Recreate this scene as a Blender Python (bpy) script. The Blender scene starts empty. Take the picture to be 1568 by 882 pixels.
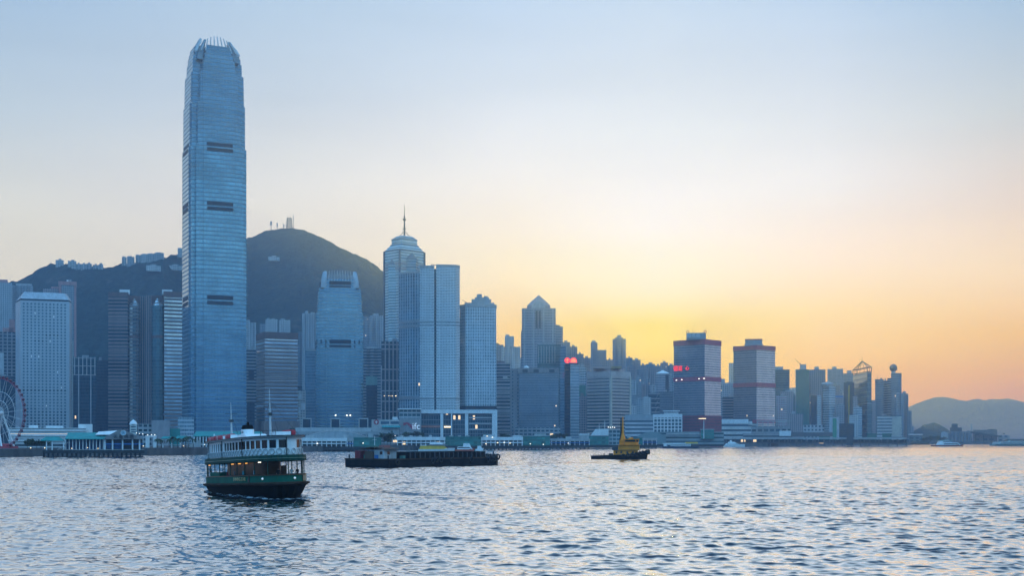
import bpy, bmesh, math, random
import numpy as np
from mathutils import Vector, Matrix, Euler, noise as mnoise

C = bpy.context.scene.collection
SC = bpy.context.scene
R = math.radians
random.seed(7)
F, CX, YH, EYE = 2000.0, 784.0, 673.0, 7.5      # focal length (photo px), centre, horizon row, eye height (m)

# ------------------------------------------------------------------ camera
cam_d = bpy.data.cameras.new('camera')
cam = bpy.data.objects.new('camera', cam_d); C.objects.link(cam)
cam.location = (0, 0, EYE); cam.rotation_euler = (R(90), 0, 0)
cam_d.sensor_width = 36; cam_d.lens = 36 * F / 1568
cam_d.shift_y = (YH - 441) / 1568
cam_d.clip_start = 0.5; cam_d.clip_end = 60000
SC.camera = cam

# ------------------------------------------------------------------ render settings
SC.view_settings.view_transform = 'Standard'
SC.view_settings.look = 'None'
SC.view_settings.exposure = 0
SC.view_settings.gamma = 1
SC.view_settings.use_curve_mapping = False
cy = SC.cycles
cy.max_bounces = 6; cy.diffuse_bounces = 2; cy.glossy_bounces = 3; cy.transmission_bounces = 3
cy.volume_bounces = 1; cy.transparent_max_bounces = 6
cy.use_denoising = True
cy.sample_clamp_indirect = 4
cy.caustics_reflective = False; cy.caustics_refractive = False

# ------------------------------------------------------------------ sky
def lin(c, k=1.0):
    o = []
    for v in c[:3]:
        v = v / 255.0
        o.append(k * (v / 12.92 if v <= 0.04045 else ((v + 0.055) / 1.055) ** 2.4))
    return (o[0], o[1], o[2], 1)

SUN_AZ, SUN_EL = 6.4, 2.8        # degrees right of the camera axis, degrees above the horizon
world = bpy.data.worlds.new('World'); SC.world = world
world.use_nodes = True
wn = world.node_tree; wn.nodes.clear()
def wnode(t, **k):
    n = wn.nodes.new(t)
    for a, b in k.items(): setattr(n, a, b)
    return n
def wlink(a, b): wn.links.new(a, b)
def wmath(op, a, b=None, c=None):
    n = wnode('ShaderNodeMath', operation=op)
    for i, v in enumerate((a, b, c)):
        if v is None: continue
        if isinstance(v, (int, float)): n.inputs[i].default_value = v
        else: wlink(v, n.inputs[i])
    return n.outputs[0]
w_tc = wnode('ShaderNodeTexCoord')
w_sep = wnode('ShaderNodeSeparateXYZ'); wlink(w_tc.outputs['Generated'], w_sep.inputs[0])
w_az = wmath('MULTIPLY', wmath('ARCTAN2', w_sep.outputs[0], w_sep.outputs[1]), 180 / math.pi)
w_el = wmath('MULTIPLY', wmath('ARCSINE', w_sep.outputs[2]), 180 / math.pi)
w_fac = wmath('SQRT', wmath('DIVIDE', wmath('MAXIMUM', w_el, 0.0), 90.0))
def sky_ramp(stops):
    n = wnode('ShaderNodeValToRGB'); wlink(w_fac, n.inputs[0])
    cr = n.color_ramp; cr.interpolation = 'B_SPLINE' if False else 'EASE' if False else 'LINEAR'
    while len(cr.elements) < len(stops): cr.elements.new(0.5)
    for e, s in zip(cr.elements, stops):
        e.position = math.sqrt(max(s[0], 0) / 90.0)
    for e, s in zip(cr.elements, stops):
        e.color = (*s[1], 1)
    return n.outputs[0]
HI = [(25, lin((188, 211, 228))[:3]), (38, lin((100, 146, 186))[:3]), (90, lin((80, 130, 182))[:3])]
#SKYTABLE
SKY = [
 (-21.4, [(0, (1.2540, 0.9806, 0.6410)), (7.2, (1.2416, 1.0545, 0.7245)), (9.2, (1.1099, 1.0119, 0.7808)), (13.3, (0.6790, 0.7641, 0.8022)), (18.6, (0.3923, 0.5629, 0.7598))]),
 (-10, [(0, (1.2375, 0.9360, 0.6347)), (5, (1.2375, 0.9946, 0.6961)), (8, (1.2143, 1.0349, 0.8115)), (11, (1.0586, 0.9946, 0.9374)), (14.5, (0.6485, 0.7217, 0.8197)), (18.6, (0.5287, 0.6851, 0.8595))]),
 (0, [(0, (1.3151, 0.5971, 0.1166)), (4.9, (1.3151, 0.7198, 0.1873)), (6.9, (1.3034, 0.9073, 0.5954)), (9.2, (1.1699, 0.9484, 0.8700)), (11.9, (1.0718, 1.0080, 1.0598)), (15.2, (0.7482, 0.8139, 0.9486)), (18.6, (0.6044, 0.7519, 0.9633))]),
 (6.2, [(0, (1.2734, 0.4968, 0.0000)), (3, (1.2734, 0.6488, 0.0000)), (3.8, (1.2734, 0.7338, 0.0000)), (5, (1.1054, 0.6729, 0.0002)), (6.4, (1.1343, 0.8887, 0.6956)), (9.2, (1.1567, 1.0019, 1.1033)), (13.3, (0.9042, 0.9162, 1.0191)), (18.6, (0.6165, 0.7491, 0.9315))]),
 (13.4, [(0, (1.1151, 0.3495, 0.1285)), (3.2, (1.3058, 0.5489, 0.1108)), (5.4, (1.3294, 0.7562, 0.3045)), (7.6, (1.3632, 0.9283, 0.8054)), (10.6, (1.0849, 0.9807, 1.0329)), (13.3, (0.8805, 0.8874, 0.9755)), (18.6, (0.5408, 0.6976, 0.9171))]),
 (21, [(0, (0.6862, 0.2415, 0.1476)), (2, (0.8962, 0.2834, 0.1563)), (2.7, (1.0928, 0.3746, 0.1050)), (4.4, (1.2846, 0.5542, 0.0683)), (6.9, (1.4421, 0.9020, 0.5074)), (9.8, (1.0545, 0.7935, 0.6814)), (13.3, (0.7158, 0.7294, 0.7466)), (18.6, (0.3674, 0.5594, 0.7871))]),
]
#ENDSKYTABLE
BACK = [(0, (40, 72, 98)), (2.2, (74, 116, 144)), (5, (136, 186, 204), 1.3), (8, (140, 196, 216), 1.65), (11, (122, 184, 214), 1.35), (14, (92, 158, 204), 1.05), (20, (78, 146, 198), .95), (27, (90, 158, 208), 1.8), (38, (112, 176, 222), 3.7), (55, (112, 172, 218), 3.2), (90, (110, 164, 212), 2.2)]
BACK = [(q[0], lin(q[1], q[2] if len(q) > 2 else 1.0)[:3]) for q in BACK]
def tint(st, k): return [(e, tuple(a * b for a, b in zip(c, k))) for e, c in st]
cols = [(-175, BACK), (-120, tint(BACK, (.78, .84, .92)))] + [(a, s + HI) for a, s in SKY] + [(52, SKY[-1][1][3:] + HI), (118, tint(BACK, (1.55, 1.22, 1.08))), (175, BACK)]
prev = None
for i, (a, st) in enumerate(cols):
    r_ = sky_ramp(st)
    if prev is None: prev = r_; continue
    mr = wnode('ShaderNodeMapRange'); mr.clamp = True
    mr.inputs[1].default_value = cols[i - 1][0]; mr.inputs[2].default_value = a
    wlink(w_az, mr.inputs[0])
    mx = wnode('ShaderNodeMix', data_type='RGBA')
    wlink(mr.outputs[0], mx.inputs[0]); wlink(prev, mx.inputs[6]); wlink(r_, mx.inputs[7])
    prev = mx.outputs[2]
# the Nishita sky of the same low sun, laid over the measured tint of this evening
nish = wnode('ShaderNodeTexSky'); nish.sky_type = 'NISHITA'; nish.sun_disc = False
nish.sun_elevation = R(SUN_EL); nish.sun_rotation = R(SUN_AZ)
nsc = wnode('ShaderNodeVectorMath', operation='SCALE'); wlink(nish.outputs[0], nsc.inputs[0]); nsc.inputs[3].default_value = 0.002
add = wnode('ShaderNodeVectorMath', operation='ADD'); wlink(prev, add.inputs[0]); wlink(nsc.outputs[0], add.inputs[1])
# thin uneven veils high in the air
w_map = wnode('ShaderNodeMapping'); wlink(w_tc.outputs['Generated'], w_map.inputs[0]); w_map.inputs['Scale'].default_value = (2.0, 2.0, 14.0)
w_nz = wnode('ShaderNodeTexNoise'); w_nz.inputs['Scale'].default_value = 1.6; w_nz.inputs['Detail'].default_value = 5; wlink(w_map.outputs[0], w_nz.inputs['Vector'])
w_k = wnode('ShaderNodeMapRange'); wlink(w_nz.outputs[0], w_k.inputs[0]); w_k.inputs[1].default_value = .3; w_k.inputs[2].default_value = .7; w_k.inputs[3].default_value = .965; w_k.inputs[4].default_value = 1.035
veil = wnode('ShaderNodeVectorMath', operation='SCALE'); wlink(add.outputs[0], veil.inputs[0]); wlink(w_k.outputs[0], veil.inputs[3])
# below the horizon: dark water colour
bel = wnode('ShaderNodeMapRange'); bel.clamp = True
bel.inputs[1].default_value = -1.5; bel.inputs[2].default_value = -0.2; wlink(w_el, bel.inputs[0])
bmx = wnode('ShaderNodeMix', data_type='RGBA'); wlink(bel.outputs[0], bmx.inputs[0])
bmx.inputs[6].default_value = (0.06, 0.09, 0.12, 1); wlink(veil.outputs[0], bmx.inputs[7])
bg = wnode('ShaderNodeBackground'); wlink(bmx.outputs[2], bg.inputs[0]); bg.inputs[1].default_value = 1.0
wo = wnode('ShaderNodeOutputWorld'); wlink(bg.outputs[0], wo.inputs[0])

# ------------------------------------------------------------------ sun (low, behind the skyline)
sd = bpy.data.lights.new('sun', 'SUN'); sd.energy = 1.7; sd.angle = R(1.5); sd.color = (1.0, 0.54, 0.05)
sun = bpy.data.objects.new('sun', sd); C.objects.link(sun)
_d = Vector((math.sin(R(SUN_AZ)) * math.cos(R(SUN_EL)), math.cos(R(SUN_AZ)) * math.cos(R(SUN_EL)), math.sin(R(SUN_EL))))
sun.rotation_euler = _d.to_track_quat('Z', 'Y').to_euler()
sun.location = (0, 0, 900)

# ------------------------------------------------------------------ helpers
def PX(px, D): return (px - CX) / F * D
def PZ(py, D): return EYE + (YH - py) / F * D

class MB:
    """collects faces with uv (metres along the wall, metres up) and a material slot"""
    def __init__(s): s.v = []; s.f = []; s.uv = []; s.m = []
    def add(s, pts, uvs=None, m=0):
        i = len(s.v); s.v.extend([tuple(p) for p in pts]); s.f.append(tuple(range(i, i + len(pts))))
        s.uv.append(uvs or [(0, 0)] * len(pts)); s.m.append(m)
        return s
    def quadwall(s, p, q, z0, z1, u0=0, m=0, z0b=None, z1b=None):
        L = math.hypot(q[0] - p[0], q[1] - p[1])
        z0b = z0 if z0b is None else z0b; z1b = z1 if z1b is None else z1b
        s.add([(p[0], p[1], z0), (q[0], q[1], z0b), (q[0], q[1], z1b), (p[0], p[1], z1)],
              [(u0, z0), (u0 + L, z0b), (u0 + L, z1b), (u0, z1)], m)
        return u0 + L
    def prism(s, poly, z0, z1, m=0, cap=None, bottom=False):
        u = 0; n = len(poly)
        for i in range(n): u = s.quadwall(poly[i], poly[(i + 1) % n], z0, z1, u, m)
        cm = m if cap is None else cap
        s.add([(p[0], p[1], z1) for p in poly], [(p[0], p[1]) for p in poly] if cap is not None else None, cm)
        if bottom: s.add([(p[0], p[1], z0) for p in reversed(poly)], None, cm)
        return s
    def loft(s, rings, m=0, cap=None, bottom=False):
        """rings: list of (poly, z), same point count"""
        n = len(rings[0][0])
        for (pa, za), (pb, zb) in zip(rings[:-1], rings[1:]):
            u = 0
            for i in range(n):
                j = (i + 1) % n
                L = math.hypot(pa[j][0] - pa[i][0], pa[j][1] - pa[i][1])
                f = lambda z, k: z[k] if isinstance(z, (list, tuple)) else z
                s.add([(pa[i][0], pa[i][1], f(za, i)), (pa[j][0], pa[j][1], f(za, j)), (pb[j][0], pb[j][1], f(zb, j)), (pb[i][0], pb[i][1], f(zb, i))],
                      [(u, f(za, i)), (u + L, f(za, j)), (u + L, f(zb, j)), (u, f(zb, i))], m)
                u += L
        p, z = rings[-1]
        s.add([(q[0], q[1], z[k] if isinstance(z, (list, tuple)) else z) for k, q in enumerate(p)], None, m if cap is None else cap)
        if bottom:
            p, z = rings[0]
            s.add([(q[0], q[1], z[k] if isinstance(z, (list, tuple)) else z) for k, q in reversed(list(enumerate(p)))], None, m if cap is None else cap)
        return s
    def box(s, x0, x1, y0, y1, z0, z1, m=0, cap=None):
        return s.prism([(x0, y0), (x1, y0), (x1, y1), (x0, y1)], z0, z1, m, cap, True)
    def tube(s, p, q, r0, r1=None, n=6, m=0, caps=True):
        r1 = r0 if r1 is None else r1
        p, q = Vector(p), Vector(q); d = (q - p).normalized()
        a = d.orthogonal().normalized(); b = d.cross(a)
        ra = [p + r0 * (math.cos(2 * math.pi * k / n) * a + math.sin(2 * math.pi * k / n) * b) for k in range(n)]
        rb = [q + r1 * (math.cos(2 * math.pi * k / n) * a + math.sin(2 * math.pi * k / n) * b) for k in range(n)]
        for k in range(n):
            j = (k + 1) % n
            s.add([ra[k], ra[j], rb[j], rb[k]], None, m)
        if caps: s.add(list(reversed(ra)), None, m); s.add(rb, None, m)
        return s
    def path(s, pts, r, n=5, m=0):
        for a, b in zip(pts[:-1], pts[1:]): s.tube(a, b, r, r, n, m)
        return s
    def lathe(s, prof, n=16, m=0, c=(0, 0, 0)):
        """prof: (radius, z) from bottom to top"""
        for (ra, za), (rb, zb) in zip(prof[:-1], prof[1:]):
            for k in range(n):
                t0, t1 = 2 * math.pi * k / n, 2 * math.pi * (k + 1) / n
                P = lambda r, t, z: (c[0] + r * math.cos(t), c[1] + r * math.sin(t), c[2] + z)
                s.add([P(ra, t0, za), P(ra, t1, za), P(rb, t1, zb), P(rb, t0, zb)],
                      [(ra * t0, za), (ra * t1, za), (ra * t1, zb), (ra * t0, zb)], m)
        return s
    def torus(s, c, R_, r, axis='y', n=16, k=6, m=0):
        def P(a, b):
            rr = R_ + r * math.cos(b); u, v, w = rr * math.cos(a), rr * math.sin(a), r * math.sin(b)
            q = {'y': (u, w, v), 'z': (u, v, w), 'x': (w, u, v)}[axis]
            return (c[0] + q[0], c[1] + q[1], c[2] + q[2])
        for i in range(n):
            for j in range(k):
                a0, a1 = 2 * math.pi * i / n, 2 * math.pi * (i + 1) / n
                b0, b1 = 2 * math.pi * j / k, 2 * math.pi * (j + 1) / k
                s.add([P(a0, b0), P(a1, b0), P(a1, b1), P(a0, b1)], None, m)
        return s
    def mesh(s, name, mats, smooth=False, merge=True):
        me = bpy.data.meshes.new(name)
        me.from_pydata(s.v, [], s.f)
        uv = me.uv_layers.new(name='UVMap')
        uv.data.foreach_set('uv', np.array([c for f in s.uv for c in f], dtype=np.float32).ravel())
        me.polygons.foreach_set('material_index', np.array(s.m, dtype=np.int32))
        for m in (mats if isinstance(mats, (list, tuple)) else [mats]): me.materials.append(m)
        if merge:
            bm = bmesh.new(); bm.from_mesh(me)
            bmesh.ops.remove_doubles(bm, verts=bm.verts, dist=1e-4)
            bmesh.ops.recalc_face_normals(bm, faces=bm.faces)
            bm.to_mesh(me); bm.free()
        if smooth:
            me.polygons.foreach_set('use_smooth', [True] * len(me.polygons))
        me.update()
        return me
    def build(s, name, mats, parent=None, loc=(0, 0, 0), rz=0, smooth=False, merge=True):
        o = bpy.data.objects.new(name, s.mesh(name, mats, smooth, merge)); C.objects.link(o)
        o.location = loc; o.rotation_euler = (0, 0, rz)
        if parent is not None: o.parent = parent
        return o

def tag(o, label=None, cat=None, group=None, kind=None):
    if label: o['label'] = label
    if cat: o['category'] = cat
    if group: o['group'] = group
    if kind: o['kind'] = kind
    return o
def thing(name, label, cat, loc=(0, 0, 0), rz=0, group=None):
    o = bpy.data.objects.new(name, None); C.objects.link(o); o.empty_display_size = 5
    o.location = loc; o.rotation_euler = (0, 0, rz)
    return tag(o, label, cat, group)
def copy_child(src, parent, loc, rz=0):
    c = src.copy(); C.objects.link(c); c.parent = parent; c.location = loc; c.rotation_euler = (0, 0, rz)
    return c
def copy_tree(o, parent=None):
    c = o.copy(); C.objects.link(c); c.parent = parent
    for ch in list(o.children): copy_tree(ch, c)
    return c
def rect(w, d, cx=0, cy=0, a=0):
    ca, sa = math.cos(a), math.sin(a)
    return [(cx + x * ca - y * sa, cy + x * sa + y * ca) for x, y in ((-w / 2, -d / 2), (w / 2, -d / 2), (w / 2, d / 2), (-w / 2, d / 2))]
def scale_poly(p, k, cx=None, cy=None):
    if cx is None: cx = sum(q[0] for q in p) / len(p); cy = sum(q[1] for q in p) / len(p)
    return [(cx + (q[0] - cx) * k, cy + (q[1] - cy) * k) for q in p]
def offset_poly(p, d):
    """push a counter-clockwise polygon out by d metres"""
    n = len(p); o = []
    for i in range(n):
        a, b, c = Vector(p[i - 1]), Vector(p[i]), Vector(p[(i + 1) % n])
        e1 = (b - a).normalized(); e2 = (c - b).normalized()
        n1 = Vector((e1.y, -e1.x)); n2 = Vector((e2.y, -e2.x))
        m = n1 + n2
        if m.length < 1e-6: o.append(tuple(b + n1 * d)); continue
        m.normalize(); k = max(0.3, m.dot(n1))
        o.append(tuple(b + m * d / k))
    return o

# ------------------------------------------------------------------ materials
class NT:
    def __init__(s, name):
        s.mat = bpy.data.materials.new(name); s.mat.use_nodes = True
        s.t = s.mat.node_tree; s.t.nodes.clear()
        s.out = s.n('ShaderNodeOutputMaterial'); s.p = s.n('ShaderNodeBsdfPrincipled')
        s.l(s.p.outputs[0], s.out.inputs[0])
    def n(s, t, **k):
        x = s.t.nodes.new(t)
        for a, b in k.items(): setattr(x, a, b)
        return x
    def l(s, a, b): s.t.links.new(a, b)
    def put(s, v, inp):
        if isinstance(v, (int, float)): inp.default_value = v
        elif isinstance(v, (tuple, list)): inp.default_value = tuple(v) if len(v) == len(inp.default_value) else tuple(v) + (1,)
        else: s.l(v, inp)
    def m(s, op, a, b=None, c=None):
        x = s.n('ShaderNodeMath', operation=op)
        for i, v in enumerate((a, b, c)):
            if v is not None: s.put(v, x.inputs[i])
        return x.outputs[0]
    def vm(s, op, a, b=None, sc=None):
        x = s.n('ShaderNodeVectorMath', operation=op)
        s.put(a, x.inputs[0])
        if b is not None: s.put(b, x.inputs[1])
        if sc is not None: s.put(sc, x.inputs[3])
        return x.outputs[0]
    def mix(s, f, a, b, bt='MIX'):
        x = s.n('ShaderNodeMix', data_type='RGBA', blend_type=bt)
        s.put(f, x.inputs[0]); s.put(a, x.inputs[6]); s.put(b, x.inputs[7])
        return x.outputs[2]
    def noise(s, vec, scale, det=3, rough=0.55, out=0):
        x = s.n('ShaderNodeTexNoise'); x.inputs['Scale'].default_value = scale
        x.inputs['Detail'].default_value = det; x.inputs['Roughness'].default_value = rough
        if vec is not None: s.l(vec, x.inputs['Vector'])
        return x.outputs[out]
    def rng(s, v, a, b, c, d):
        x = s.n('ShaderNodeMapRange'); s.put(v, x.inputs[0])
        for i, q in enumerate((a, b, c, d)): x.inputs[i + 1].default_value = q
        return x.outputs[0]
    def set(s, **k):
        for a, b in k.items(): s.put(b, s.p.inputs[a.replace('_', ' ')])

_plain = {}
def plain(name, col, rough=0.6, metal=0.0, wear=0.25, scale=0.35, spec=0.4):
    """a painted or cast surface with uneven weathering"""
    if name in _plain: return _plain[name]
    t = NT(name)
    pos = t.n('ShaderNodeTexCoord').outputs['Object']
    st = t.n('ShaderNodeMapping'); t.l(pos, st.inputs[0]); st.inputs['Scale'].default_value = (1, 1, 0.35)
    nz = t.noise(st.outputs[0], scale, 5, 0.6)
    k = t.rng(nz, 0.3, 0.7, 1 - wear, 1 + wear * 0.6)
    base = t.vm('SCALE', tuple(col[:3]), sc=k)
    t.set(Base_Color=base, Roughness=rough, Metallic=metal, Specular_IOR_Level=spec)
    _plain[name] = t.mat
    return t.mat
def glow(name, col, s):
    t = NT(name); t.set(Base_Color=tuple(col), Emission_Color=tuple(col), Emission_Strength=s, Roughness=0.5)
    return t.mat
_fc = {}
def facade(wall, glass, bay=3.0, flo=4.0, wu=0.7, wv=0.55, refl=0.25, gr=0.06, var=0.45, lit=0.0, wrough=0.65, tilt=0.02, fvar=0.18, name='facade'):
    key = (wall, glass, bay, flo, wu, wv, refl, gr, var, lit, fvar)
    if key in _fc: return _fc[key]
    t = NT(name)
    tc = t.n('ShaderNodeTexCoord')
    sp = t.n('ShaderNodeSeparateXYZ'); t.l(tc.outputs['UV'], sp.inputs[0])
    mu = t.m('DIVIDE', sp.outputs[0], bay); mv = t.m('DIVIDE', sp.outputs[1], flo)
    a = t.m('LESS_THAN', t.m('ABSOLUTE', t.m('SUBTRACT', t.m('FRACT', mu), 0.5)), wu / 2)
    b = t.m('LESS_THAN', t.m('ABSOLUTE', t.m('SUBTRACT', t.m('FRACT', mv), 0.5)), wv / 2)
    msk = t.m('MULTIPLY', a, b)
    oi = t.n('ShaderNodeObjectInfo')
    cb = t.n('ShaderNodeCombineXYZ'); t.l(t.m('FLOOR', mu), cb.inputs[0]); t.l(t.m('FLOOR', mv), cb.inputs[1]); t.l(oi.outputs['Random'], cb.inputs[2])
    w = t.n('ShaderNodeTexWhiteNoise', noise_dimensions='3D'); t.l(cb.outputs[0], w.inputs[0])
    # storeys differ a little too (blinds, ceiling lights)
    cf = t.n('ShaderNodeCombineXYZ'); t.l(t.m('FLOOR', mv), cf.inputs[0]); t.l(oi.outputs['Random'], cf.inputs[1])
    wf = t.n('ShaderNodeTexWhiteNoise', noise_dimensions='3D'); t.l(cf.outputs[0], wf.inputs[0])
    gk = t.m('ADD', t.rng(w.outputs[0], 0, 1, 1 - var, 1 + var), t.rng(wf.outputs[0], 0, 1, -fvar, fvar))
    pn = t.noise(tc.outputs['Object'], 0.045, 3, 0.6)
    gk = t.m('MULTIPLY', gk, t.rng(pn, 0.32, 0.68, 0.78, 1.2))
    g = t.vm('SCALE', tuple(glass), sc=gk)
    st = t.n('ShaderNodeMapping'); t.l(tc.outputs['Object'], st.inputs[0]); st.inputs['Scale'].default_value = (1, 1, 0.3)
    nz = t.noise(st.outputs[0], 0.11, 5, 0.62)
    wl = t.vm('SCALE', tuple(wall), sc=t.rng(nz, 0.3, 0.7, 0.8, 1.14))
    base = t.mix(msk, wl, g)
    nrm = t.n('ShaderNodeNewGeometry').outputs['Normal']
    tl = t.vm('SCALE', t.vm('SUBTRACT', w.outputs[1], (0.5, 0.5, 0.5)), sc=t.m('MULTIPLY', msk, tilt))
    nn = t.vm('NORMALIZE', t.vm('ADD', nrm, tl))
    t.set(Base_Color=base, Metallic=t.m('MULTIPLY', msk, refl), Roughness=t.rng(msk, 0, 1, wrough, gr), Specular_IOR_Level=0.5, Normal=nn)
    lit = .0012 if lit == 0 else lit
    if lit:
        on = t.m('MULTIPLY', msk, t.m('GREATER_THAN', w.outputs[0], 1 - lit))
        t.set(Emission_Color=(1.0, 0.72, 0.4), Emission_Strength=t.m('MULTIPLY', on, 1.4))
    _fc[key] = t.mat
    return t.mat

M_roof = plain('roof_grey', (0.22, 0.23, 0.24), 0.85)
M_conc = plain('pale_concrete', (0.42, 0.43, 0.43), 0.8)
M_white = plain('white_paint', (0.78, 0.79, 0.79), 0.45, wear=0.14)
M_dark = plain('dark_metal', (0.045, 0.055, 0.065), 0.5)
M_louv = plain('dark_louvre', (0.02, 0.03, 0.045), 0.6)
M_steel = plain('grey_steel', (0.33, 0.36, 0.38), 0.4, 0.5)
M_teal = plain('teal_roof', (0.02, 0.26, 0.25), 0.55)
M_green = plain('green_cladding', (0.03, 0.22, 0.17), 0.5)
M_net = plain('green_netting', (0.045, 0.18, 0.15), 0.9)
M_brown = plain('brown_granite', (0.17, 0.105, 0.095), 0.6)
M_pink = plain('pink_render', (0.46, 0.24, 0.23), 0.75)
M_red = plain('red_paint', (0.42, 0.035, 0.045), 0.55)
M_deepred = plain('deep_red_cladding', (0.5, 0.09, 0.12), 0.6)
M_cream = plain('cream_panel', (0.55, 0.5, 0.42), 0.7)
M_glassd = plain('dark_glass', (0.02, 0.035, 0.05), 0.12, 0.0, spec=0.7)
M_glassb = plain('blue_glass', (0.10, 0.17, 0.22), 0.12, 0.45)
M_blue = plain('blue_panel', (0.03, 0.16, 0.42), 0.5)
M_yellow = plain('yellow_paint', (0.7, 0.42, 0.03), 0.5)
M_warm = glow('warm_lamp', (1.0, 0.75, 0.42), 2.5)
M_coldlamp = glow('white_lamp', (1.0, 0.93, 0.78), 2.2)
M_dimlamp = glow('dim_room_light', (.75, .85, .9), 0.5)
M_neon = glow('red_neon', (1.0, 0.03, 0.05), 1.3)
M_neon2 = glow('orange_neon', (1.0, 0.22, 0.10), 1.4)

# ------------------------------------------------------------------ terrain functions
RIDGE = [(-400, 470), (-200, 452), (-40, 442), (0, 436), (20, 432), (32, 428), (60, 413), (78, 404), (95, 404), (125, 410), (150, 409), (168, 409), (190, 404), (220, 398), (250, 392), (280, 388),
         (330, 384), (372, 368), (385, 362), (400, 356), (414, 352), (432, 350), (456, 350), (470, 354), (490, 363), (508, 371), (522, 381), (540, 388), (560, 397), (575, 406), (590, 419),
         (640, 448), (700, 482), (760, 524), (800, 550), (860, 566), (900, 576), (1000, 590), (1100, 604), (1200, 616), (1300, 628), (1370, 648), (1395, 668), (1420, 672)]
_rx = [p[0] for p in RIDGE]; _ry = [p[1] for p in RIDGE]
def ridge_d(px): return np.interp(px, [250, 380, 760, 1395], [2650, 3300, 3100, 3300])
def ridge_z(px): return np.maximum(EYE + (YH - np.interp(px, _rx, _ry)) / F * ridge_d(px), 4.0)
def ground(x, y):
    px = CX + F * x / max(y, 1.0)
    Dr = float(ridge_d(px)); Hr = float(ridge_z(px))
    t = min(1.0, max(0.0, (y - 1800) / (Dr - 1800)))
    return 4.0 + (Hr - 4.0) * t ** 1.5

# ------------------------------------------------------------------ water
FERRY_AT = (PX(388.5, 177), 177.0, R(-90 + 16.0 + 11.0))   # centre and heading of the near ferry
def ferry_local(x, y):
    dx, dy = x - FERRY_AT[0], y - FERRY_AT[1]
    c, s = math.cos(-FERRY_AT[2]), math.sin(-FERRY_AT[2])
    return dx * c - dy * s, dx * s + dy * c

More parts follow.
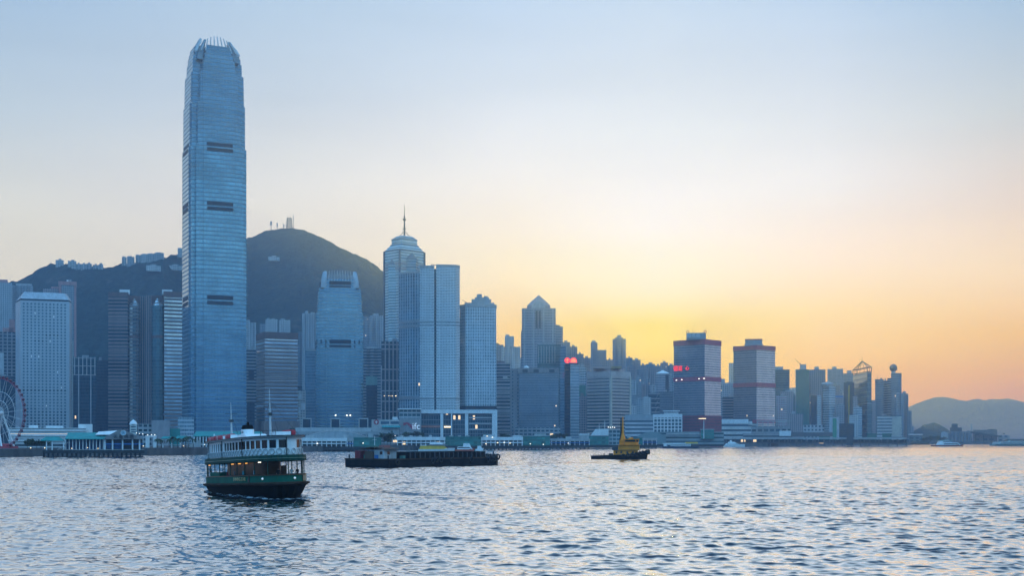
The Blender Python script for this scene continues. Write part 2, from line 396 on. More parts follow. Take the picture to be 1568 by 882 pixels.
def build_water():
    d = [38.0]
    while d[-1] < 24000:
        D = d[-1]; d.append(D + min(max(0.17, 2.0e-5 * D * D), 0.0009 * D if D < 1200 else 0.02 * D))
    d = np.array(d); nc = 1100
    az = np.linspace(R(-28), R(28), nc)
    D, A = np.meshgrid(d, az, indexing='ij')
    X = (D * np.sin(A)).astype(np.float32); Y = (D * np.cos(A)).astype(np.float32)
    rng = np.random.default_rng(11)
    N = 110
    lam = np.exp(np.concatenate([rng.normal(math.log(1.35), 0.55, N * 3 // 4), rng.uniform(math.log(0.6), math.log(9.0), N - N * 3 // 4)]))
    th = R(238) + rng.normal(0, R(38), N)
    ph = rng.uniform(0, 2 * math.pi, N)
    dr = np.maximum(np.gradient(d), d * (az[1] - az[0])).astype(np.float32)[:, None]
    Z = np.zeros_like(X); DX = np.zeros_like(X); DY = np.zeros_like(X)
    # gusts: patches of rougher and calmer water
    G = np.ones_like(X)
    for k in range(7):
        l_ = rng.uniform(45, 220); t_ = rng.uniform(0, 6.28)
        G += 0.07 * np.sin(2 * math.pi / l_ * (X * math.cos(t_) * 0.5 + Y * math.sin(t_)) + rng.uniform(0, 6.28)).astype(np.float32)
    # smoother lanes left by passing boats
    for (x0, y0, x1, y1, w, s) in ((-60, 196, 40, 262, 4, .35), (-75, 215, -46, 205, 5, .35), (-10, 372, 60, 470, 8, .5), (-40, 150, 90, 128, 3, .3), (60, 300, 260, 330, 7, .4), (-29, 206, 3, 146, 3.5, .6)):
        ex, ey = x1 - x0, y1 - y0; L2 = ex * ex + ey * ey
        t_ = np.clip(((X - x0) * ex + (Y - y0) * ey) / L2, 0, 1)
        dd = np.hypot(X - x0 - t_ * ex, Y - y0 - t_ * ey)
        G *= 1 - s * np.exp(-(dd / w) ** 2)
    G = np.clip(G, 0.15, 1.6)
    E_got = np.zeros((len(d), 1), dtype=np.float32)
    s0 = WAVE_SLOPE * math.sqrt(2.0 / N)
    for i in range(N):
        k = 2 * math.pi / lam[i]
        wgt = 1.0 if i < N * 3 // 4 else 0.8
        a = s0 * wgt / k
        fade = np.clip((lam[i] / dr - 1.6) / 1.6, 0, 1)
        E_got += (fade ** 2).astype(np.float32) / N
        if fade.max() <= 0: continue
        rows = np.nonzero(fade[:, 0] > 0)[0]; hi = rows[-1] + 1
        cx_, cy_ = math.cos(th[i]), math.sin(th[i])
        p = (k * (cx_ * X[:hi] + cy_ * Y[:hi]) + ph[i]).astype(np.float32)
        af = (a * fade[:hi] * G[:hi]).astype(np.float32)
        Z[:hi] += af * np.cos(p)
        sn = af * np.sin(p) * 1.25
        DX[:hi] -= sn * cx_; DY[:hi] -= sn * cy_
    # bow wave and foam of the near ferry
    c, s = math.cos(-FERRY_AT[2]), math.sin(-FERRY_AT[2])
    LX = (X - FERRY_AT[0]) * c - (Y - FERRY_AT[1]) * s
    LY = (X - FERRY_AT[0]) * s + (Y - FERRY_AT[1]) * c
    e = (np.abs(LX / 16.0) ** 2.6 + np.abs(LY / 4.1) ** 2.6) ** (1 / 2.6)
    near = np.exp(-((e - 1.04) / 0.10) ** 2)
    Z += 0.16 * near * (0.6 + 0.4 * np.sin(LX * 1.7 + LY))
    wake = np.exp(-((np.abs(LY) - 3.4 - 0.16 * (14 - LX)) / 1.1) ** 2) * np.exp(-np.clip((14 - LX) / 26, 0, 9)) * (LX < 15)
    stern = np.exp(-(LY / 3.2) ** 2) * np.exp(-np.clip((-15 - LX) / 30, 0, 9)) * (LX < -15)
    Z += 0.14 * wake
    foam = np.clip(near * 0.9 + wake * 0.6 + stern * 0.8, 0, 1).astype(np.float32)
    co = np.stack([X + DX, Y + DY, Z], -1).reshape(-1, 3).astype(np.float32)
    nr = len(d)
    idx = (np.arange(nr - 1)[:, None] * nc + np.arange(nc - 1)[None, :]).ravel()
    fc = np.stack([idx, idx + 1, idx + nc + 1, idx + nc], -1).astype(np.int32)
    me = bpy.data.meshes.new('water')
    me.vertices.add(len(co)); me.vertices.foreach_set('co', co.ravel())
    me.loops.add(fc.size); me.loops.foreach_set('vertex_index', fc.ravel())
    me.polygons.add(len(fc)); me.polygons.foreach_set('loop_start', np.arange(0, fc.size, 4, dtype=np.int32))
    me.polygons.foreach_set('use_smooth', np.ones(len(fc), dtype=bool))
    me.update(calc_edges=True)
    at = me.attributes.new('foam', 'FLOAT', 'POINT'); at.data.foreach_set('value', np.ascontiguousarray(foam).ravel())
    rip = np.broadcast_to(np.sqrt(np.clip(1 - E_got, 0, 1)), X.shape).astype(np.float32)
    at = me.attributes.new('chop', 'FLOAT', 'POINT'); at.data.foreach_set('value', np.ascontiguousarray(rip).ravel())
    o = bpy.data.objects.new('water', me); C.objects.link(o); tag(o, kind='structure')
    t = NT('harbour_water')
    pos = t.n('ShaderNodeNewGeometry')
    ch = t.n('ShaderNodeAttribute'); ch.attribute_name = 'chop'
    n1 = t.noise(pos.outputs['Position'], 0.9, 2, 0.5, out=1)
    n2 = t.noise(pos.outputs['Position'], 3.3, 3, 0.6, out=1)
    big = t.noise(pos.outputs['Position'], 0.012, 3, 0.5)
    k = t.rng(big, 0.35, 0.65, 0.75, 1.25)
    v = t.vm('ADD', t.vm('SCALE', t.vm('SUBTRACT', n1, (0.5, 0.5, 0.5)), sc=t.m('ADD', t.m('MULTIPLY', ch.outputs['Fac'], 0.44), RIP1)), t.vm('SCALE', t.vm('SUBTRACT', n2, (0.5, 0.5, 0.5)), sc=RIP2))
    v = t.vm('MULTIPLY', t.vm('SCALE', v, sc=k), (1, 1, 0))
    nn = t.vm('NORMALIZE', t.vm('ADD', pos.outputs['Normal'], v))
    fo = t.n('ShaderNodeAttribute'); fo.attribute_name = 'foam'
    fn = t.noise(pos.outputs['Position'], 1.1, 5, 0.7)
    fm = t.rng(t.m('MULTIPLY', fo.outputs['Fac'], t.rng(fn, 0.35, 0.7, 0.0, 1.3)), 0.25, 0.6, 0, 0.75)
    col = t.mix(fm, (0.004, 0.026, 0.045, 1), (0.55, 0.62, 0.66, 1))
    t.set(Base_Color=col, Roughness=t.rng(fm, 0, 1, 0.09, 0.6), IOR=1.33, Normal=nn, Specular_IOR_Level=0.0)
    # reflection that climbs steeply towards grazing view, as on open water
    dt = t.n('ShaderNodeVectorMath', operation='DOT_PRODUCT'); t.l(pos.outputs['Incoming'], dt.inputs[0]); t.l(nn, dt.inputs[1])
    cr = t.n('ShaderNodeValToRGB'); t.l(t.m('ABSOLUTE', dt.outputs['Value']), cr.inputs[0])
    while len(cr.color_ramp.elements) < len(REFL): cr.color_ramp.elements.new(.5)
    for e_, (a_, b_) in zip(cr.color_ramp.elements, REFL): e_.position = a_
    for e_, (a_, b_) in zip(cr.color_ramp.elements, REFL): e_.color = (b_, b_, b_, 1)
    gl = t.n('ShaderNodeBsdfGlossy'); gl.inputs['Color'].default_value = (1, 1, 1, 1); gl.inputs['Roughness'].default_value = 0.09; t.l(nn, gl.inputs['Normal'])
    ms = t.n('ShaderNodeMixShader'); t.l(t.m('MULTIPLY', cr.outputs[0], t.m('SUBTRACT', 1.0, fm)), ms.inputs[0]); t.l(t.p.outputs[0], ms.inputs[1]); t.l(gl.outputs[0], ms.inputs[2]); t.l(ms.outputs[0], t.out.inputs[0])
    me.materials.append(t.mat)
REFL = [(0.0, .97), (.13, .92), (.22, .82), (.31, .50), (.43, .15), (.65, .05), (1.0, .025)]
WAVE_SLOPE, RIP1, RIP2 = 0.165, 0.05, 0.09
build_water()

# ------------------------------------------------------------------ land, hills
def fan_patch(name, poly_top, z, depth, mat, mat2):
    m = MB()
    m.prism(poly_top, z - depth, z, 1, 0)
    return m.build(name, [mat, mat2])
def wl(px, py):       # a shoreline point from where its waterline stands
    D = EYE * F / (py - YH); return (PX(px, D), D)
M_asph = plain('asphalt', (0.055, 0.055, 0.058), 0.9, scale=0.05)
M_quay = plain('stained_quay_wall', (0.10, 0.105, 0.11), 0.85, wear=0.5, scale=0.2)
shore = [(-560, 420), (-330, 490), wl(0, 700.5), wl(66, 699), wl(225, 698), wl(320, 696), wl(470, 692.2), wl(600, 690.2), wl(760, 688), wl(900, 686), wl(1000, 685), wl(1100, 684.2), wl(1250, 682.8), wl(1392, 681.4), wl(1420, 680.6), wl(1568, 680.2), (1500, 2150)]
land_poly = shore + [(1500, 2420), (760, 2500), (900, 3400), (900, 3950), (-1900, 3950), (-1900, 420)]
def ccw(p):
    a = sum(p[i - 1][0] * p[i][1] - p[i][0] * p[i - 1][1] for i in range(len(p)))
    return p if a > 0 else p[::-1]
o = fan_patch('ground', ccw(land_poly), 3.4, 6.0, M_asph, M_quay); tag(o, kind='structure')

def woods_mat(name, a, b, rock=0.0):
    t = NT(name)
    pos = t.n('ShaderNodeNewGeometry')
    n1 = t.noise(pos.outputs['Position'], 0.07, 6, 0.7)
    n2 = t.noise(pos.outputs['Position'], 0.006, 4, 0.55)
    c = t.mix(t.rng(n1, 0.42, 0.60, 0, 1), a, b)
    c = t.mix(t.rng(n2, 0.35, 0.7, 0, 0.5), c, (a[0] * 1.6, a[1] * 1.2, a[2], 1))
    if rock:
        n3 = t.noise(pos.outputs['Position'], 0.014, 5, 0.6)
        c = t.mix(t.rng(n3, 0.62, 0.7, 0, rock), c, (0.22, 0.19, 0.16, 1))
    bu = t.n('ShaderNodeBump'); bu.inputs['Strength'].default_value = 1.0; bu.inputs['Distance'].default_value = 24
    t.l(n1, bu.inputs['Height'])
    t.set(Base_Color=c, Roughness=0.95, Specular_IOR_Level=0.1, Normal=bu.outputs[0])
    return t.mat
M_woods = woods_mat('hill_woodland', (0.014, 0.036, 0.038, 1), (0.048, 0.092, 0.084, 1), 0.45)

def build_hills():
    pxs = np.arange(-420, 1424, 2.4); ts = np.concatenate([np.linspace(0, 0.8, 34), np.linspace(0.82, 1.0, 22), np.linspace(1.03, 1.36, 12)])
    V = []; 
    for px in pxs:
        Dr = float(ridge_d(px)); Hr = float(ridge_z(px))
        for t in ts:
            D = 1800 + t * (Dr - 1800)
            x = (px - CX) / F * D
            if t <= 1: z = 4.0 + (Hr - 4.0) * t ** 1.5
            else: z = 4.0 + (Hr - 4.0) * max(0.0, 1 - ((t - 1) / 0.36) ** 1.4)
            v = Vector((x * 0.004, D * 0.004, 3.1))
            gul = mnoise.fractal(v, 1.0, 2.0, 4) * 34 * t * min(1, Hr / 200) * (1 - 0.9 * t if t < 1 else 0.1)
            can = mnoise.noise(Vector((x * 0.055, D * 0.02, 7.7))) * 3.6 + mnoise.noise(Vector((x * 0.14, D * 0.05, 1.7))) * 2.4
            k = min(1.0, max(0.0, (Hr - 12) / 60))
            V.append((x, D, z + gul + can * k * (0.3 + 0.7 * min(t, 1)) - (2.5 if t == 0 else 0)))
    n, q = len(pxs), len(ts)
    fcs = [(i * q + j, (i + 1) * q + j, (i + 1) * q + j + 1, i * q + j + 1) for i in range(n - 1) for j in range(q - 1)]
    me = bpy.data.meshes.new('hills'); me.from_pydata(V, [], fcs); me.materials.append(M_woods)
    me.polygons.foreach_set('use_smooth', [True] * len(fcs)); me.update()
    o = bpy.data.objects.new('hills', me); C.objects.link(o); tag(o, kind='structure')
build_hills()

def far_hill(name, prof, D, thick, mat, rough=3.0, step=2.0):
    """a range of hills: ridge line, a slope towards the viewer and one away"""
    xs = np.arange(prof[0][0], prof[-1][0] + step, step)
    ys = np.interp(xs, [p[0] for p in prof], [p[1] for p in prof])
    rows = [(-1.0, 0.0), (-0.75, 0.16), (-0.5, 0.40), (-0.28, 0.66), (-0.12, 0.88), (0.0, 1.0), (0.2, 0.85), (0.6, 0.4), (1.0, 0.0)]
    V = []
    for px, py in zip(xs, ys):
        x = PX(px, D); H = max(0.5, PZ(py, D))
        for a, b in rows:
            nz = mnoise.fractal(Vector((x * 8.0 / D, a * 3, D * 0.001)), 1.0, 2.0, 4) * rough
            V.append((x * (1 + a * thick / D), D + a * thick + nz * 12 * (1 - abs(a)), -1.2 + H * b + nz * b * (1 if a != 0 else 0.5)))
    q = len(rows)
    fcs = [(i * q + j, (i + 1) * q + j, (i + 1) * q + j + 1, i * q + j + 1) for i in range(len(xs) - 1) for j in range(q - 1)]
    me = bpy.data.meshes.new(name); me.from_pydata(V, [], fcs); me.materials.append(mat)
    me.polygons.foreach_set('use_smooth', [True] * len(fcs)); me.update()
    o = bpy.data.objects.new(name, me); C.objects.link(o); tag(o, kind='structure')
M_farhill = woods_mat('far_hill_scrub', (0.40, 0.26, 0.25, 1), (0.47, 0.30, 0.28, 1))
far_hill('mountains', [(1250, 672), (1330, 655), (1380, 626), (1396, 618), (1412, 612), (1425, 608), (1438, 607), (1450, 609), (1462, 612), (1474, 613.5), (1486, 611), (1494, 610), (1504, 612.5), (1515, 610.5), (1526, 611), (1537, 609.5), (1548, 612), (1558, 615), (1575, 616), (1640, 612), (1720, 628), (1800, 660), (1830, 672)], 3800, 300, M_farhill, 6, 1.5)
far_hill('island_hill', [(1390, 672), (1400, 659), (1410, 653.5), (1413, 650), (1418, 649.5), (1429, 646.3), (1436, 649), (1444, 654), (1456, 662), (1475, 671)], 3000, 170, M_woods, 2.5, 0.8)
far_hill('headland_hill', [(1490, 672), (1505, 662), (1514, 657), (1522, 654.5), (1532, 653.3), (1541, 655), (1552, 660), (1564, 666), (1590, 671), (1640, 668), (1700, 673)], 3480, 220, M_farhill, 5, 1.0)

# unseen ridge added behind the viewer, shaped for its dark reflection in the glass
def mirrored_ridge():
    V = []; xs = np.arange(-4600, 4601, 40.0); rows = [(-2300, 0.0), (-2550, .45), (-2750, .9), (-2850, 1.0), (-3000, .8), (-3400, 0.0)]
    for x in xs:
        H = 150 + 45 * mnoise.noise(Vector((x * .0016, 2.2, 0))) + 26 * mnoise.noise(Vector((x * .006, 5.1, 0))) + 20 * mnoise.noise(Vector((x * .02, 9.1, 0)))
        for y, k in rows: V.append((x, y, -1 + H * k))
    q = len(rows); fcs = [(i * q + j, (i + 1) * q + j, (i + 1) * q + j + 1, i * q + j + 1) for i in range(len(xs) - 1) for j in range(q - 1)]
    me = bpy.data.meshes.new('unseen_mirrored_ridge'); me.from_pydata(V, [], fcs); me.materials.append(M_woods); me.update()
    o = bpy.data.objects.new('unseen_mirrored_ridge', me); C.objects.link(o); tag(o, kind='structure')
mirrored_ridge()

# ------------------------------------------------------------------ air
hz = MB(); hz.box(-5200, 5200, -3700, 4180, -2.2, 590)
hm = bpy.data.materials.new('haze'); hm.use_nodes = True; ht = hm.node_tree; ht.nodes.clear()
ho = ht.nodes.new('ShaderNodeOutputMaterial'); hv = ht.nodes.new('ShaderNodeVolumePrincipled')
hv.inputs['Color'].default_value = (0.38, 0.64, 1.0, 1)
hv.inputs['Density'].default_value = 0.00017
hv.inputs['Anisotropy'].default_value = 0.72
ht.links.new(hv.outputs[0], ho.inputs['Volume'])
o = hz.build('haze', hm); tag(o, kind='stuff')

# ------------------------------------------------------------------ building kit
class Bld:
    def __init__(s, label, x0, x1, yt, D, name='office_tower', cat='office tower', group=None, base=None, pxc=None):
        s.pxc = (x0 + x1) / 2 if pxc is None else pxc
        s.D = D; s.x0, s.x1, s.yt = x0, x1, yt
        s.phi = math.atan((s.pxc - CX) / F)
        s.k = D * math.cos(s.phi) / F
        X = PX(s.pxc, D)
        s.base = (ground(X, D + 20) - 1.5 if D > 1800 else 3.2) if base is None else base
        s.root = thing(name, label, cat, (X, D, s.base), -s.phi, group)
        s.H = PZ(yt, D) - s.base
    def lx(s, px): return (px - s.pxc) * s.k
    def z(s, py): return PZ(py, s.D) - s.base
    def part(s, name, mb, mats, loc=(0, 0, 0), label=None, smooth=False):
        o = mb.build(name, mats, s.root, loc, 0, smooth)
        if label: o['label'] = label
        return o
    def footprint(s, c=None, al=None, dep=None):
        if c is None:
            w = (s.x1 - s.x0) * s.k; d = dep or 0.75 * w
            cx = s.lx((s.x0 + s.x1) / 2)
            return [(cx - w / 2, 0), (cx + w / 2, 0), (cx + w / 2, d), (cx - w / 2, d)]
        L, Rr = (c - s.x0) * s.k, (s.x1 - c) * s.k
        a = math.atan2(Rr, L) if al is None else R(al)
        wl_, wr_ = L / math.cos(a), Rr / math.sin(a)
        xc = s.lx(c)
        p0 = (xc - L, wl_ * math.sin(a)); p1 = (xc, 0); p2 = (xc + Rr, wr_ * math.cos(a))
        return [p0, p1, p2, (p0[0] + p2[0] - p1[0], p0[1] + p2[1] - p1[1])]
    def plant(s, px0, px1, yt, mat, y=6, d=10, name='plant_room', zb=None):
        zb = s.H if zb is None else zb
        m = MB(); m.box(s.lx(px0), s.lx(px1), y, y + d, zb - 0.05, s.z(yt))
        return s.part(name, m, [mat])

def bands(b, poly, mat, n=None, z0=0, z1=None, flo=4.0, h=1.6, out=0.35, name='floor_band', skip=()):
    """one projecting spandrel ring per storey, each its own part"""
    z1 = b.H if z1 is None else z1
    k = int((z1 - z0) / flo) if n is None else n
    fl = (z1 - z0) / max(k, 1)
    m = MB(); m.prism(offset_poly(poly, out), 0, h, 0, 0, True)
    first = None
    for i in range(min(k, 100)):
        if i in skip: continue
        z = z0 + (i + 1) * fl - h
        if first is None: first = m.build(name, mat, b.root, (0, 0, z))
        else: copy_child(first, b.root, (0, 0, z))

def tower(label, x0, x1, yt, D, mat, c=None, al=None, dep=None, name='office_tower', cat='office tower', group=None,
          base=None, plants=(), roof=M_roof, parapet=None, band=None, body='facade'):
    b = Bld(label, x0, x1, yt, D, name, cat, group, base)
    p = b.footprint(c, al, dep); b.poly = p
    m = MB(); m.prism(p, 0, b.H, 0, 1)
    b.part(body, m, [mat, roof])
    if parapet:
        q = MB(); q.prism(offset_poly(p, parapet[1] if len(parapet) > 1 else 0.4), b.H - parapet[2] if len(parapet) > 2 else b.H - 2.5, b.H + 0.9, 0, 0, True)
        b.part('parapet', q, parapet[0])
    for pl in plants:
        b.plant(pl[0], pl[1], pl[2], pl[3] if len(pl) > 3 else M_conc)
    if band: bands(b, p, **band)
    if not plants and b.H > 30 and (x1 - x0) * b.k > 11:      # tanks, stair heads and aerials on the roof
        rg = random.Random(int(x0 * 13 + yt)); xa, xb = min(v[0] for v in p), max(v[0] for v in p); ym = sum(v[1] for v in p) / len(p)
        for i in range(rg.choice((1, 2, 2))):
            w = rg.uniform(.18, .34) * (xb - xa); x = rg.uniform(xa + .15 * (xb - xa), xb - .15 * (xb - xa) - w)
            q = MB(); q.box(x, x + w, ym - 3 + i * 4.2, ym + i * 4.2, b.H - .02, b.H + rg.uniform(2, 5)); b.part(rg.choice(('roof_tank', 'stair_head')), q, [rg.choice((M_conc, M_roof, M_steel))])
        if rg.random() < .5:
            x = rg.uniform(xa + 2, xb - 2); q = MB(); q.tube((x, ym - 4, b.H - .02), (x, ym - 4, b.H + rg.uniform(6, 11)), .3, .16, 5); b.part('aerial', q, M_dark)
    return b

def comb(b, n=3, notch=3.0, dep=None):
    """plan of a Hong Kong style flat block: projecting bays with light wells between"""
    w = (b.x1 - b.x0) * b.k; d = dep or max(14.0, 0.8 * w); x = -w / 2; s = w / (2 * n - 1)
    p = []
    for i in range(2 * n - 1):
        y = 0 if i % 2 == 0 else notch
        p += [(x, y), (x + s, y)]; x += s
    return p + [(w / 2, d), (-w / 2, d)]
def flats(label, x0, x1, yt, D, mat, n=3, notch=3.0, group=None, tops=(), base=None, steps=(), name='apartment_tower', cat='apartment tower'):
    b = Bld(label, x0, x1, yt, D, name, cat, group, base)
    p = comb(b, n, notch); b.poly = p
    m = MB(); m.prism(p, 0, b.H, 0, 1); b.part('facade', m, [mat, M_roof])
    for t in tops: b.plant(t[0], t[1], t[2], t[3] if len(t) > 3 else M_conc, y=2, d=7)
    for (a0, a1, yy) in steps:
        q = MB(); q.box(b.lx(a0), b.lx(a1), 0.4, 12, b.H - 0.05, b.z(yy)); b.part('upper_storeys', q, mat)
    return b

# facade finishes
GL = (0.055, 0.085, 0.105)
F_res = facade((0.42, 0.45, 0.47), GL, 3.2, 3.1, .55, .5, .1, var=.6, lit=.0025)
F_res2 = facade((0.34, 0.36, 0.39), GL, 2.6, 3.0, .6, .55, .1, var=.6, lit=.002)
F_resp = facade((0.40, 0.33, 0.33), GL, 3.0, 3.0, .5, .5, .1, var=.6, lit=.002)
F_resw = facade((0.56, 0.56, 0.55), GL, 3.0, 3.0, .5, .45, .1, var=.6, lit=.002)
F_grid = facade((0.32, 0.33, 0.35), (0.03, 0.045, 0.06), 5.0, 4.2, .72, .7, .25, var=.4, lit=.004)
F_darkgl = facade((0.045, 0.06, 0.07), (0.03, 0.055, 0.075), 1.6, 3.8, .9, .85, .4, .12, .4)
F_blugl = facade((0.13, 0.2, 0.25), (0.13, 0.24, 0.31), 1.8, 3.9, .9, .62, .5, .05, .35)
F_greygl = facade((0.17, 0.2, 0.22), (0.2, 0.24, 0.27), 1.5, 3.6, .88, .7, .5, .13, .3)
F_lightgl = facade((0.46, 0.52, 0.55), (0.22, 0.31, 0.36), 1.6, 3.8, .8, .6, .45, .05, .35)
F_greengl = facade((0.12, 0.17, 0.17), (0.09, 0.17, 0.17), 1.8, 3.8, .88, .7, .4, .12, .35)
F_banddk = facade((0.30, 0.30, 0.31), (0.035, 0.05, 0.065), 40.0, 4.0, 1.0, .55, .3, .13, .3)

# ------------------------------------------------------------------ the two tall twin-style towers
def ifc_plan(w, n, bay, pr=1.2):
    a = w / 2; q = [(-a + n, -a), (-bay, -a), (-bay, -a - pr), (bay, -a - pr), (bay, -a), (a - n, -a), (a - n, -a + n)]
    o = []
    for k in range(4):
        for x, y in q:
            for _ in range(k): x, y = -y, x
            o.append((x, y))
    return o
def rot(p, a, dy=0):
    c, s = math.cos(a), math.sin(a)
    return [(x * c - y * s, x * s + y * c + dy) for x, y in p]
def ifc_tower(label, x0, x1, yt, D, w0, al, tiers, crown, louvres, mat, fin_n, fin):
    b = Bld(label, x0, x1, yt, D, 'skyscraper', 'skyscraper')
    rings = []
    for i, (py, w, n) in enumerate(tiers):
        rings.append((rot(ifc_plan(w, n, min(w0 * 0.30, w / 2 - n - .4)), al), 0 if py is None else b.z(py)))
    m = MB(); m.loft(rings, 0, 1); b.part('curtain_wall', m, [mat, M_roof])
    # dark plant-floor louvres on the projecting middle bay of every face
    for (ya, yb, segs) in louvres:
        w = tiers[0][1]
        for pyw in tiers:
            if pyw[0] is not None and pyw[0] >= ya: w = pyw[1]
        a = w / 2 + 1.2
        for k in range(4):
            for (sa, sb, out) in segs:
                q = MB(); q.box(sa * w0, sb * w0, -a - 0.25 + out, -a + 0.6 + out, b.z(yb), b.z(ya))
                for i_, v in enumerate(q.v):
                    x, y = v[0], v[1]
                    (x, y), = rot([(x, y)], al + k * math.pi / 2)
                    q.v[i_] = (x, y, v[2])
                b.part('louvre_band', q, M_louv)
    # crown of upright fins, leaning in
    (pyb, wb), fins = crown, fin
    src = {}
    for k in range(4):
        for i in range(fin_n):
            t = -1 + 2 * i / (fin_n - 1)
            ytop = fins[0] + (fins[1] - fins[0]) * abs(t) ** 2.2
            a0, a1 = wb / 2 + 1.0, wb / 2 * fins[2]
            xs0, xs1 = t * wb * fins[3], t * wb * fins[3] * fins[4]
            q = MB()
            def sec(x, y, wd, dp, z): return ([(x - wd, y - dp), (x + wd, y - dp), (x + wd, y + dp), (x - wd, y + dp)], z)
            zb = b.z(pyb); zt = b.z(ytop)
            rr = [sec(xs0, -a0, .5, 1.0, zb), sec((xs0 + xs1) / 2, -(a0 * .62 + a1 * .38), .45, .9, (zb + zt) / 2), sec(xs1, -a1, .35, .5, zt)]
            rr = [(rot(p, al + k * math.pi / 2), z) for p, z in rr]
            q.loft(rr, 0, 0, True); b.part('crown_fin', q, M_fin)
    return b
M_fin = plain('pale_fin_metal', (0.36, 0.42, 0.47), 0.4, 0.3)
F_ifc = facade((0.17, 0.28, 0.35), (0.20, 0.37, 0.47), 1.5, 4.2, .88, .72, .75, .05, .16, tilt=.006, fvar=.08, lit=-1)
F_ifc1 = facade((0.27, 0.39, 0.44), (0.22, 0.39, 0.47), 1.5, 4.0, .84, .64, .75, .05, .16, tilt=.006, fvar=.08, lit=-1)
LV = [(-.235, .235, 0)]
b2 = ifc_tower('tallest blue glass skyscraper with stepped top and finned crown', 279, 376.5, 62, 1317, 54.6, R(12),
    [(None, 54.6, 4.0), (233, 54.6, 4.0), (233, 52.8, 5.0), (167, 52.6, 5.0), (167, 50.6, 6.2), (120, 49.6, 6.4), (120, 46.4, 7), (101, 46.2, 7.4), (101, 44.8, 8), (92, 44.6, 8), (92, 43.2, 8.8), (85, 43.0, 8.8), (85, 41.6, 9.4), (79, 41.4, 9.4)],
    (88, 41.0), [(227.5, 233.5, LV), (235.5, 241, LV), (316, 321.5, LV), (324, 329.5, LV), (457, 463, LV), (465.5, 471, LV)], F_ifc, 9, (61.5, 70, .70, .42, .72))
# corner shells that close the crown between the fins
for k in range(4):
    q = MB()
    rr = []
    for (py, a, wd) in ((101, 20.8, 5.2), (92, 19.6, 4.8), (83, 17.6, 4.2), (75, 15.2, 3.3), (67, 12.4, 2.2)):
        rr.append((rot(rect(wd, wd, -a + wd / 2, -a + wd / 2), R(12) + k * math.pi / 2), b2.z(py)))
    q.loft(rr, 0, 0, True); b2.part('crown_corner', q, plain('blue_grey_shell', (.13, .23, .30), .55))
# podium slab beside its foot
q = MB(); q.box(b2.lx(274), b2.lx(298), -31, -12, 0, b2.z(640)); b2.part('podium_wing', q, [F_lightgl])
b1 = ifc_tower('mid height blue glass tower with crown of white fins', 485, 554, 416, 1570, 53.6, R(2.5),
    [(None, 53.4, 3.0), (481, 53.2, 3.0), (481, 50.4, 4.0), (455, 48.2, 4.4), (444, 46.4, 4.6), (444, 43.6, 5), (431, 41.0, 5)],
    (436, 41.0), [(434, 439, LV), (441, 444.5, LV), (523, 529, [(-.235, .235, 0), (-.33, -.28, 0.9), (.28, .33, 0.9), (-.43, -.4, 1.0), (.4, .43, 1.0)]), (531, 534.5, [(-.235, .235, 0), (-.33, -.28, .9), (.28, .33, .9)])], F_ifc1, 11, (417, 419, .93, .40, .95))
for k in range(4):
    q = MB(); rr = []
    for (py, a, wd) in ((444, 22.6, 6.5), (434, 21.6, 6), (426, 20.2, 4.8), (418.5, 18.4, 3.0)):
        rr.append((rot(rect(wd, wd, -a + wd / 2, -a + wd / 2), R(2.5) + k * math.pi / 2), b1.z(py)))
    q.loft(rr, 0, 0, True); b1.part('crown_corner', q, M_fin)
for px in (514, 531, 536):
    q = MB(); q.lathe([(0.1, -.9), (.9, -.4), (.9, .4), (0.1, .9)], 8, 0, (b1.lx(px), -29.2, b1.z(637))); b1.part('lamp', q, M_coldlamp)

M_blueedge = plain('blue_grey_edge', (.10, .15, .19), .4)
# ------------------------------------------------------------------ star plan tower with the mast (behind)
F_center = facade((0.50, 0.58, 0.60), (0.24, 0.36, 0.40), 30, 4.0, 1.0, .55, .55, .05, .25)
F_centerd = facade((0.30, 0.38, 0.42), (0.12, 0.2, 0.25), 30, 4.0, 1.0, .55, .5, .12, .25)
b = Bld('pale glass tower with octagonal roof and tall antenna mast', 588, 650.5, 357, 1850, 'skyscraper', 'skyscraper', pxc=619)
p = b.footprint(612, 50)
# chamfered corners
def chamfer(p, k):
    o = []
    for i in range(len(p)):
        a, q, c = Vector(p[i - 1]), Vector(p[i]), Vector(p[(i + 1) % len(p)])
        o += [tuple(q + (a - q).normalized() * k), tuple(q + (c - q).normalized() * k)]
    return o
pc = chamfer(p, 1.6)
m = MB(); m.loft([(pc, 0), (pc, b.z(381)), (scale_poly(pc, .70), b.z(371.5)), (scale_poly(pc, .66), b.z(371)), (scale_poly(pc, .66), b.z(362.5)), (scale_poly(pc, .40), b.z(357.5))], 0, 1)
b.part('curtain_wall', m, [F_center, M_steel])
q = MB(); q.prism(offset_poly(pc, .5), b.z(405), b.z(400.5), 0, 0, True); b.part('louvre_band', q, M_steel)
q = MB(); q.prism(offset_poly(pc, .5), b.z(412), b.z(408), 0, 0, True); b.part('louvre_band', q, M_steel)
for py_, k_ in ((381, 1.0), (371.6, .70), (362.8, .66)):
    q = MB(); q.prism(offset_poly(scale_poly(pc, k_), .5), b.z(py_ + .9), b.z(py_ - .5), 0, 0, True); b.part('cornice', q, M_blueedge)
for v_ in p:
    q = MB(); q.prism(rect(2.2, 2.2, v_[0], v_[1], R(45)), 0, b.z(381.5)); b.part('corner_rib', q, M_blueedge)
cc = (sum(v[0] for v in p) / 4, sum(v[1] for v in p) / 4)
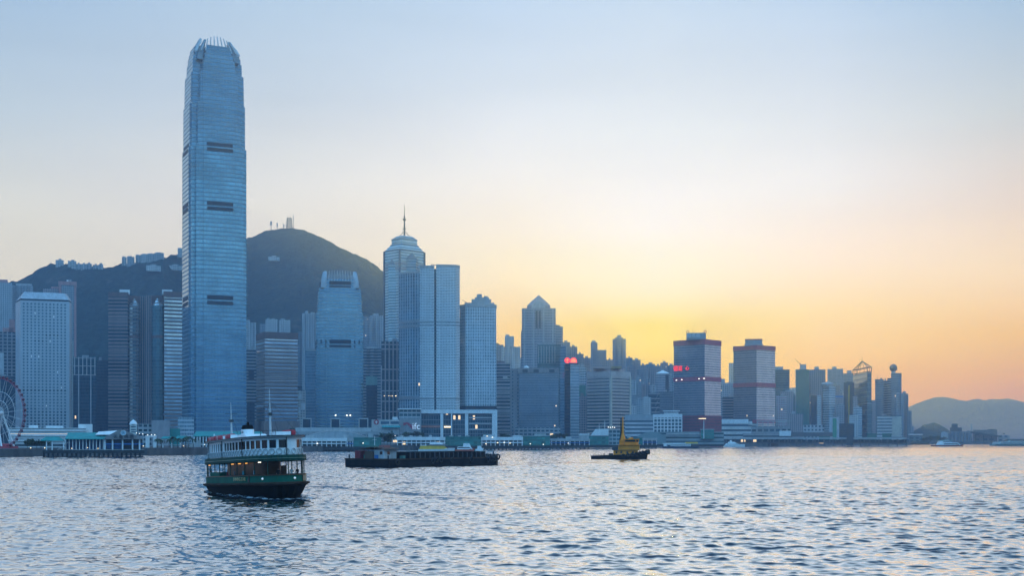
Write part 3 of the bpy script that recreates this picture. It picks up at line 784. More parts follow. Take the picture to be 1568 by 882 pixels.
for i, yp in ((0, 393), (1, 383), (2, 386), (3, 390)):
    a, c_ = Vector(p[i]), Vector(p[(i + 1) % 4]); md = (a + c_) / 2; e = (c_ - a).normalized(); nrm = Vector((e.y, -e.x))
    hw = (c_ - a).length * 0.24; t0 = md - e * hw; t1 = md + e * hw; t2 = md + nrm * hw * 0.75
    tri = [tuple(t0 - nrm * 2), tuple(t0), tuple(t2), tuple(t1), tuple(t1 - nrm * 2)]
    zt, ze = b.z(yp), b.z(yp + 11)
    q = MB(); q.loft([(tri, 0), (tri, [ze] * 5)], 0, 0)
    b.part('pointed_bay', q, F_center if i in (0, 2) else F_centerd)
    q = MB(); q.loft([(tri, [ze + .02] * 5), ([tri[0], tri[1], tuple(md - nrm * 1.0), tri[3], tri[4]], [ze, ze, zt, ze, ze])], 0, 0)
    b.part('bay_gable', q, M_blueedge)
q = MB(); cx_, cy_ = cc
z0 = b.z(357.6)
q.tube((cx_, cy_, z0), (cx_, cy_, b.z(333)), 1.3, .9, 8); q.tube((cx_, cy_, b.z(333)), (cx_, cy_, b.z(308)), .75, .28, 6)
for dx, dy in ((9, 0), (-9, 0), (0, 9), (0, -9)): q.tube((cx_ + dx, cy_ + dy, z0 - 1), (cx_, cy_, b.z(349)), .5, .4, 5)
b.part('mast', q, M_dark)
for py, r_, h in ((345.5, 2.6, 1.2), (331, 2.4, 2.4), (327, 1.2, 1.6)):
    q = MB(); q.lathe([(0.2, -h / 2), (r_, -h / 2), (r_, h / 2), (.2, h / 2)], 8, 0, (cx_, cy_, b.z(py))); b.part('antenna_platform', q, M_dark)

# ------------------------------------------------------------------ the curved hotel slab and its neighbour
F_fsd = facade((0.34, 0.43, 0.48), (0.10, 0.19, 0.26), 3.4, 3.5, .62, .86, .4, .12, .4)
F_fsw = facade((0.62, 0.67, 0.69), (0.12, 0.2, 0.25), 3.1, 3.5, .80, .62, .45, .05, .35)
F_fsg = facade((0.2, 0.27, 0.32), (0.06, 0.11, 0.15), 2.0, 3.5, .8, .6, .4, .12, .35)
b = Bld('broad curved slab of serviced flats with white storey bands', 610, 704, 405, 1430, 'residential_tower', 'apartment tower', base=3.2, pxc=657)
def arc(pa, pb, bulge, n):
    a, c_ = Vector(pa), Vector(pb); e = (c_ - a); nn = Vector((e.y, -e.x)).normalized(); o = []
    for i in range(n + 1):
        t = i / n; o.append(tuple(a + e * t + nn * bulge * 4 * t * (1 - t)))
    return o
zl = b.z(652)
A = arc((b.lx(610), 22), (b.lx(643), 4.5), 1.8, 6) + [(b.lx(643), 30), (b.lx(612), 36)]
m = MB(); m.prism(A, zl, b.z(415), 0, 1, True); b.part('left_wing', m, [F_fsd, M_roof])
Bp = arc((b.lx(643) + .05, 3.0), (b.lx(664.5), -0.5), .5, 3) + [(b.lx(664.5), 28), (b.lx(643) + .05, 29.5)]
m = MB(); m.prism(Bp, zl, b.z(407.5), 0, 1, True); b.part('middle_wing', m, [F_fsw, M_roof])
Cp = [(b.lx(664.5) + .05, 4.0), (b.lx(668.5) - .05, 4.0), (b.lx(668.5) - .05, 27), (b.lx(664.5) + .05, 27)]
m = MB(); m.prism(Cp, zl, b.z(411), 0, 1, True); b.part('recess', m, [F_fsg, M_roof])
Dp = arc((b.lx(668.5), -0.6), (b.lx(698), 1.0), .6, 4) + [(b.lx(704), 6.5), (b.lx(704), 26), (b.lx(668.5), 27)]
m = MB(); m.prism(Dp, zl, b.z(406), 0, 1, True); b.part('right_wing', m, [F_fsw, M_roof])
for poly, yt_ in ((A, 415), (Bp, 407.5), (Dp, 406)):
    for (ya, yb) in ((489.5, 494), (496, 501), (606.5, 612)):
        q = MB(); q.prism(offset_poly(poly, .35), b.z(yb), b.z(ya), 0, 0, True); b.part('louvre_band', q, M_steel)
    q = MB(); q.prism(offset_poly(poly, .45), b.z(yt_ + 2.4), b.z(yt_) + .8, 0, 0, True); b.part('parapet', q, M_conc)
for poly, yt_ in ((Bp, 412), (Dp, 410)):
    m = MB(); m.prism(offset_poly(poly, .4), 0, 1.0, 0, 0, True); first = None
    z = b.z(648)
    while z < b.z(yt_):
        if first is None: first = m.build('floor_band', plain('pale_blue_spandrel', (.74, .77, .78), .5), b.root, (0, 0, z))
        else: copy_child(first, b.root, (0, 0, z))
        z += 3.5
q = MB(); q.path([(b.lx(660), 10, b.z(406)), (b.lx(661), 10, b.z(403)), (b.lx(685), 10, b.z(406.5))], .35, 5); b.part('roof_crane', q, M_dark)
for px in (614, 640, 661, 672, 700):
    q = MB(); q.box(b.lx(px) - 1.4, b.lx(px) + 1.4, 12, 15, 0, zl + .1); b.part('column', q, M_conc)

F_hot = facade((0.60, 0.66, 0.69), (0.26, 0.34, 0.39), 1.9, 3.4, .60, .80, .4, .05, .3)
b = Bld('curved fine-ribbed hotel tower with stepped roof beside the broad slab', 704, 760, 449, 1450, 'hotel', 'hotel tower', base=3.2, pxc=732)
P_ = [(b.lx(704), 9.0), (b.lx(712.5), 1.5)] + arc((b.lx(713), 0), (b.lx(760), 3.5), 2.2, 8)[0:] + [(b.lx(760), 24), (b.lx(704), 26)]
m = MB(); m.prism(P_, b.z(652), b.z(467), 0, 1, True); b.part('facade', m, [F_hot, M_roof])
q = MB(); q.prism(offset_poly(P_, .5), b.z(470.5), b.z(466), 0, 0, True); b.part('parapet', q, M_conc)
for a0, a1, yy in ((711, 757, 463), (722, 752, 457.5), (727, 749, 454.5), (730, 738, 449.5), (741, 747, 452.5)):
    q = MB(); q.box(b.lx(a0), b.lx(a1), 4 + (732 - a0) * -.01 + (467 - yy) * .1, 20, b.z(467.5), b.z(yy)); b.part('roof_block', q, M_conc)
q = MB(); q.prism(offset_poly(P_, .4), b.z(627), b.z(622), 0, 0, True); b.part('louvre_band', q, M_louv)
q = MB(); q.tube((b.lx(715), 8, b.z(463)), (b.lx(708), 8, b.z(458)), .3, .2, 5); b.part('roof_crane', q, M_dark)
for px in (707, 720, 733, 746, 758):
    q = MB(); q.box(b.lx(px) - 1.2, b.lx(px) + 1.2, 13, 16, 0, b.z(652) + .1); b.part('column', q, M_conc)

# shopping podium with its white frame, logo block to the left
b = Bld('glass shopping podium in a big white frame under the hotel', 645, 761, 628, 1385, 'shopping_podium', 'shopping mall', base=3.2)
F_mall = facade((0.16, 0.2, 0.22), (0.05, 0.09, 0.11), 2.6, 5.0, .88, .85, .3, .12, .5, lit=.02)
q = MB(); q.box(b.lx(645), b.lx(760), 1.5, 22, 0, b.z(634)); b.part('glazing', q, [F_mall, M_roof])
q = MB(); q.box(b.lx(645), b.lx(761.5), -.8, 22.5, b.z(633.5), b.z(628)); b.part('roof_slab', q, M_white)
for px, w in ((676.5, 4.4), (691.5, 1.8), (714.5, 5), (757.5, 8)):
    q = MB(); q.box(b.lx(px - w / 2), b.lx(px + w / 2), -.6, 1.45, 0, b.z(633.5) - .01); b.part('column', q, M_white)
for py in (655,):
    q = MB(); q.box(b.lx(645), b.lx(674), .6, 1.45, b.z(py), b.z(py - 3)); b.part('shop_sign_band', q, plain('coral_sign', (.5, .2, .14), .5))
    q = MB(); q.box(b.lx(680), b.lx(690), .6, 1.45, b.z(py), b.z(py - 2)); b.part('shop_sign_band', q, M_warm)
for py in (641, 650, 659):
    q = MB(); q.box(b.lx(718), b.lx(753), .7, 1.45, b.z(py), b.z(py - 2.2)); b.part('transom', q, M_conc)
F_pod = facade((0.36, 0.4, 0.42), (0.09, 0.16, 0.18), 4.5, 4.6, .85, .6, .3, .12, .4)
b = Bld('pale stone mall corner block carrying a large lettered logo', 608.5, 645, 626, 1370, 'shopping_mall', 'shopping mall', base=3.2)
q = MB(); q.box(b.lx(612), b.lx(645), 0, 20, 0, b.z(641)); b.part('stone_wall', q, [plain('grey_stone', (.30, .31, .32), .7), M_roof])
q = MB(); q.box(b.lx(611), b.lx(644.6), 1.0, 19, b.z(641.05), b.z(627.5)); b.part('glazed_storey', q, [F_pod, M_roof])
q = MB(); q.box(b.lx(609), b.lx(645.6), -.6, 20, b.z(627.4), b.z(625.8)); b.part('roof_slab', q, M_white)

def letters(parent, name, txt, size, loc, mat, rx=90, ext=.12, rz=0, align='CENTER'):
    cu = bpy.data.curves.new(name, 'FONT'); cu.body = txt; cu.size = size; cu.extrude = ext; cu.align_x = align; cu.align_y = 'CENTER'
    tmp = bpy.data.objects.new('tmp', cu); C.objects.link(tmp)
    dg = bpy.context.evaluated_depsgraph_get(); dg.update()
    me = bpy.data.meshes.new_from_object(tmp.evaluated_get(dg)); bpy.data.objects.remove(tmp)
    me.materials.clear(); me.materials.append(mat); me.name = name
    o = bpy.data.objects.new(name, me); C.objects.link(o); o.parent = parent
    o.location = loc; o.rotation_euler = (R(rx), 0, rz)
    return o
letters(b.root, 'lettering', 'ifc', 9.6, (b.lx(637.2), -.3, b.z(653.5)), glow('added_glow_white', (.8, .88, .95), .35))  # white letters given an added glow to stand out from the wall
q = MB()
pts = [(617.5, 651), (621, 648.2), (624.5, 648.8), (627, 651), (630, 654), (632.5, 656.5)]
for (a0, a1), w in zip(zip(pts[:-1], pts[1:]), (1.0, 1.4, 1.7, 1.7, 1.2)):
    q.box(b.lx(a0[0]), b.lx(a1[0]) + .1, -.35, -.04, min(b.z(a0[1]), b.z(a1[1])) - w * .5, max(b.z(a0[1]), b.z(a1[1])) + w * .45)
b.part('logo_ribbon', q, plain('logo_red', (.42, .06, .09), .5))
b = Bld('low mall wing with round red emblem and turquoise awning', 569, 611, 640, 1360, 'shopping_mall', 'shopping mall', base=3.2)
q = MB(); q.box(b.lx(569), b.lx(611.5), 0, 18, 0, b.z(643)); b.part('stone_wall', q, [plain('pale_stone', (.5, .49, .47), .7), M_roof])
q = MB(); q.box(b.lx(601), b.lx(609), .5, 14, b.z(643.1), b.z(638.5)); b.part('roof_block', q, M_white)
q = MB(); q.lathe([(0.02, 0), (2.7, 0), (2.7, .35), (0.02, .35)], 20)
for i, v in enumerate(q.v): q.v[i] = (v[0] + b.lx(576.3), -v[2] - .02, v[1] + b.z(646.8))
e_ = b.part('emblem', q, M_red)
q = MB(); q.box(b.lx(576.3) - .45, b.lx(576.3) + .45, -.6, -.38, b.z(646.8) - 1.6, b.z(646.8) + 1.6); q.box(b.lx(576.3) - 1.3, b.lx(576.3) + 1.3, -.59, -.39, b.z(646.8) - .4, b.z(646.8) + .4)
q.build('emblem_symbol', M_white, e_)
q = MB(); q.box(b.lx(585), b.lx(613), -3.2, -.02, b.z(655), b.z(652)); b.part('awning', q, plain('turquoise_awning', (.05, .45, .46), .5))
for px in (583, 598):
    q = MB(); q.box(b.lx(px), b.lx(px + 13), -.2, -.02, b.z(649.6), b.z(645.6)); b.part('window', q, M_glassb)
b = Bld('grey terrace of stepped podium decks in front of the twin towers', 440, 569, 655, 1200, 'podium_terrace', 'terrace', base=3.2)
q = MB(); q.box(b.lx(440), b.lx(612), 0, 60, 0, b.z(661)); b.part('lower_deck', q, [facade((.3, .32, .33), (.06, .09, .1), 6, 5, .8, .4, .2, lit=.03), M_roof])
q = MB(); q.box(b.lx(452), b.lx(570), 14, 70, b.z(661.05), b.z(655)); b.part('upper_deck', q, [M_conc, M_roof])
for a0, a1, yy in ((462, 477, 640.5), (506, 521, 640.5), (549, 564, 640.5)):
    b_ = Bld({462: 'dark glass lift pavilion in a pale frame, nearest the banded brown tower', 506: 'dark glass lift pavilion in a pale frame, below the tower with white fins', 549: 'dark glass lift pavilion in a pale frame, beside the low mall wing'}[a0], a0, a1, yy, 1290, 'glass_pavilion', 'pavilion', 'framed glass pavilions on the terrace', base=8)
    q = MB(); q.box(b_.lx(a0 + 1.6), b_.lx(a1 - 1.6), .4, 8, 0, b_.z(yy + 2)); b_.part('glass_box', q, M_glassd)
    for xx in (a0, a1 - 1.5):
        q = MB(); q.box(b_.lx(xx), b_.lx(xx + 1.5), 0, 8.2, 0, b_.z(yy + 1.6) - .01); b_.part('frame_post', q, M_conc)
    q = MB(); q.box(b_.lx(a0), b_.lx(a1), -.1, 8.3, b_.z(yy + 1.6), b_.z(yy)); b_.part('frame_beam', q, M_conc)

# ------------------------------------------------------------------ left edge: tower with the round windows, exchange twins
M_jard = plain('pale_aluminium', (0.50, 0.54, 0.57), 0.5, 0.1, wear=.12, scale=.05)
b = Bld('white tower pierced by rows of round porthole windows', 23, 110.5, 447, 1500, 'office_tower', 'office tower', base=3.2, pxc=70)
p = b.footprint(31.5, 86.0)
p = [(b.lx(23), 38), (b.lx(31.5), 0), (b.lx(106.5), 0), (b.lx(110.5), 20), (b.lx(108), 40), (b.lx(24), 40)]
m = MB(); m.prism(p, 0, b.z(461), 0, 0); b.part('wall', m, [M_jard])
pr = offset_poly(p, -1.0)
m = MB(); m.prism(pr, b.z(461.1), b.z(458.5), 0, 0); b.part('roof_recess', m, [M_louv])
tp = [(b.lx(35), 30), (b.lx(37), 8), (b.lx(98), 8), (b.lx(103), 18), (b.lx(102), 32), (b.lx(36), 34)]
m = MB(); m.loft([(p, b.z(458.4)), (tp, b.z(447))], 0, 0); b.part('hipped_roof', m, [plain('pale_roof_panel', (.42, .46, .5), .5, .2)])
wm = MB()
N_ = 10
def disc(mb, cx, y, cz, r, n=10):
    mb.add([(cx + r * math.cos(2 * math.pi * k / n), y, cz + r * math.sin(2 * math.pi * k / n)) for k in range(n)])
M_port = facade((.06, .1, .13), (.06, .1, .13), 3, 3, 1, 1, .35, .1, .5); M_portd = M_glassd
cols_ = [36.5 + i * 5.75 for i in range(12)]; rows_ = [466 + j * 4.72 for j in range(43)]
dk = MB(); disc(dk, 0, 0, 0, 1.22, 12)
w0 = None; rest = MB(); cnt = 0; frame_m = plain('window_surround', (.32, .36, .39), .5)
cells = [(i, j) for j in range(42, -1, -1) for i in range(12)]
lit_cells = {(3, 3), (7, 12), (4, 17), (9, 22), (2, 17), (10, 27), (8, 4), (6, 33)}
for (i, j) in cells:
    lx_, lz_ = b.lx(cols_[i]), b.z(rows_[j])
    if cnt < 100:
        if w0 is None:
            w0 = dk.build('window', M_glassb, b.root, (lx_, -.06, lz_)); wd_ = dk.build('window', M_glassd, b.root, (b.lx(cols_[0]), -.06, b.z(rows_[42] + 4.72)))
        else: copy_child(w0 if (i * 7 + j * 3) % 5 else wd_, b.root, (lx_, -.06, lz_))
        cnt += 1
    else: disc(rest, lx_, -.06, lz_, 1.15)
rest_u = MB()
o = rest.build('window', [facade((.13, .19, .235), (.13, .19, .235), 3, 3, 1, 1, .3, .12, .4)], b.root); o['kind'] = 'stuff'
dkr = MB()
for i in range(12): disc(dkr, b.lx(cols_[i]), -.09, b.z(rows_[28]), 1.22)
for i in (6, 7, 8, 9): disc(dkr, b.lx(cols_[i]), -.09, b.z(rows_[10]), 1.1)
for i in (3, 4, 5): disc(dkr, b.lx(cols_[i]), -.09, b.z(rows_[12]), 1.1)
o = dkr.build('dark_window', M_louv, b.root); o['kind'] = 'stuff'
for (i, j) in sorted(lit_cells):
    q = MB(); disc(q, 0, 0, 0, .75); q.build('lit_window', M_dimlamp, b.root, (b.lx(cols_[i]), -.12, b.z(rows_[j])))

tower('blue grey block of flats at the far left behind the porthole tower', -30, 19, 432, 2050, F_res, name='apartment_tower', cat='apartment tower', plants=[(-30, 12, 427, M_pink)])
flats('pale ribbed apartment tower peeping over the porthole tower roof', 17, 51, 437, 2100, F_res2, 4, 3, tops=[(24, 49, 434)])
q = tower('pink topped low apartment block behind the porthole tower', 66, 91, 442, 1800, F_resp, name='apartment_tower', cat='apartment tower', plants=[(78, 90, 438, M_pink)])
b = tower('grey glass apartment tower framed in pink at its edges', 90, 117, 432, 1790, F_res2, name='apartment_tower', cat='apartment tower', parapet=(M_pink, .5, 4))
for a0, a1 in ((90, 94), (113.5, 117)):
    q = MB(); q.box(b.lx(a0), b.lx(a1), -1, -.02, 0, b.H - 4.1); b.part('pink_edge', q, M_pink)
q = MB(); q.box(b.lx(102), b.lx(105), 2, 6, b.H, b.z(428.5)); b.part('roof_dish', q, M_white)
tower('dark hotel with a grid of square windows and pink roof block', -30, 24.5, 508, 1560, F_grid, name='hotel', cat='hotel', plants=[(4, 24, 501, M_pink), (14, 23, 488, M_pink)], dep=20)
tower('small pale blank tower cut by the left picture edge', -40, 6, 540, 1450, plain('pale_render', (.5, .52, .54), .7), name='office_block', cat='office block', dep=18)
tower('dark glass block standing behind the big wheel', -45, 23, 576, 1380, F_darkgl, name='office_block', cat='office block', dep=20)
tower('thin pale green lift tower against the porthole tower', 107.6, 112.6, 522, 1560, facade((.42, .5, .48), GL, 3, 3, .4, .5, .2), name='office_block', cat='office block', dep=14)
b = tower('dark glass office with white lattice fins on its top storeys', 112, 148, 547, 1430, F_darkgl, dep=22)
for i in range(6):
    x = 113.5 + i * 6.2
    q = MB(); q.box(b.lx(x), b.lx(x + 1.6), -.5, -.02, b.z(574 if i not in (1, 4) else 650), b.z(547)); b.part('white_fin', q, M_conc)
for py in (548, 560, 574):
    q = MB(); q.box(b.lx(112.5), b.lx(147), -.42, -.03, b.z(py + 1), b.z(py)); b.part('white_rail', q, M_conc)
tower('plain dark block between the lattice office and the brown twins', 147, 168, 552, 1640, F_darkgl, dep=25)

M_exb = plain('brown_granite', (0.17, 0.105, 0.095), 0.6); M_exl = plain('mauve_granite', (0.27, 0.2, 0.195), 0.6)
F_exd = facade((0.27, 0.2, 0.19), (0.02, 0.035, 0.05), 50, 4.0, 1, .55, .35, .12, .3)
F_exb = facade((0.2, 0.18, 0.18), (0.78, 0.84, 0.80), 50, 4.4, 1, .60, .95, .04, .12)
F_exs = facade((0.27, 0.2, 0.195), (0.05, 0.07, 0.08), 2.6, 4.0, .45, .9, .3, .06, .3)
F_exg = facade((0.07, 0.12, 0.13), (0.10, 0.2, 0.22), 1.8, 4.0, .85, .7, .45, .05, .35)
def circ_arc(cx, cy, r, a0, a1, n): return [(cx + r * math.cos(R(a0 + (a1 - a0) * i / n)), cy + r * math.sin(R(a0 + (a1 - a0) * i / n))) for i in range(n + 1)]
def exch(label, x0, x1, flip):
    b = Bld(label, x0, x1, 447, 1560, 'office_tower', 'office tower', 'brown granite exchange twins', base=3.2)
    X = (lambda t: b.lx(x0 + t)) if not flip else (lambda t: b.lx(x1 - t))
    fx = 1 if not flip else -1
    def P_(pts):
        pts = [(X(t), y) for t, y in pts]
        return pts if not flip else pts[::-1]
    blk_ = P_([(0, 5), (29.5, 0), (31, 24), (1, 28)])
    m = MB(); m.prism(blk_, 0, b.z(449 if not flip else 447.5), 0, 1); b.part('banded_wing', m, [F_exb if flip else F_exd, M_exb])
    bands(b, blk_, M_exl if not flip else M_brownl, z0=8, z1=b.z(456), flo=4.4, h=1.7, out=.4)
    q = MB(); q.prism(offset_poly(blk_, .5), b.z(455), b.z(447.5 if not flip else 446), 0, 0, True); b.part('parapet', q, M_exb)
    bay = P_([(29.6, 6), (32, 1), (37, -2), (42, -1.5), (46.5, 1), (49, 6), (49, 20), (29.6, 20)])
    m = MB(); m.prism(bay, 0, b.z(468), 0, 1); b.part('rounded_bay', m, [F_exb if not flip else F_exg, M_exb])
    tip = (X(40), 10)
    m = MB(); m.loft([(bay, b.z(468)), ([(tip[0] + (q_[0] - tip[0]) * .08, tip[1] + (q_[1] - tip[1]) * .08) for q_ in bay], b.z(456))], 0, 0); b.part('pointed_cap', m, [F_exb])
    sp = P_([(49.05, 7), (57.5, 7), (57.5, 26), (49.05, 26)])
    m = MB(); m.prism(sp, 0, b.z(452), 0, 1); b.part('striped_bay', m, [F_exs, M_exb])
    back = P_([(30, 20.1), (50, 20.1), (52, 34), (28, 34)])
    m = MB(); m.prism(back, 0, b.z(450), 0, 1); b.part('core', m, [M_exb])
    q = MB(); q.prism(offset_poly(bay, .3), b.z(518), b.z(513.5), 0, 0, True); b.part('belt_course', q, M_exb)
    q = MB(); q.box(min(X(17), X(33)), max(X(17), X(33)), 8, 18, b.z(449.5), b.z(442.5)); b.part('plant_room', q, M_white)
    return b
M_brownl = plain('light_brown_granite', (0.25, 0.19, 0.175), 0.55)
exch('brown exchange tower with dark banded wing and bright rounded bay', 166, 223.5, False)
exch('brown exchange tower with bright banded wing beside the tallest skyscraper', 224, 281, True)

# between the tallest tower and the finned tower
G1 = 'tall apartment towers on the hillside'
flats('slim pale apartment tower just right of the tallest skyscraper, left of a pair', 374, 382.5, 490, 2150, F_resw, 2, 2, G1)
flats('slim pale apartment tower just right of the tallest skyscraper, right of a pair', 382.5, 392.5, 494, 2150, F_res, 2, 2, G1)
b = tower('grey mid rise office with a dark square on its upper wall', 374, 393, 535, 1620, F_banddk, dep=20)
q = MB(); q.box(b.lx(380.5), b.lx(389), -.4, -.02, b.z(581), b.z(566)); b.part('dark_panel', q, M_louv)
tower('low dark annexe at the foot of the grey mid rise office', 378, 390, 616, 1480, F_darkgl, dep=14)
flats('short apartment tower behind the brown banded office, left of the twin towers there', 398, 407, 496, 2420, F_res2, 2, 2, G1)
flats('white apartment tower behind the brown banded office, left twin', 406.5, 425, 489, 2420, F_resw, 3, 2.5, G1, tops=[(409, 413, 487), (416, 421, 487.5)])
flats('white apartment tower behind the brown banded office, right twin', 427, 444.5, 490, 2430, F_resw, 3, 2.5, G1, tops=[(430, 436, 488)])
F_hs = facade((0.25, 0.19, 0.175), (0.60, 0.62, 0.62), 40, 4.0, 1, .58, .9, .03, .14)
b = tower('brown stone office tower with mirror window bands and flat brown top', 392, 456, 509, 1480, F_hs, c=406, al=74, base=3.2)
bands(b, b.poly, M_brownl, z0=12, z1=b.z(521), flo=4.1, h=1.75, out=.4)
q = MB(); q.prism(offset_poly(b.poly, .6), b.z(519), b.z(508.5), 0, 0, True); b.part('parapet', q, M_brown)
q = MB(); q.prism(offset_poly(b.poly, 2), 0, b.z(645), 0, 0, True); b.part('podium', q, M_brownl)
flats('dim apartment tower left of the finned glass tower, lower of two', 456, 467, 508, 2250, F_res2, 2, 2.5, G1)
flats('tall apartment tower with ribbed crown just left of the finned glass tower', 462.5, 487, 480, 2230, F_res, 4, 2.5, G1, tops=[(467, 472, 476), (476, 482, 478)])
tower('blue glass office wedged left of the finned glass tower', 467, 488, 538, 1700, F_blugl, dep=26, plants=[(469, 486, 533, M_steel)])
b = tower('small white block patched with signboards beside the brown banded office', 455.5, 468, 598, 1540, F_resw, dep=14, name='office_block', cat='office block')
for a0, a1, ya, yb in ((457, 462, 612, 603), (461, 467, 628, 618), (457, 460, 634, 624)):
    q = MB(); q.box(b.lx(a0), b.lx(a1), -.35, -.02, b.z(ya), b.z(yb)); b.part('signboard', q, plain('pale_sign', (.6, .66, .7), .5))
flats('apartment tower right of the finned glass tower, darker of two', 552, 569, 485, 2380, F_res2, 3, 2.5, G1)
flats('apartment tower right of the finned glass tower, paler stepped one', 567, 586.5, 483, 2400, F_res, 3, 2.5, G1, tops=[(571, 580, 480)])
flats('banded grey tower below the hillside flats beside the finned tower', 556, 584, 534, 1760, F_banddk, 3, 3, name='office_tower', cat='office tower', tops=[(562, 577, 531)])
b = tower('dark glass office with a pale green top box', 561, 577.5, 577, 1500, F_darkgl, dep=16, base=3.2)
q = MB(); q.box(b.lx(560.5), b.lx(578), -.5, 16, b.z(590), b.z(577) + .4); b.part('top_box', q, plain('pale_green_panel', (.2, .34, .31), .5))
M_nex = plain('pale_pink_granite', (.42, .38, .38), .6)
b = tower('dark windowed office caged by a pale stone grid', 584, 614, 523, 1480, facade((.05, .06, .07), (.03, .05, .07), 2, 4, .9, .8, .35, .12, .4, lit=.004), base=3.2, dep=24)
for i in range(6):
    x = 584 + i * 6
    q = MB(); q.box(b.lx(x) - .7, b.lx(x) + .7, -.9, -.02, 0, b.H - (0 if i else b.H * .24)); b.part('stone_pier', q, M_nex)
for py in (527, 534, 565, 582, 598, 614, 630):
    q = MB(); q.box(b.lx(584), b.lx(614), -.7, -.03, b.z(py + 1.8), b.z(py)); b.part('stone_beam', q, M_nex)
for px in (588, 594.5, 600, 605):
    q = MB(); q.box(b.lx(px), b.lx(px + 3), -.4, -.05, b.z(607.2), b.z(606)); b.part('lit_window', q, M_warm)

# ------------------------------------------------------------------ right of the hotel: pyramid roof tower and neighbours
G2 = 'far apartment towers behind the pyramid roof tower'
flats('faded apartment tower right of the ribbed hotel, lower left one', 757, 771, 528, 2450, F_res2, 3, 2.5, G2)
flats('faded apartment tower with a taller cap, between hotel and pyramid roof tower', 768, 797, 531, 2350, F_resw, 4, 2.5, G2, steps=[(773, 787, 515)], tops=[(774, 780, 512.5)])
tower('dark brown curved office just right of the ribbed hotel', 759, 781, 556, 1720, F_banddk, dep=24, plants=[(761, 773, 553, M_brown)])
b = tower('dark office with pale storey bands right of the hotel podium', 760, 786, 581, 1600, F_banddk, dep=26, base=3.2)
bands(b, b.poly, plain('grey_band', (.32, .33, .34), .7), z0=6, z1=b.H - 1, flo=4.6, h=1.7, out=.35)
F_cos = facade((0.36, 0.34, 0.36), (0.15, 0.19, 0.23), 2.4, 3.9, .66, .55, .4, .13, .3)
b = Bld('tall grey tower with a pyramid roof', 797.5, 862, 450, 1950, 'office_tower', 'office tower')
q = MB(); q.box(b.lx(799), b.lx(851), 0, 46, 0, b.z(472)); b.part('facade', q, [F_cos, M_roof])
for a0, a1, yy in ((797.5, 799, 506), (851, 857.5, 497), (857.5, 862, 499.5)):
    q = MB(); q.box(b.lx(a0) + (.02 if a0 > 800 else 0), b.lx(a1), 8, 40, 0, b.z(yy)); b.part('side_wing', q, [F_cos, M_roof])
base_ = [(b.lx(807), 3), (b.lx(842.5), 3), (b.lx(842.5), 37), (b.lx(807), 37)]
apx = (b.lx(824.5), 20)
m = MB(); m.loft([(base_, b.z(472.05)), (base_, b.z(467.5)), (scale_poly(base_, .52), b.z(458.5)), (scale_poly(base_, .03), b.z(450))], 0, 0); b.part('pyramid_roof', m, plain('mauve_roof', (.3, .27, .3), .6))
q = MB(); q.lathe([(0.05, 0), (10.5, 0), (10.5, 1.2), (.05, 1.2)], 24)
for i, v in enumerate(q.v): q.v[i] = (v[0] + b.lx(824.5), 2.9 - v[2], max(v[1] + b.z(471.9), b.z(471.8)))
b.part('arched_gable', q, plain('pale_stone', (.5, .49, .47), .7))
for a0, a1, ya, yb in ((820.5, 823.3, 503, 476), (825.3, 828.1, 503, 476)):
    q = MB(); q.box(b.lx(a0), b.lx(a1), -.35, -.02, b.z(ya), b.z(yb)); b.part('dark_slot', q, M_louv)
for px in (803.5, 816.5, 832.5, 846.5):
    q = MB(); q.box(b.lx(px) - .9, b.lx(px) + .9, -.7, -.02, b.z(660), b.z(473)); b.part('stone_pier', q, M_conc)
for px, py, h in ((799, 522, 20), (840, 540, 16)):
    pass
b = tower('green glass office with arched top in front of the pyramid roof tower', 823, 859, 528, 1760, F_greengl, dep=30)
ar = [(b.lx(825), 4)] ; q = MB()
pts = [(b.lx(824) + (b.lx(850) - b.lx(824)) * i / 10, b.H + 4.2 * math.sin(math.pi * (0.15 + .7 * i / 10))) for i in range(11)]
q.add([(x, 1.2, z) for x, z in pts] + [(b.lx(850), 1.2, b.H - .1), (b.lx(824), 1.2, b.H - .1)]); q.add([(x, 9, z) for x, z in reversed(pts)] + [(b.lx(824), 9, b.H - .1), (b.lx(850), 9, b.H - .1)])
for (xa, za), (xb, zb) in zip(pts[:-1], pts[1:]): q.add([(xa, 1.2, za), (xb, 1.2, zb), (xb, 9, zb), (xa, 9, za)])
b.part('arched_roof', q, M_steel)
for i in range(7):
    x = 824 + i * 4.2
    q = MB(); q.box(b.lx(x), b.lx(x + 1), -.5, -.02, b.z(556), b.z(530)); b.part('top_fin', q, M_conc)
tower('narrow blue green office strip right of the green glass office', 857.5, 866.5, 531, 1740, F_blugl, dep=24)
F_mir = facade((0.26, 0.29, 0.31), (0.23, 0.27, 0.3), 1.5, 1.9, .9, .78, .62, .03, .16, tilt=.02)
b = Bld('wide flat mirror glass block with grey concrete crown', 781, 856, 563, 1500, 'office_block', 'office block', base=3.2)
q = MB(); q.box(b.lx(781), b.lx(794.5), 1.5, 34, 0, b.z(564.5)); b.part('side_core', q, [facade((.24, .25, .27), GL, 6, 4, .2, .4, .2), M_roof])
q = MB(); q.box(b.lx(794.5), b.lx(855.5), 0, 33, 0, b.z(571.5)); b.part('mirror_wall', q, [F_mir, M_roof])
q = MB(); q.box(b.lx(793), b.lx(856), -.5, 33.5, b.z(571.4), b.z(563.5)); b.part('crown', q, plain('grey_concrete', (.27, .27, .28), .8))
for px in (800, 817, 841):
    q = MB(); q.box(b.lx(px), b.lx(px + 8), -.8, -.52, b.z(570.5), b.z(566)); b.part('vent', q, M_dark)
q = MB(); q.lathe([(3.2, 0), (3.0, 1.6), (1.6, 3), (0.1, 3.4)], 12, 0, (b.lx(806), 14, b.z(563.6))); b.part('roof_dome', q, M_white)
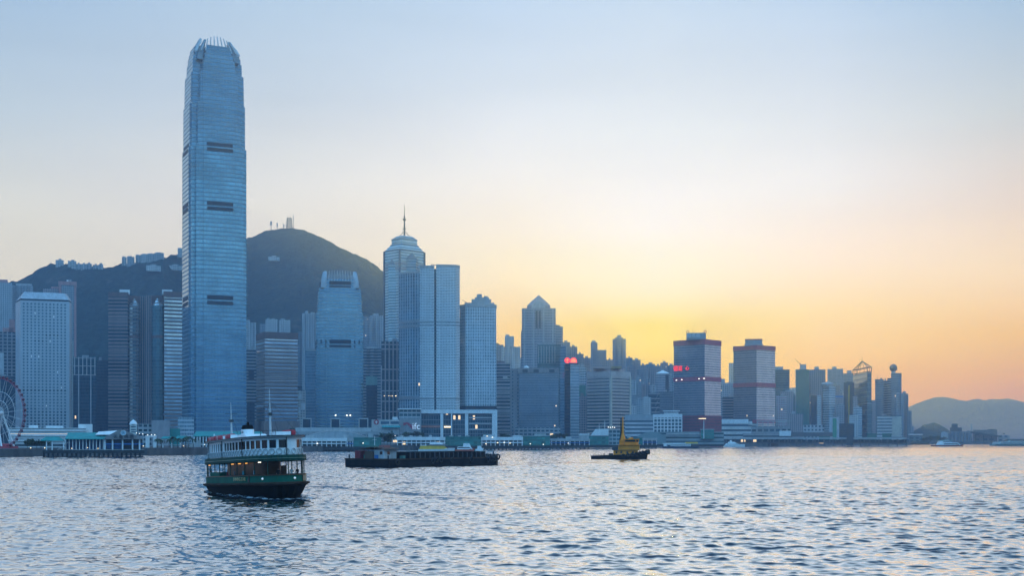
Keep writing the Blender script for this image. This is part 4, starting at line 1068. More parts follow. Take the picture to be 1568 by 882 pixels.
q = MB(); q.box(b.lx(788), b.lx(858), -4, -.1, 0, b.z(655)); b.part('podium', q, facade((.3, .33, .35), GL, 5, 4, .7, .5, .2, lit=.01))

b = Bld('slim glass tower with dark flank and red rooftop neon sign', 864.3, 887, 558, 1560, 'office_tower', 'office tower', base=3.2)
p = b.footprint(873.3, 55)
q = MB(); q.quadwall(p[0], p[1], 0, b.H, 0, 0); u = q.quadwall(p[1], p[2], 0, b.H, 0, 1); q.quadwall(p[2], p[3], 0, b.H, 0, 0); q.quadwall(p[3], p[0], 0, b.H, 0, 0); q.add([(x, y, b.H) for x, y in p], None, 2)
b.part('facade', q, [F_darkgl, facade((.34, .42, .46), (.26, .36, .42), 1.5, 3.6, .9, .8, .55, .12, .2), M_roof])
fr = b.part('sign_frame', MB().box(b.lx(865.5), b.lx(885), 4, 5, b.H - .02, b.z(556.5)), M_dark)
q = MB(); q.lathe([(0.02, 0), (3.4, 0), (3.4, .6), (0.02, .6)], 20)
for i, v in enumerate(q.v): q.v[i] = (v[0] + b.lx(868.6), 3.9 - v[2], v[1] + b.z(551.8))
sg = b.part('neon_sign', q, M_neon)
q = MB(); q.box(b.lx(868.6) - .5, b.lx(868.6) + .5, 3.0, 3.25, b.z(551.8) - 3, b.z(551.8) + 3); q.box(b.lx(868.6) - 1.9, b.lx(868.6) + 1.9, 3.02, 3.23, b.z(551.8) + .2, b.z(551.8) + 1.0)
q.build('sign_symbol', M_neon2, sg)
n_ = 16; x0_, x1_, zb_ = b.lx(872.8), b.lx(883.6), b.z(555.4)
def half(x0, x1, zb, h, y0, y1):
    q = MB(); cx = (x0 + x1) / 2; r = (x1 - x0) / 2
    pts = [(cx - r * math.cos(math.pi * i / n_), zb + h * math.sin(math.pi * i / n_) ** .8) for i in range(n_ + 1)]
    q.add([(x, y0, z) for x, z in pts]); q.add([(x, y1, z) for x, z in reversed(pts)])
    for (xa, za), (xc, zc) in zip(pts, pts[1:] + pts[:1]): q.add([(xa, y0, za), (xc, y0, zc), (xc, y1, zc), (xa, y1, za)])
    return q
sg2 = b.part('neon_sign', half(x0_, x1_, zb_, 6.4, 3.3, 3.9), M_neon)
half(x0_ + .9, x1_ - .9, zb_ + .4, 5.0, 3.0, 3.28).build('sign_glow_face', M_neon2, sg2)
q = MB()
for px in (875.5, 878.6, 881.5): q.box(b.lx(px) - .7, b.lx(px) + .7, 5.2, 6, b.H - .02, b.H + 1.2)
b.part('roof_vents', q, M_dark)

G3 = 'stepped far apartment towers right of the neon sign'
for i, (a0, a1, yy, lab) in enumerate(((861, 873, 524, 'with a cap, nearest the neon sign'), (872.5, 884, 531, 'second step down from the neon sign'), (883.5, 893.5, 542, 'third step down from the neon sign'), (893, 904.5, 548, 'lowest step, beside the two stage slim tower'))):
    flats('faded mauve apartment tower ' + lab, a0, a1, yy, 2480 + 8 * i, F_resp if i % 2 else F_res2, 3, 2.5, G3, tops=[(a0 + 3, a1 - 4, yy - 2.6)])
flats('slim apartment tower in two steps left of the lone crowned tower', 904.5, 928.5, 536, 2420, F_resp, 4, 2.5, steps=[(904.5, 915, 524.5)], tops=[(906, 912, 521.5)])
flats('lone slim apartment tower with a small round crown against the yellow sky', 938, 958.5, 519, 2440, F_resp, 3, 3, tops=[(942, 954, 516.5), (945, 951, 513)])
for i, (a0, a1, yy, lab) in enumerate(((928, 938.5, 551, 'low one left of the lone crowned tower'), (958, 968.5, 548, 'with cap just right of the lone crowned tower'), (968, 981, 551, 'second right of the lone crowned tower'), (979, 990, 559, 'third right of the lone crowned tower'), (989, 1003, 557.5, 'fourth right of the lone crowned tower'), (1002, 1013, 560, 'fifth right of the lone crowned tower'), (1011, 1023, 555.5, 'with gabled cap, sixth right of the crowned tower'), (1021, 1034, 559.5, 'partly hidden by the red banded tower'))):
    flats('mauve block ' + lab, a0, a1, yy, 2700 + 10 * i, (F_resp, F_res2, F_resp)[i % 3], 3, 2.5, 'hazy apartment blocks right of the crowned tower', tops=[(a0 + 4, a1 - 4, yy - 2.4)])
for i, (a0, a1, yy, lab) in enumerate(((960, 975, 562, 'nearest the cream banded office'), (973, 992, 566, 'second from the cream banded office'), (990, 1007, 563, 'left of the pale pyramid cap'))):
    flats('dim pinkish apartment slab in the lower row, ' + lab, a0, a1, yy, 2380 + 10 * i, (F_resp, F_res2)[i % 2], 4, 2.5, 'lower row of pinkish slabs')
tower('small pale office with a window grid beside the neon sign tower', 885, 897.5, 562, 1900, facade((.5, .54, .56), GL, 3, 3.6, .7, .6, .2), dep=20)
tower('low block wrapped in green netting beside the neon sign tower', 885.5, 897, 590, 1750, M_net, dep=18, name='office_block', cat='office block')
tower('dull mauve office block below the netted block', 886, 901, 607, 1640, F_resp, dep=22, name='office_block', cat='office block')
F_band = facade((0.48, 0.42, 0.40), (0.055, 0.065, 0.08), 30, 4, 1, .6, .3, .13, .35)
b = tower('cream office slab with dark window stripes and pale corner rib', 899, 965.5, 569, 1600, F_band, c=935.3, base=3.2)
bands(b, b.poly, plain('cream_pink_stone', (.52, .45, .42), .7), z0=5, z1=b.z(575.5), flo=4.05, h=1.8, out=.45)
q = MB(); q.prism(offset_poly(b.poly, .55), b.z(575.5), b.z(569) + .6, 0, 0, True); b.part('parapet', q, plain('cream_pink_stone', (.52, .45, .42), .7))
p = b.poly
q = MB(); q.prism(rect(2.6, 2.6, p[1][0], p[1][1] + .4, R(45)), 0, b.z(575.4)); b.part('corner_rib', q, M_cream)
q = MB(); q.prism(rect(2.4, 2.4, p[2][0] - .3, p[2][1], R(45)), 0, b.z(575.4)); b.part('corner_rib', q, M_cream)
q = MB(); q.prism(scale_poly(p, .72), b.H - .1, b.z(563.5)); b.part('roof_storey', q, plain('pink_roof_panel', (.45, .33, .31), .7))
q = MB(); q.box(b.lx(936), b.lx(952), 6, 20, b.z(563.6), b.z(560.6)); b.part('plant_room', q, plain('ochre_panel', (.42, .3, .15), .7))
q = MB(); q.box(b.lx(908), b.lx(926), 8, 22, b.z(563.6), b.z(561.4)); b.part('plant_room', q, plain('pink_roof_panel', (.45, .33, .31), .7))
b = tower('grey tower capped by a small pale pyramid roof', 1003.5, 1026, 572, 2150, F_cos, dep=24)
bp_ = [(b.lx(1004), 0), (b.lx(1025.5), 0), (b.lx(1025.5), 24), (b.lx(1004), 24)]
m = MB(); m.loft([(bp_, b.H + .05), (scale_poly(bp_, .04), b.z(566.5))], 0, 0); b.part('pyramid_roof', m, M_white)
q = MB(); q.box(b.lx(1019), b.lx(1024), -.4, -.02, b.z(600), b.z(574)); b.part('dark_slot', q, M_louv)
b = tower('dark lattice fronted office below the pale pyramid cap', 992, 1010, 602, 1800, F_darkgl, dep=20)
for py in (603, 610, 617, 624, 631):
    q = MB(); q.box(b.lx(992), b.lx(1010), -.4, -.02, b.z(py + 1.2), b.z(py)); b.part('pale_rail', q, M_conc)
q = MB()
for i in range(3):
    z0, z1 = b.z(631 - 9 * i), b.z(622 - 9 * i)
    q.tube((b.lx(1003), -.5, z0), (b.lx(1008), -.5, z1), .3, .3, 4)
b.part('lattice_brace', q, M_conc)
tower('mid grey office right of the dark lattice office', 1010, 1031, 600, 1860, F_greygl, dep=22)
for i, (a0, a1, yy, lab, mt) in enumerate(((965, 975, 622, 'nearest the cream banded office', F_resw), (974, 984, 612, 'in the middle, tallest', F_res), (984, 997, 609, 'with balcony stripes, right', F_resw), (968, 978, 606, 'set behind, with rounded top', F_res2))):
    tower('small pale flat block above the ferry terminal, ' + lab, a0, a1, yy, 1760 + (60 if i == 3 else 0), mt, name='apartment_block', cat='apartment block', group='small pale flats above the terminal', dep=16, plants=[(a0 + 2, a1 - 4, yy - 2.2)])
# terminal with bands and white grid
b = Bld('white terminal building with long banded front and gridded end', 957, 1044.5, 634.5, 1520, 'terminal_building', 'terminal', base=3.2)
q = MB(); q.box(b.lx(957), b.lx(1000), 2, 30, 0, b.z(636)); b.part('long_hall', q, [facade((.5, .53, .55), (.07, .1, .13), 60, 4.6, 1, .42, .2, .15, .3), M_white])
q = MB(); q.box(b.lx(957), b.lx(1000), 1.2, 1.95, b.z(644), b.z(636) + .4); b.part('roof_screen', q, plain('grey_screen', (.36, .4, .43), .6))
q = MB(); q.box(b.lx(1000) + .05, b.lx(1044), 1.6, 30, 0, b.z(635)); b.part('gridded_end', q, [facade((.06, .09, .11), (.06, .09, .11), 3, 4, .8, .6, .3), M_white])
for i in range(9):
    x = 1000.3 + i * 5.35
    q = MB(); q.box(b.lx(x), b.lx(x) + 1.2, .6, 1.55, 0, b.z(640)); b.part('grid_column', q, M_white)
for i in range(5):
    y = 641 + i * 5.2
    q = MB(); q.box(b.lx(1000.2), b.lx(1044.3), .7, 1.57, b.z(y + 1.6), b.z(y)); b.part('grid_beam', q, M_white)
q = MB(); q.box(b.lx(999.8), b.lx(1044.6), .4, 1.55, b.z(640), b.z(634.5)); b.part('grid_crown', q, M_white)
q = MB(); q.box(b.lx(1017), b.lx(1039), 8, 22, b.z(635.1), b.z(630)); q.box(b.lx(1015), b.lx(1041), 6, 24, b.z(629.95), b.z(628.6)); b.part('roof_pavilion', q, M_white)

# ------------------------------------------------------------------ the two red banded towers
F_stL = facade((0.27, 0.24, 0.255), (0.25, 0.26, 0.30), 1.4, 3.3, .92, .62, .45, .05, .3)
F_stR = facade((0.80, 0.60, 0.54), (0.58, 0.48, 0.45), 2.2, 3.3, .92, .5, .4, .14, .35)  # sunset-side light painted in: right faces paler and warmer than the left
def two_face(b, c, al, zt, zb=0):
    p = b.footprint(c, al); b.poly = p
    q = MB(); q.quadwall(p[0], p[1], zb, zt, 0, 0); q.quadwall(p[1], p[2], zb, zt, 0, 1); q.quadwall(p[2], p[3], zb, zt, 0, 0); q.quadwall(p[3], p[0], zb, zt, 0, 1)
    q.add([(x, y, zt) for x, y in p], None, 2)
    return b.part('facade', q, [F_stL, F_stR, M_roof])
def red_band(b, ya, yb, out=.5, name='red_band'):
    q = MB(); q.prism(offset_poly(b.poly, out), b.z(yb), b.z(ya), 0, 0, True); return b.part(name, q, M_deepred)
b = Bld('red banded glass tower with rooftop signboard and red neon', 1031, 1104.5, 520, 1780, 'office_tower', 'office tower', base=3.2)
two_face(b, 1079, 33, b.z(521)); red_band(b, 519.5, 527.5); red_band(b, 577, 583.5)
q = MB(); q.prism(offset_poly(b.poly, 1.0), 0, b.z(636.5), 0, 0, True); pod = b.part('podium', q, facade((.25, .035, .055), (.11, .03, .05), 4, 4, .8, .45, .15, .3))
q = MB(); q.box(b.lx(1051), b.lx(1081), 3, 18, b.H, b.z(509.5)); q.box(b.lx(1051.5), b.lx(1080.5), 2.4, 2.98, b.z(518.2), b.z(510)); sb = b.part('rooftop_signboard', q, M_steel)
def local_letters(b, parent, txt, size, px, py, y, mat, name='lettering', rz=0):
    return letters(parent, name, txt, size, (b.lx(px), y, b.z(py)), mat, ext=.1, rz=rz)
local_letters(b, sb, '招商局', 6.2, 1062, 514, 2.2, M_white)
for px in (1053, 1080):
    q = MB(); q.torus((b.lx(px), 4, b.z(508)), 1.7, .5, 'y', 12, 5); b.part('roof_emblem', q, M_deepred)
q = MB(); q.tube((b.lx(1061), 8, b.z(510)), (b.lx(1061), 8, b.z(502)), .25, .15, 5); b.part('aerial', q, M_dark)
p = b.poly; e = (Vector(p[1]) - Vector(p[0])); el = e.length; e.normalize(); ang = math.atan2(e.y, e.x)
def onwall(t, out, z):
    v = Vector(p[0]) + e * t + Vector((e.y, -e.x)) * out
    return (v.x, v.y, z)
for t, s, ch in ((3.6, 8.2, '德'), (11.2, 7.6, '富'), (22.5, 6.4, '心')):
    letters(b.root, 'neon_character', ch, s, onwall(t, .6, b.z(563.3)), M_neon, ext=.2, rz=ang)
    q = MB(); q.lathe([(0.02, 0), (s * .42, 0), (s * .42, .2), (.02, .2)], 14)
    for i, v in enumerate(q.v):
        w_ = Vector(p[0]) + e * (t + v[0]) + Vector((e.y, -e.x)) * (.1 + v[2]); q.v[i] = (w_.x, w_.y, v[1] + b.z(563.3))
    b.part('neon_backing', q, plain('dim_red_backing', (.5, .02, .05), .5))
for t, py in ((5, 581), (14, 580.5), (42, 580), (50, 579.8)):
    q = MB(); v = onwall(t, .7, b.z(py)); q.box(v[0] - 1.2, v[0] + 1.2, v[1] - .3, v[1] + .3, v[2] - .5, v[2] + .5); b.part('lit_window', q, M_coldlamp)
q = MB()
for px in (1074, 1078, 1083, 1089, 1096, 1100): q.box(b.lx(px) - .8, b.lx(px) + .8, -4 if px < 1084 else 4, 60, b.z(641.8), b.z(641))
b.part('podium_lamps', MB().box(b.lx(1070), b.lx(1081), -1.6, -1.1, b.z(641.8), b.z(640.9)), M_warm)
b = Bld('red banded glass tower with plain red rooftop box, right of its twin', 1122.5, 1187.5, 529, 1850, 'office_tower', 'office tower', base=3.2)
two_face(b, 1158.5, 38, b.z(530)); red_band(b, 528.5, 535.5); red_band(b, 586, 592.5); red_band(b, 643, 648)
q = MB(); q.box(b.lx(1140), b.lx(1168), 6, 26, b.H - .05, b.z(526)); q.box(b.lx(1141), b.lx(1167), 7, 25, b.z(525.95), b.z(519.5)); b.part('rooftop_box', q, [M_steel])
q = MB(); q.box(b.lx(1140.5), b.lx(1167.5), 6.6, 25.4, b.z(520.5), b.z(518.6)); b.part('red_band', q, M_deepred)
flats('faint pale apartment tower in the gap between the red banded towers', 1116, 1126, 556, 2600, F_resw, 2, 2)
tower('blue grey office filling the gap between the red banded towers', 1103, 1124, 589, 2000, F_res, dep=24, plants=[(1104, 1110, 580, M_conc), (1110, 1124, 586, M_conc)])
tower('dark storey banded office at the foot of the gap between the red towers', 1106, 1124, 608, 1900, F_banddk, dep=22)
flats('dark teal apartment tower right of the red banded twins', 1184, 1209, 566, 2100, F_greengl, 4, 3, tops=[(1187, 1199, 561.5)])
tower('slim brownish block right of the red banded twins', 1195, 1215, 600, 2020, F_resp, dep=20, name='apartment_block', cat='apartment block')
b = tower('white office with a chequered grid of pink windows', 1188.5, 1205.5, 606, 1930, facade((.55, .53, .54), (.3, .13, .16), 3.2, 3.4, .62, .55, .1, .3), dep=20)
flats('faint block with rounded top left of the netted green tower', 1207, 1218, 594, 2500, F_resw, 2, 2)
tower('greenish block low beside the netted green tower', 1209, 1222, 606, 2250, F_greengl, dep=20, name='apartment_block', cat='apartment block')
b = tower('unfinished tower wrapped in green netting with a crane on top', 1219, 1239, 566, 2180, M_net, dep=24, body='netted_wall', name='construction_tower', cat='construction tower')
b.plant(1225, 1234.5, 558, M_conc, 4, 10)
q = MB(); q.box(b.lx(1218), b.lx(1222), .5, 26, 0, b.z(566) + .3); b.part('bare_concrete_edge', q, M_conc)
q = MB(); q.tube((b.lx(1225.5), 6, b.z(558)), (b.lx(1217), 6, b.z(548.5)), .5, .3, 5); q.tube((b.lx(1225.5), 6, b.z(560)), (b.lx(1225.5), 6, b.z(556)), .7, .5, 5); b.part('tower_crane', q, M_dark)
flats('wide mauve apartment slab joined right of the netted green tower', 1236, 1264, 566, 2230, F_resp, 5, 2.5, tops=[(1247, 1254, 561.5)])
tower('dark slim office at the foot of the mauve slab', 1242, 1251, 606, 2080, F_darkgl, dep=16)
tower('slim white ribbed office at the foot of the mauve slab', 1251, 1257, 606, 2075, F_resw, dep=16)
b = tower('pale green and white office with a rounded dark crown', 1260, 1279, 592, 2080, F_lightgl, c=1270, base=3.2)
q = MB(); q.lathe([(9.4, 0), (9.4, 3), (10, 3.2), (10, 4), (8, 6.2), (3, 7.6), (.1, 8)], 20, 0, (b.lx(1266.5), 9, b.H - .1)); b.part('round_crown', q, M_steel)
for i, (a0, a1, yy, tp) in enumerate(((1267, 1291, 565, (1274, 1281, 561.5)), (1290, 1306.5, 572, (1297, 1304, 567.5)))):
    flats(('wide hazy apartment slab standing behind the rounded crown office', 'hazy apartment slab just left of the open pyramid frame tower')[i], a0, a1, yy, 2750, F_res2, 4, 2.5, 'hazy slabs at the far right', tops=[tp])
b = tower('dark office tower with a thin golden edge strip', 1292, 1308, 586, 2200, F_darkgl, dep=22)
q = MB(); q.box(b.lx(1299), b.lx(1301), -.5, -.02, 0, b.z(590)); b.part('golden_strip', q, M_yellow)
b.plant(1296, 1305, 584.5, M_dark)
tower('blue topped low office left of the golden strip tower', 1279, 1292, 609, 2150, F_resp, dep=18, plants=[(1279, 1291, 606, M_blue)], name='office_block', cat='office block')
tower('small mauve office crowded left of the golden strip tower', 1281, 1293, 620, 2080, F_res2, dep=16, name='office_block', cat='office block')
tower('pinkish narrow tower right of the golden strip tower', 1306, 1313, 607, 2160, F_resp, dep=16)
tower('pale slim office leaning up to the open pyramid frame tower', 1307, 1320, 624, 2020, F_lightgl, dep=16)
# tower with the open steel pyramid
b = Bld('teal glass tower topped by an open steel pyramid frame and mast', 1305.5, 1334.5, 549, 2150, 'office_tower', 'office tower', base=3.2)
p = b.footprint(1328, 76); b.poly = p
q = MB(); q.prism(p, 0, b.z(570.5), 0, 1); b.part('facade', q, [facade((.13, .19, .2), (.08, .15, .165), 2, 7.5, .92, .85, .4, .12, .25), M_roof])
q = MB()
for a, c_ in zip(p, p[1:] + p[:1]):
    q.tube((*a, b.z(570.5)), (*a, b.z(562.5)), .7, .7, 5); q.tube((*a, b.z(562.5)), (*c_, b.z(562.5)), .6, .6, 5); q.tube((*a, b.z(569)), (*c_, b.z(569)), .5, .5, 5)
    md = ((a[0] + c_[0]) / 2, (a[1] + c_[1]) / 2); q.tube((*md, b.z(570.5)), (*md, b.z(562.5)), .4, .4, 5)
    cc = (sum(v[0] for v in p) / 4, sum(v[1] for v in p) / 4)
    q.tube((*a, b.z(562.5)), (*cc, b.z(550.5)), .65, .6, 5); q.tube((*md, b.z(562.5)), (*cc, b.z(550.5)), .4, .4, 5)
b.part('pyramid_frame', q, M_dark)
q = MB(); q.tube((*cc, b.z(551)), (*cc, b.z(543)), .45, .2, 5); b.part('mast', q, M_dark)
q = MB(); q.prism(offset_poly(p, .4), b.z(619), b.z(617), 0, 0, True); b.part('belt_course', q, M_steel)
q = MB(); q.box(b.lx(1334) , b.lx(1340.5), 6, 24, 0, b.z(613)); b.part('side_wing', q, [F_resp, M_roof])
# tower with the sphere
b = Bld('blue grey tower crowned by a large sphere', 1357, 1382, 571, 2200, 'office_tower', 'office tower', base=3.2)
q = MB(); q.box(b.lx(1364.5), b.lx(1380.5), 0, 24, 0, b.z(571.5)); b.part('facade', q, [F_greygl, M_roof])
q = MB(); q.box(b.lx(1359), b.lx(1366.5), 1.5, 22, 0, b.z(579)); b.part('lower_wing', q, [F_banddk, M_roof])
q = MB(); q.lathe([(.05, -6.4)] + [(6.5 * math.cos(R(a)), 6.5 * math.sin(R(a))) for a in range(-75, 90, 12)] + [(.05, 6.5)], 20, 0, (b.lx(1368), 10, b.z(563.2))); b.part('sphere', q, plain('dark_sphere', (.12, .11, .13), .4), smooth=True)
q = MB(); q.lathe([(3.4, 0), (3.0, b.z(567) - b.z(572))], 12, 0, (b.lx(1368), 10, b.z(572))); b.part('neck', q, M_conc)
q = MB(); q.box(b.lx(1373), b.lx(1377), -.5, -.02, 0, b.z(601)); b.part('golden_edge', q, M_cream)
tower('plain blue grey slab left of the sphere crowned tower', 1340, 1353, 581, 2180, F_greygl, dep=22)
tower('lower ridged tower between the blue slab and the sphere tower', 1350, 1361, 583, 2230, F_banddk, dep=20)
flats('brown flat block right of the sphere tower, left one of two', 1372.5, 1383.5, 602, 2150, F_res2, 2, 2.5)
flats('brown flat block with a cap right of the sphere tower, right one of two', 1380.5, 1391, 603, 2190, F_resp, 3, 2.5, tops=[(1382, 1387, 599.5)])
flats('last slim flat block at the shore end of the skyline', 1389, 1396, 629, 2160, F_res2, 2, 2.5)
tower('flared base block closing the right end of the skyline', 1393, 1399, 653, 2120, F_res2, dep=14, name='apartment_block', cat='apartment block')
b = tower('white low office with ribbon windows under the sphere tower', 1343, 1381, 637, 1950, facade((.55, .54, .52), GL, 60, 4.6, 1, .38, .2), dep=20, name='office_block', cat='office block', base=3.2)
q = MB(); q.box(b.lx(1366), b.lx(1380), -.6, -.03, b.z(668), b.z(638)); b.part('stair_tower', q, M_cream)
b = tower('white block with a wide green stripe near the elevated road', 1270, 1285, 639, 1800, plain('pale_render', (.5, .52, .54), .7), dep=14, name='office_block', cat='office block', base=3.2)
q = MB(); q.box(b.lx(1275), b.lx(1281), -.4, -.02, 0, b.z(641)); b.part('green_stripe', q, plain('bright_green', (.02, .3, .17), .5))
tower('squat dark warehouse right of the green striped block', 1284, 1308, 649, 1810, F_darkgl, dep=20, name='warehouse', cat='warehouse', base=3.2)
tower('pale low block with balconies behind the dark warehouse', 1300, 1314, 636, 1930, F_resw, dep=16, name='office_block', cat='office block', base=3.2)
tower('low white hall at the foot of the netted green tower', 1230, 1262, 651, 1830, facade((.5, .52, .54), GL, 5, 5, .5, .5, .2), dep=20, name='hall', cat='hall', base=3.2)
tower('pink brick block between chequered office and netted tower', 1206, 1230, 634, 2000, F_resp, dep=18, name='apartment_block', cat='apartment block')

G4, G5 = 'crowded flats below the mauve row', 'crowded flats among the far right towers'
ORD = ('first', 'second', 'third', 'fourth', 'fifth', 'sixth', 'seventh', 'eighth')
for i, (a0, a1, yy) in enumerate(((966, 974, 583), (974, 982, 577), (981, 990, 588), (989, 996, 580), (996, 1004, 590), (1024, 1032, 574), (1016, 1024, 586))):
    flats('small crowded flat block, %s in from the cream banded office' % ORD[i], a0, a1, yy, 2220 + 12 * i, (F_resw, F_res, F_resp, F_res2)[i % 4], 2, 2, G4, tops=[(a0 + 2, a1 - 3, yy - 2)])
for i, (a0, a1, yy) in enumerate(((1205, 1212, 612), (1211, 1219, 604), (1256, 1262, 598), (1279, 1286, 590), (1286, 1293, 598), (1313, 1320, 612), (1337, 1343, 618), (1352, 1359, 604))):
    flats('small hazy flat block, %s along from the chequered pink office' % ORD[i], a0, a1, yy, 2330 + 9 * i, (F_res, F_resw, F_res2, F_resp)[i % 4], 2, 2, G5, tops=[(a0 + 2, a1 - 3, yy - 2)])

# ------------------------------------------------------------------ buildings and masts on the hill
def hill_block(label, a0, a1, yt, yb, D, mat, grp, tops=(), n=3):
    base = PZ(yb, D) - 5
    return flats(label, a0, a1, yt, D, mat, n, 2, grp, tops=tops, base=base, name='hilltop_building', cat='hilltop building')
HG = 'apartment blocks on the hill crest'
Dl = 2650
for (a0, a1, yt, yb, lab, tp) in (
    (85, 97.5, 398, 406, 'square block alone at the left end of the hill crest', (90, 94, 395.8)),
    (104, 117, 399.5, 411, 'first and tallest of the crest row left of the dip', (109, 114, 397.5)),
    (116, 124.5, 404, 414, 'second of the crest row left of the dip', (119, 122, 402)),
    (124, 132.5, 404, 414, 'third of the crest row left of the dip', (127, 130, 402.2)),
    (132, 140.5, 403.5, 414, 'last of the crest row left of the dip', (135, 138, 401.5)),
    (142, 152, 405.5, 410, 'small low block beside the dip in the crest', (145, 148, 403.6)),
    (151.5, 158, 404.5, 409, 'tiny block right beside the dip in the crest', (153, 156.5, 402.6)),
    (186.5, 194, 393.5, 405, 'left half of the pair right of the dip', (188, 192, 392.4)),
    (194.5, 206, 393, 405, 'right half of the pair right of the dip', (196, 202, 391.8)),
    (207.5, 216, 390.5, 401, 'first of the long crest row near the tallest skyscraper', (209, 213, 389.4)),
    (215.5, 226, 389, 400, 'second of the long crest row near the tallest skyscraper', (218, 223, 388)),
    (225.5, 237, 388.2, 399, 'third of the long crest row near the tallest skyscraper', (228, 233, 387.4)),
    (236.5, 251, 387, 397, 'longest and last of the crest row near the tallest skyscraper', (239, 246, 386))):
    hill_block('pale apartment block, ' + lab, a0, a1, yt, yb, Dl - 10, F_res if len(lab) % 2 else F_resw, HG, [tp])
hill_block('boxy pale block on the crest touching the tallest skyscraper', 272, 282, 379.5, 390, Dl - 10, F_resw, HG)
def hill_y(px, py):
    """distance at which the slope stands at this picture point"""
    Dr = float(ridge_d(px)); Hr = float(ridge_z(px))
    for i in range(200, 0, -1):
        t = i / 200; D = 1800 + t * (Dr - 1800); z = 4 + (Hr - 4) * t ** 1.5
        if YH - (z - EYE) / D * F > py: return D
    return 1850
def villa(label, a0, a1, yt, yb, grp):
    D = hill_y((a0 + a1) / 2, yb) - 25
    b = Bld(label, a0, a1, yt, D, 'hillside_house', 'house', grp, base=PZ(yb, D) - 3)
    w = (a1 - a0) * b.k
    for i, (f0, f1, h) in enumerate(((0, .36, .75), (.3, .72, 1.0), (.68, 1, .7))):
        q = MB(); q.box(-w / 2 + f0 * w, -w / 2 + f1 * w - .1, i * 1.5, 14 + i, 0, 3 + (b.H - 3) * h); b.part('wing', q, [facade((.62, .62, .6), GL, 4, 3.4, .6, .45, .2), M_white])
    return b
villa('long white house low on the slope, left of two by the skyscraper', 224, 246, 404.5, 412.5, 'white houses on the slope')
villa('compact white house on the slope touching the tallest skyscraper', 258, 279, 404.5, 411, 'white houses on the slope')
villa('lone pale house high on the round hill', 411, 428, 391.5, 397, 'white houses on the slope')
def hill_mast(label, px, yt, kind, D=3290):
    zb = float(ridge_z(px)) - 3
    r = thing('radio_mast', label, 'radio mast', (PX(px, D), D, zb), 0, 'masts on the round hill')
    H = PZ(yt, D) - zb; q = MB()
    if kind == 'lattice':
        w0, w1 = 6.5, 4.8
        for sx in (-1, 1):
            for sy in (-1, 1): q.tube((sx * w0, sy * w0, 0), (sx * w1, sy * w1, H), .7, .6, 5)
        for i in range(5):
            z0, z1 = H * i / 5, H * (i + 1) / 5; a = w0 + (w1 - w0) * i / 5; c_ = w0 + (w1 - w0) * (i + 1) / 5
            for s in (-1, 1):
                q.tube((-a * s, -a, z0), (c_ * s, -c_, z1), .5, .5, 4); q.tube((-a * s, a, z0), (c_ * s, c_, z1), .5, .5, 4); q.tube((-a, -a * s, z0), (-c_, c_ * s, z1), .5, .5, 4)
                q.tube((-c_, s * c_, z1), (c_, s * c_, z1), .5, .5, 4)
        q.build('lattice', M_dark, r)
        for i, (dx, z) in enumerate(((-6, .35), (6.5, .3), (-5, .7), (5.5, .62), (4, .9))):
            d_ = MB(); d_.lathe([(.1, -.6), (2.6, -.6), (2.6, .6), (.1, .6)], 8, 0, (dx, -5, H * z)); d_.build('dish', M_conc, r)
    else:
        q.tube((0, 0, 0), (0, 0, H), 1.0, .6, 6); q.build('pole', M_dark, r)
        for z, w in ((.72, kind), (.9, kind * .9)):
            d_ = MB(); d_.tube((0, 0, H * z - 2.6), (0, 0, H * z + 1.6), w, w, 8); d_.build('aerial', M_steel, r)
hill_mast('thick topped pole mast, leftmost on the round hill', 415, 338.5, 2.6)
hill_mast('short pole mast second from the left on the round hill', 424.5, 341, 1.8)
hill_mast('smallest pole mast in the middle of the round hill', 434.5, 343, 1.5)
hill_mast('square lattice mast hung with dishes on the round hill', 443, 333.5, 'lattice')
hill_mast('tallest thin pole mast, rightmost on the round hill', 449, 328.5, 1.1)

# ------------------------------------------------------------------ waterfront: trees first
def leaf_mat(name, a, b):
    t = NT(name); pos = t.n('ShaderNodeNewGeometry')
    n1 = t.noise(pos.outputs['Position'], 0.9, 3, .6)
    t.set(Base_Color=t.mix(n1, a, b), Roughness=.8, Specular_IOR_Level=.2)
    return t.mat
M_leaf = leaf_mat('leaves', (.018, .035, .014, 1), (.05, .075, .03, 1))
M_palm = leaf_mat('palm_leaves', (.02, .04, .02, 1), (.045, .07, .03, 1))
M_bark = plain('bark', (.08, .06, .045), .9)
def crown_mesh(seed, h, w):
    rg = random.Random(seed); q = MB(); cl = []
    for i in range(9):
        a = rg.uniform(0, 6.28); r = rg.uniform(0, .34) * w
        cl.append((math.cos(a) * r, math.sin(a) * r, rg.uniform(.42, .86) * h, rg.uniform(.16, .28) * w))
    for (cx, cy, cz, r) in cl:
        for _ in range(46):
            d = Vector((rg.gauss(0, 1), rg.gauss(0, 1), rg.gauss(0, .8))).normalized() * r * rg.uniform(.45, 1.08)
            c = Vector((cx, cy, cz)) + d; s = rg.uniform(.05, .10) * w * .8
            u = Vector((rg.gauss(0, 1), rg.gauss(0, 1), rg.gauss(0, 1))).normalized(); v = u.orthogonal().normalized()
            q.add([c - u * s, c - v * s * .7, c + u * s, c + v * s * .7])
    return q
def trunk_mesh(seed, h, w):
    rg = random.Random(seed + 99); q = MB(); q.tube((0, 0, 0), (0, 0, h * .45), .05 * h * .5, .03 * h * .5, 6)
    for i in range(5):
        a = i * 1.3 + rg.uniform(0, .5); q.tube((0, 0, h * rg.uniform(.3, .45)), (math.cos(a) * w * .28, math.sin(a) * w * .28, h * rg.uniform(.55, .75)), .02 * h * .5, .008 * h, 5)
    return q
TREES = {}
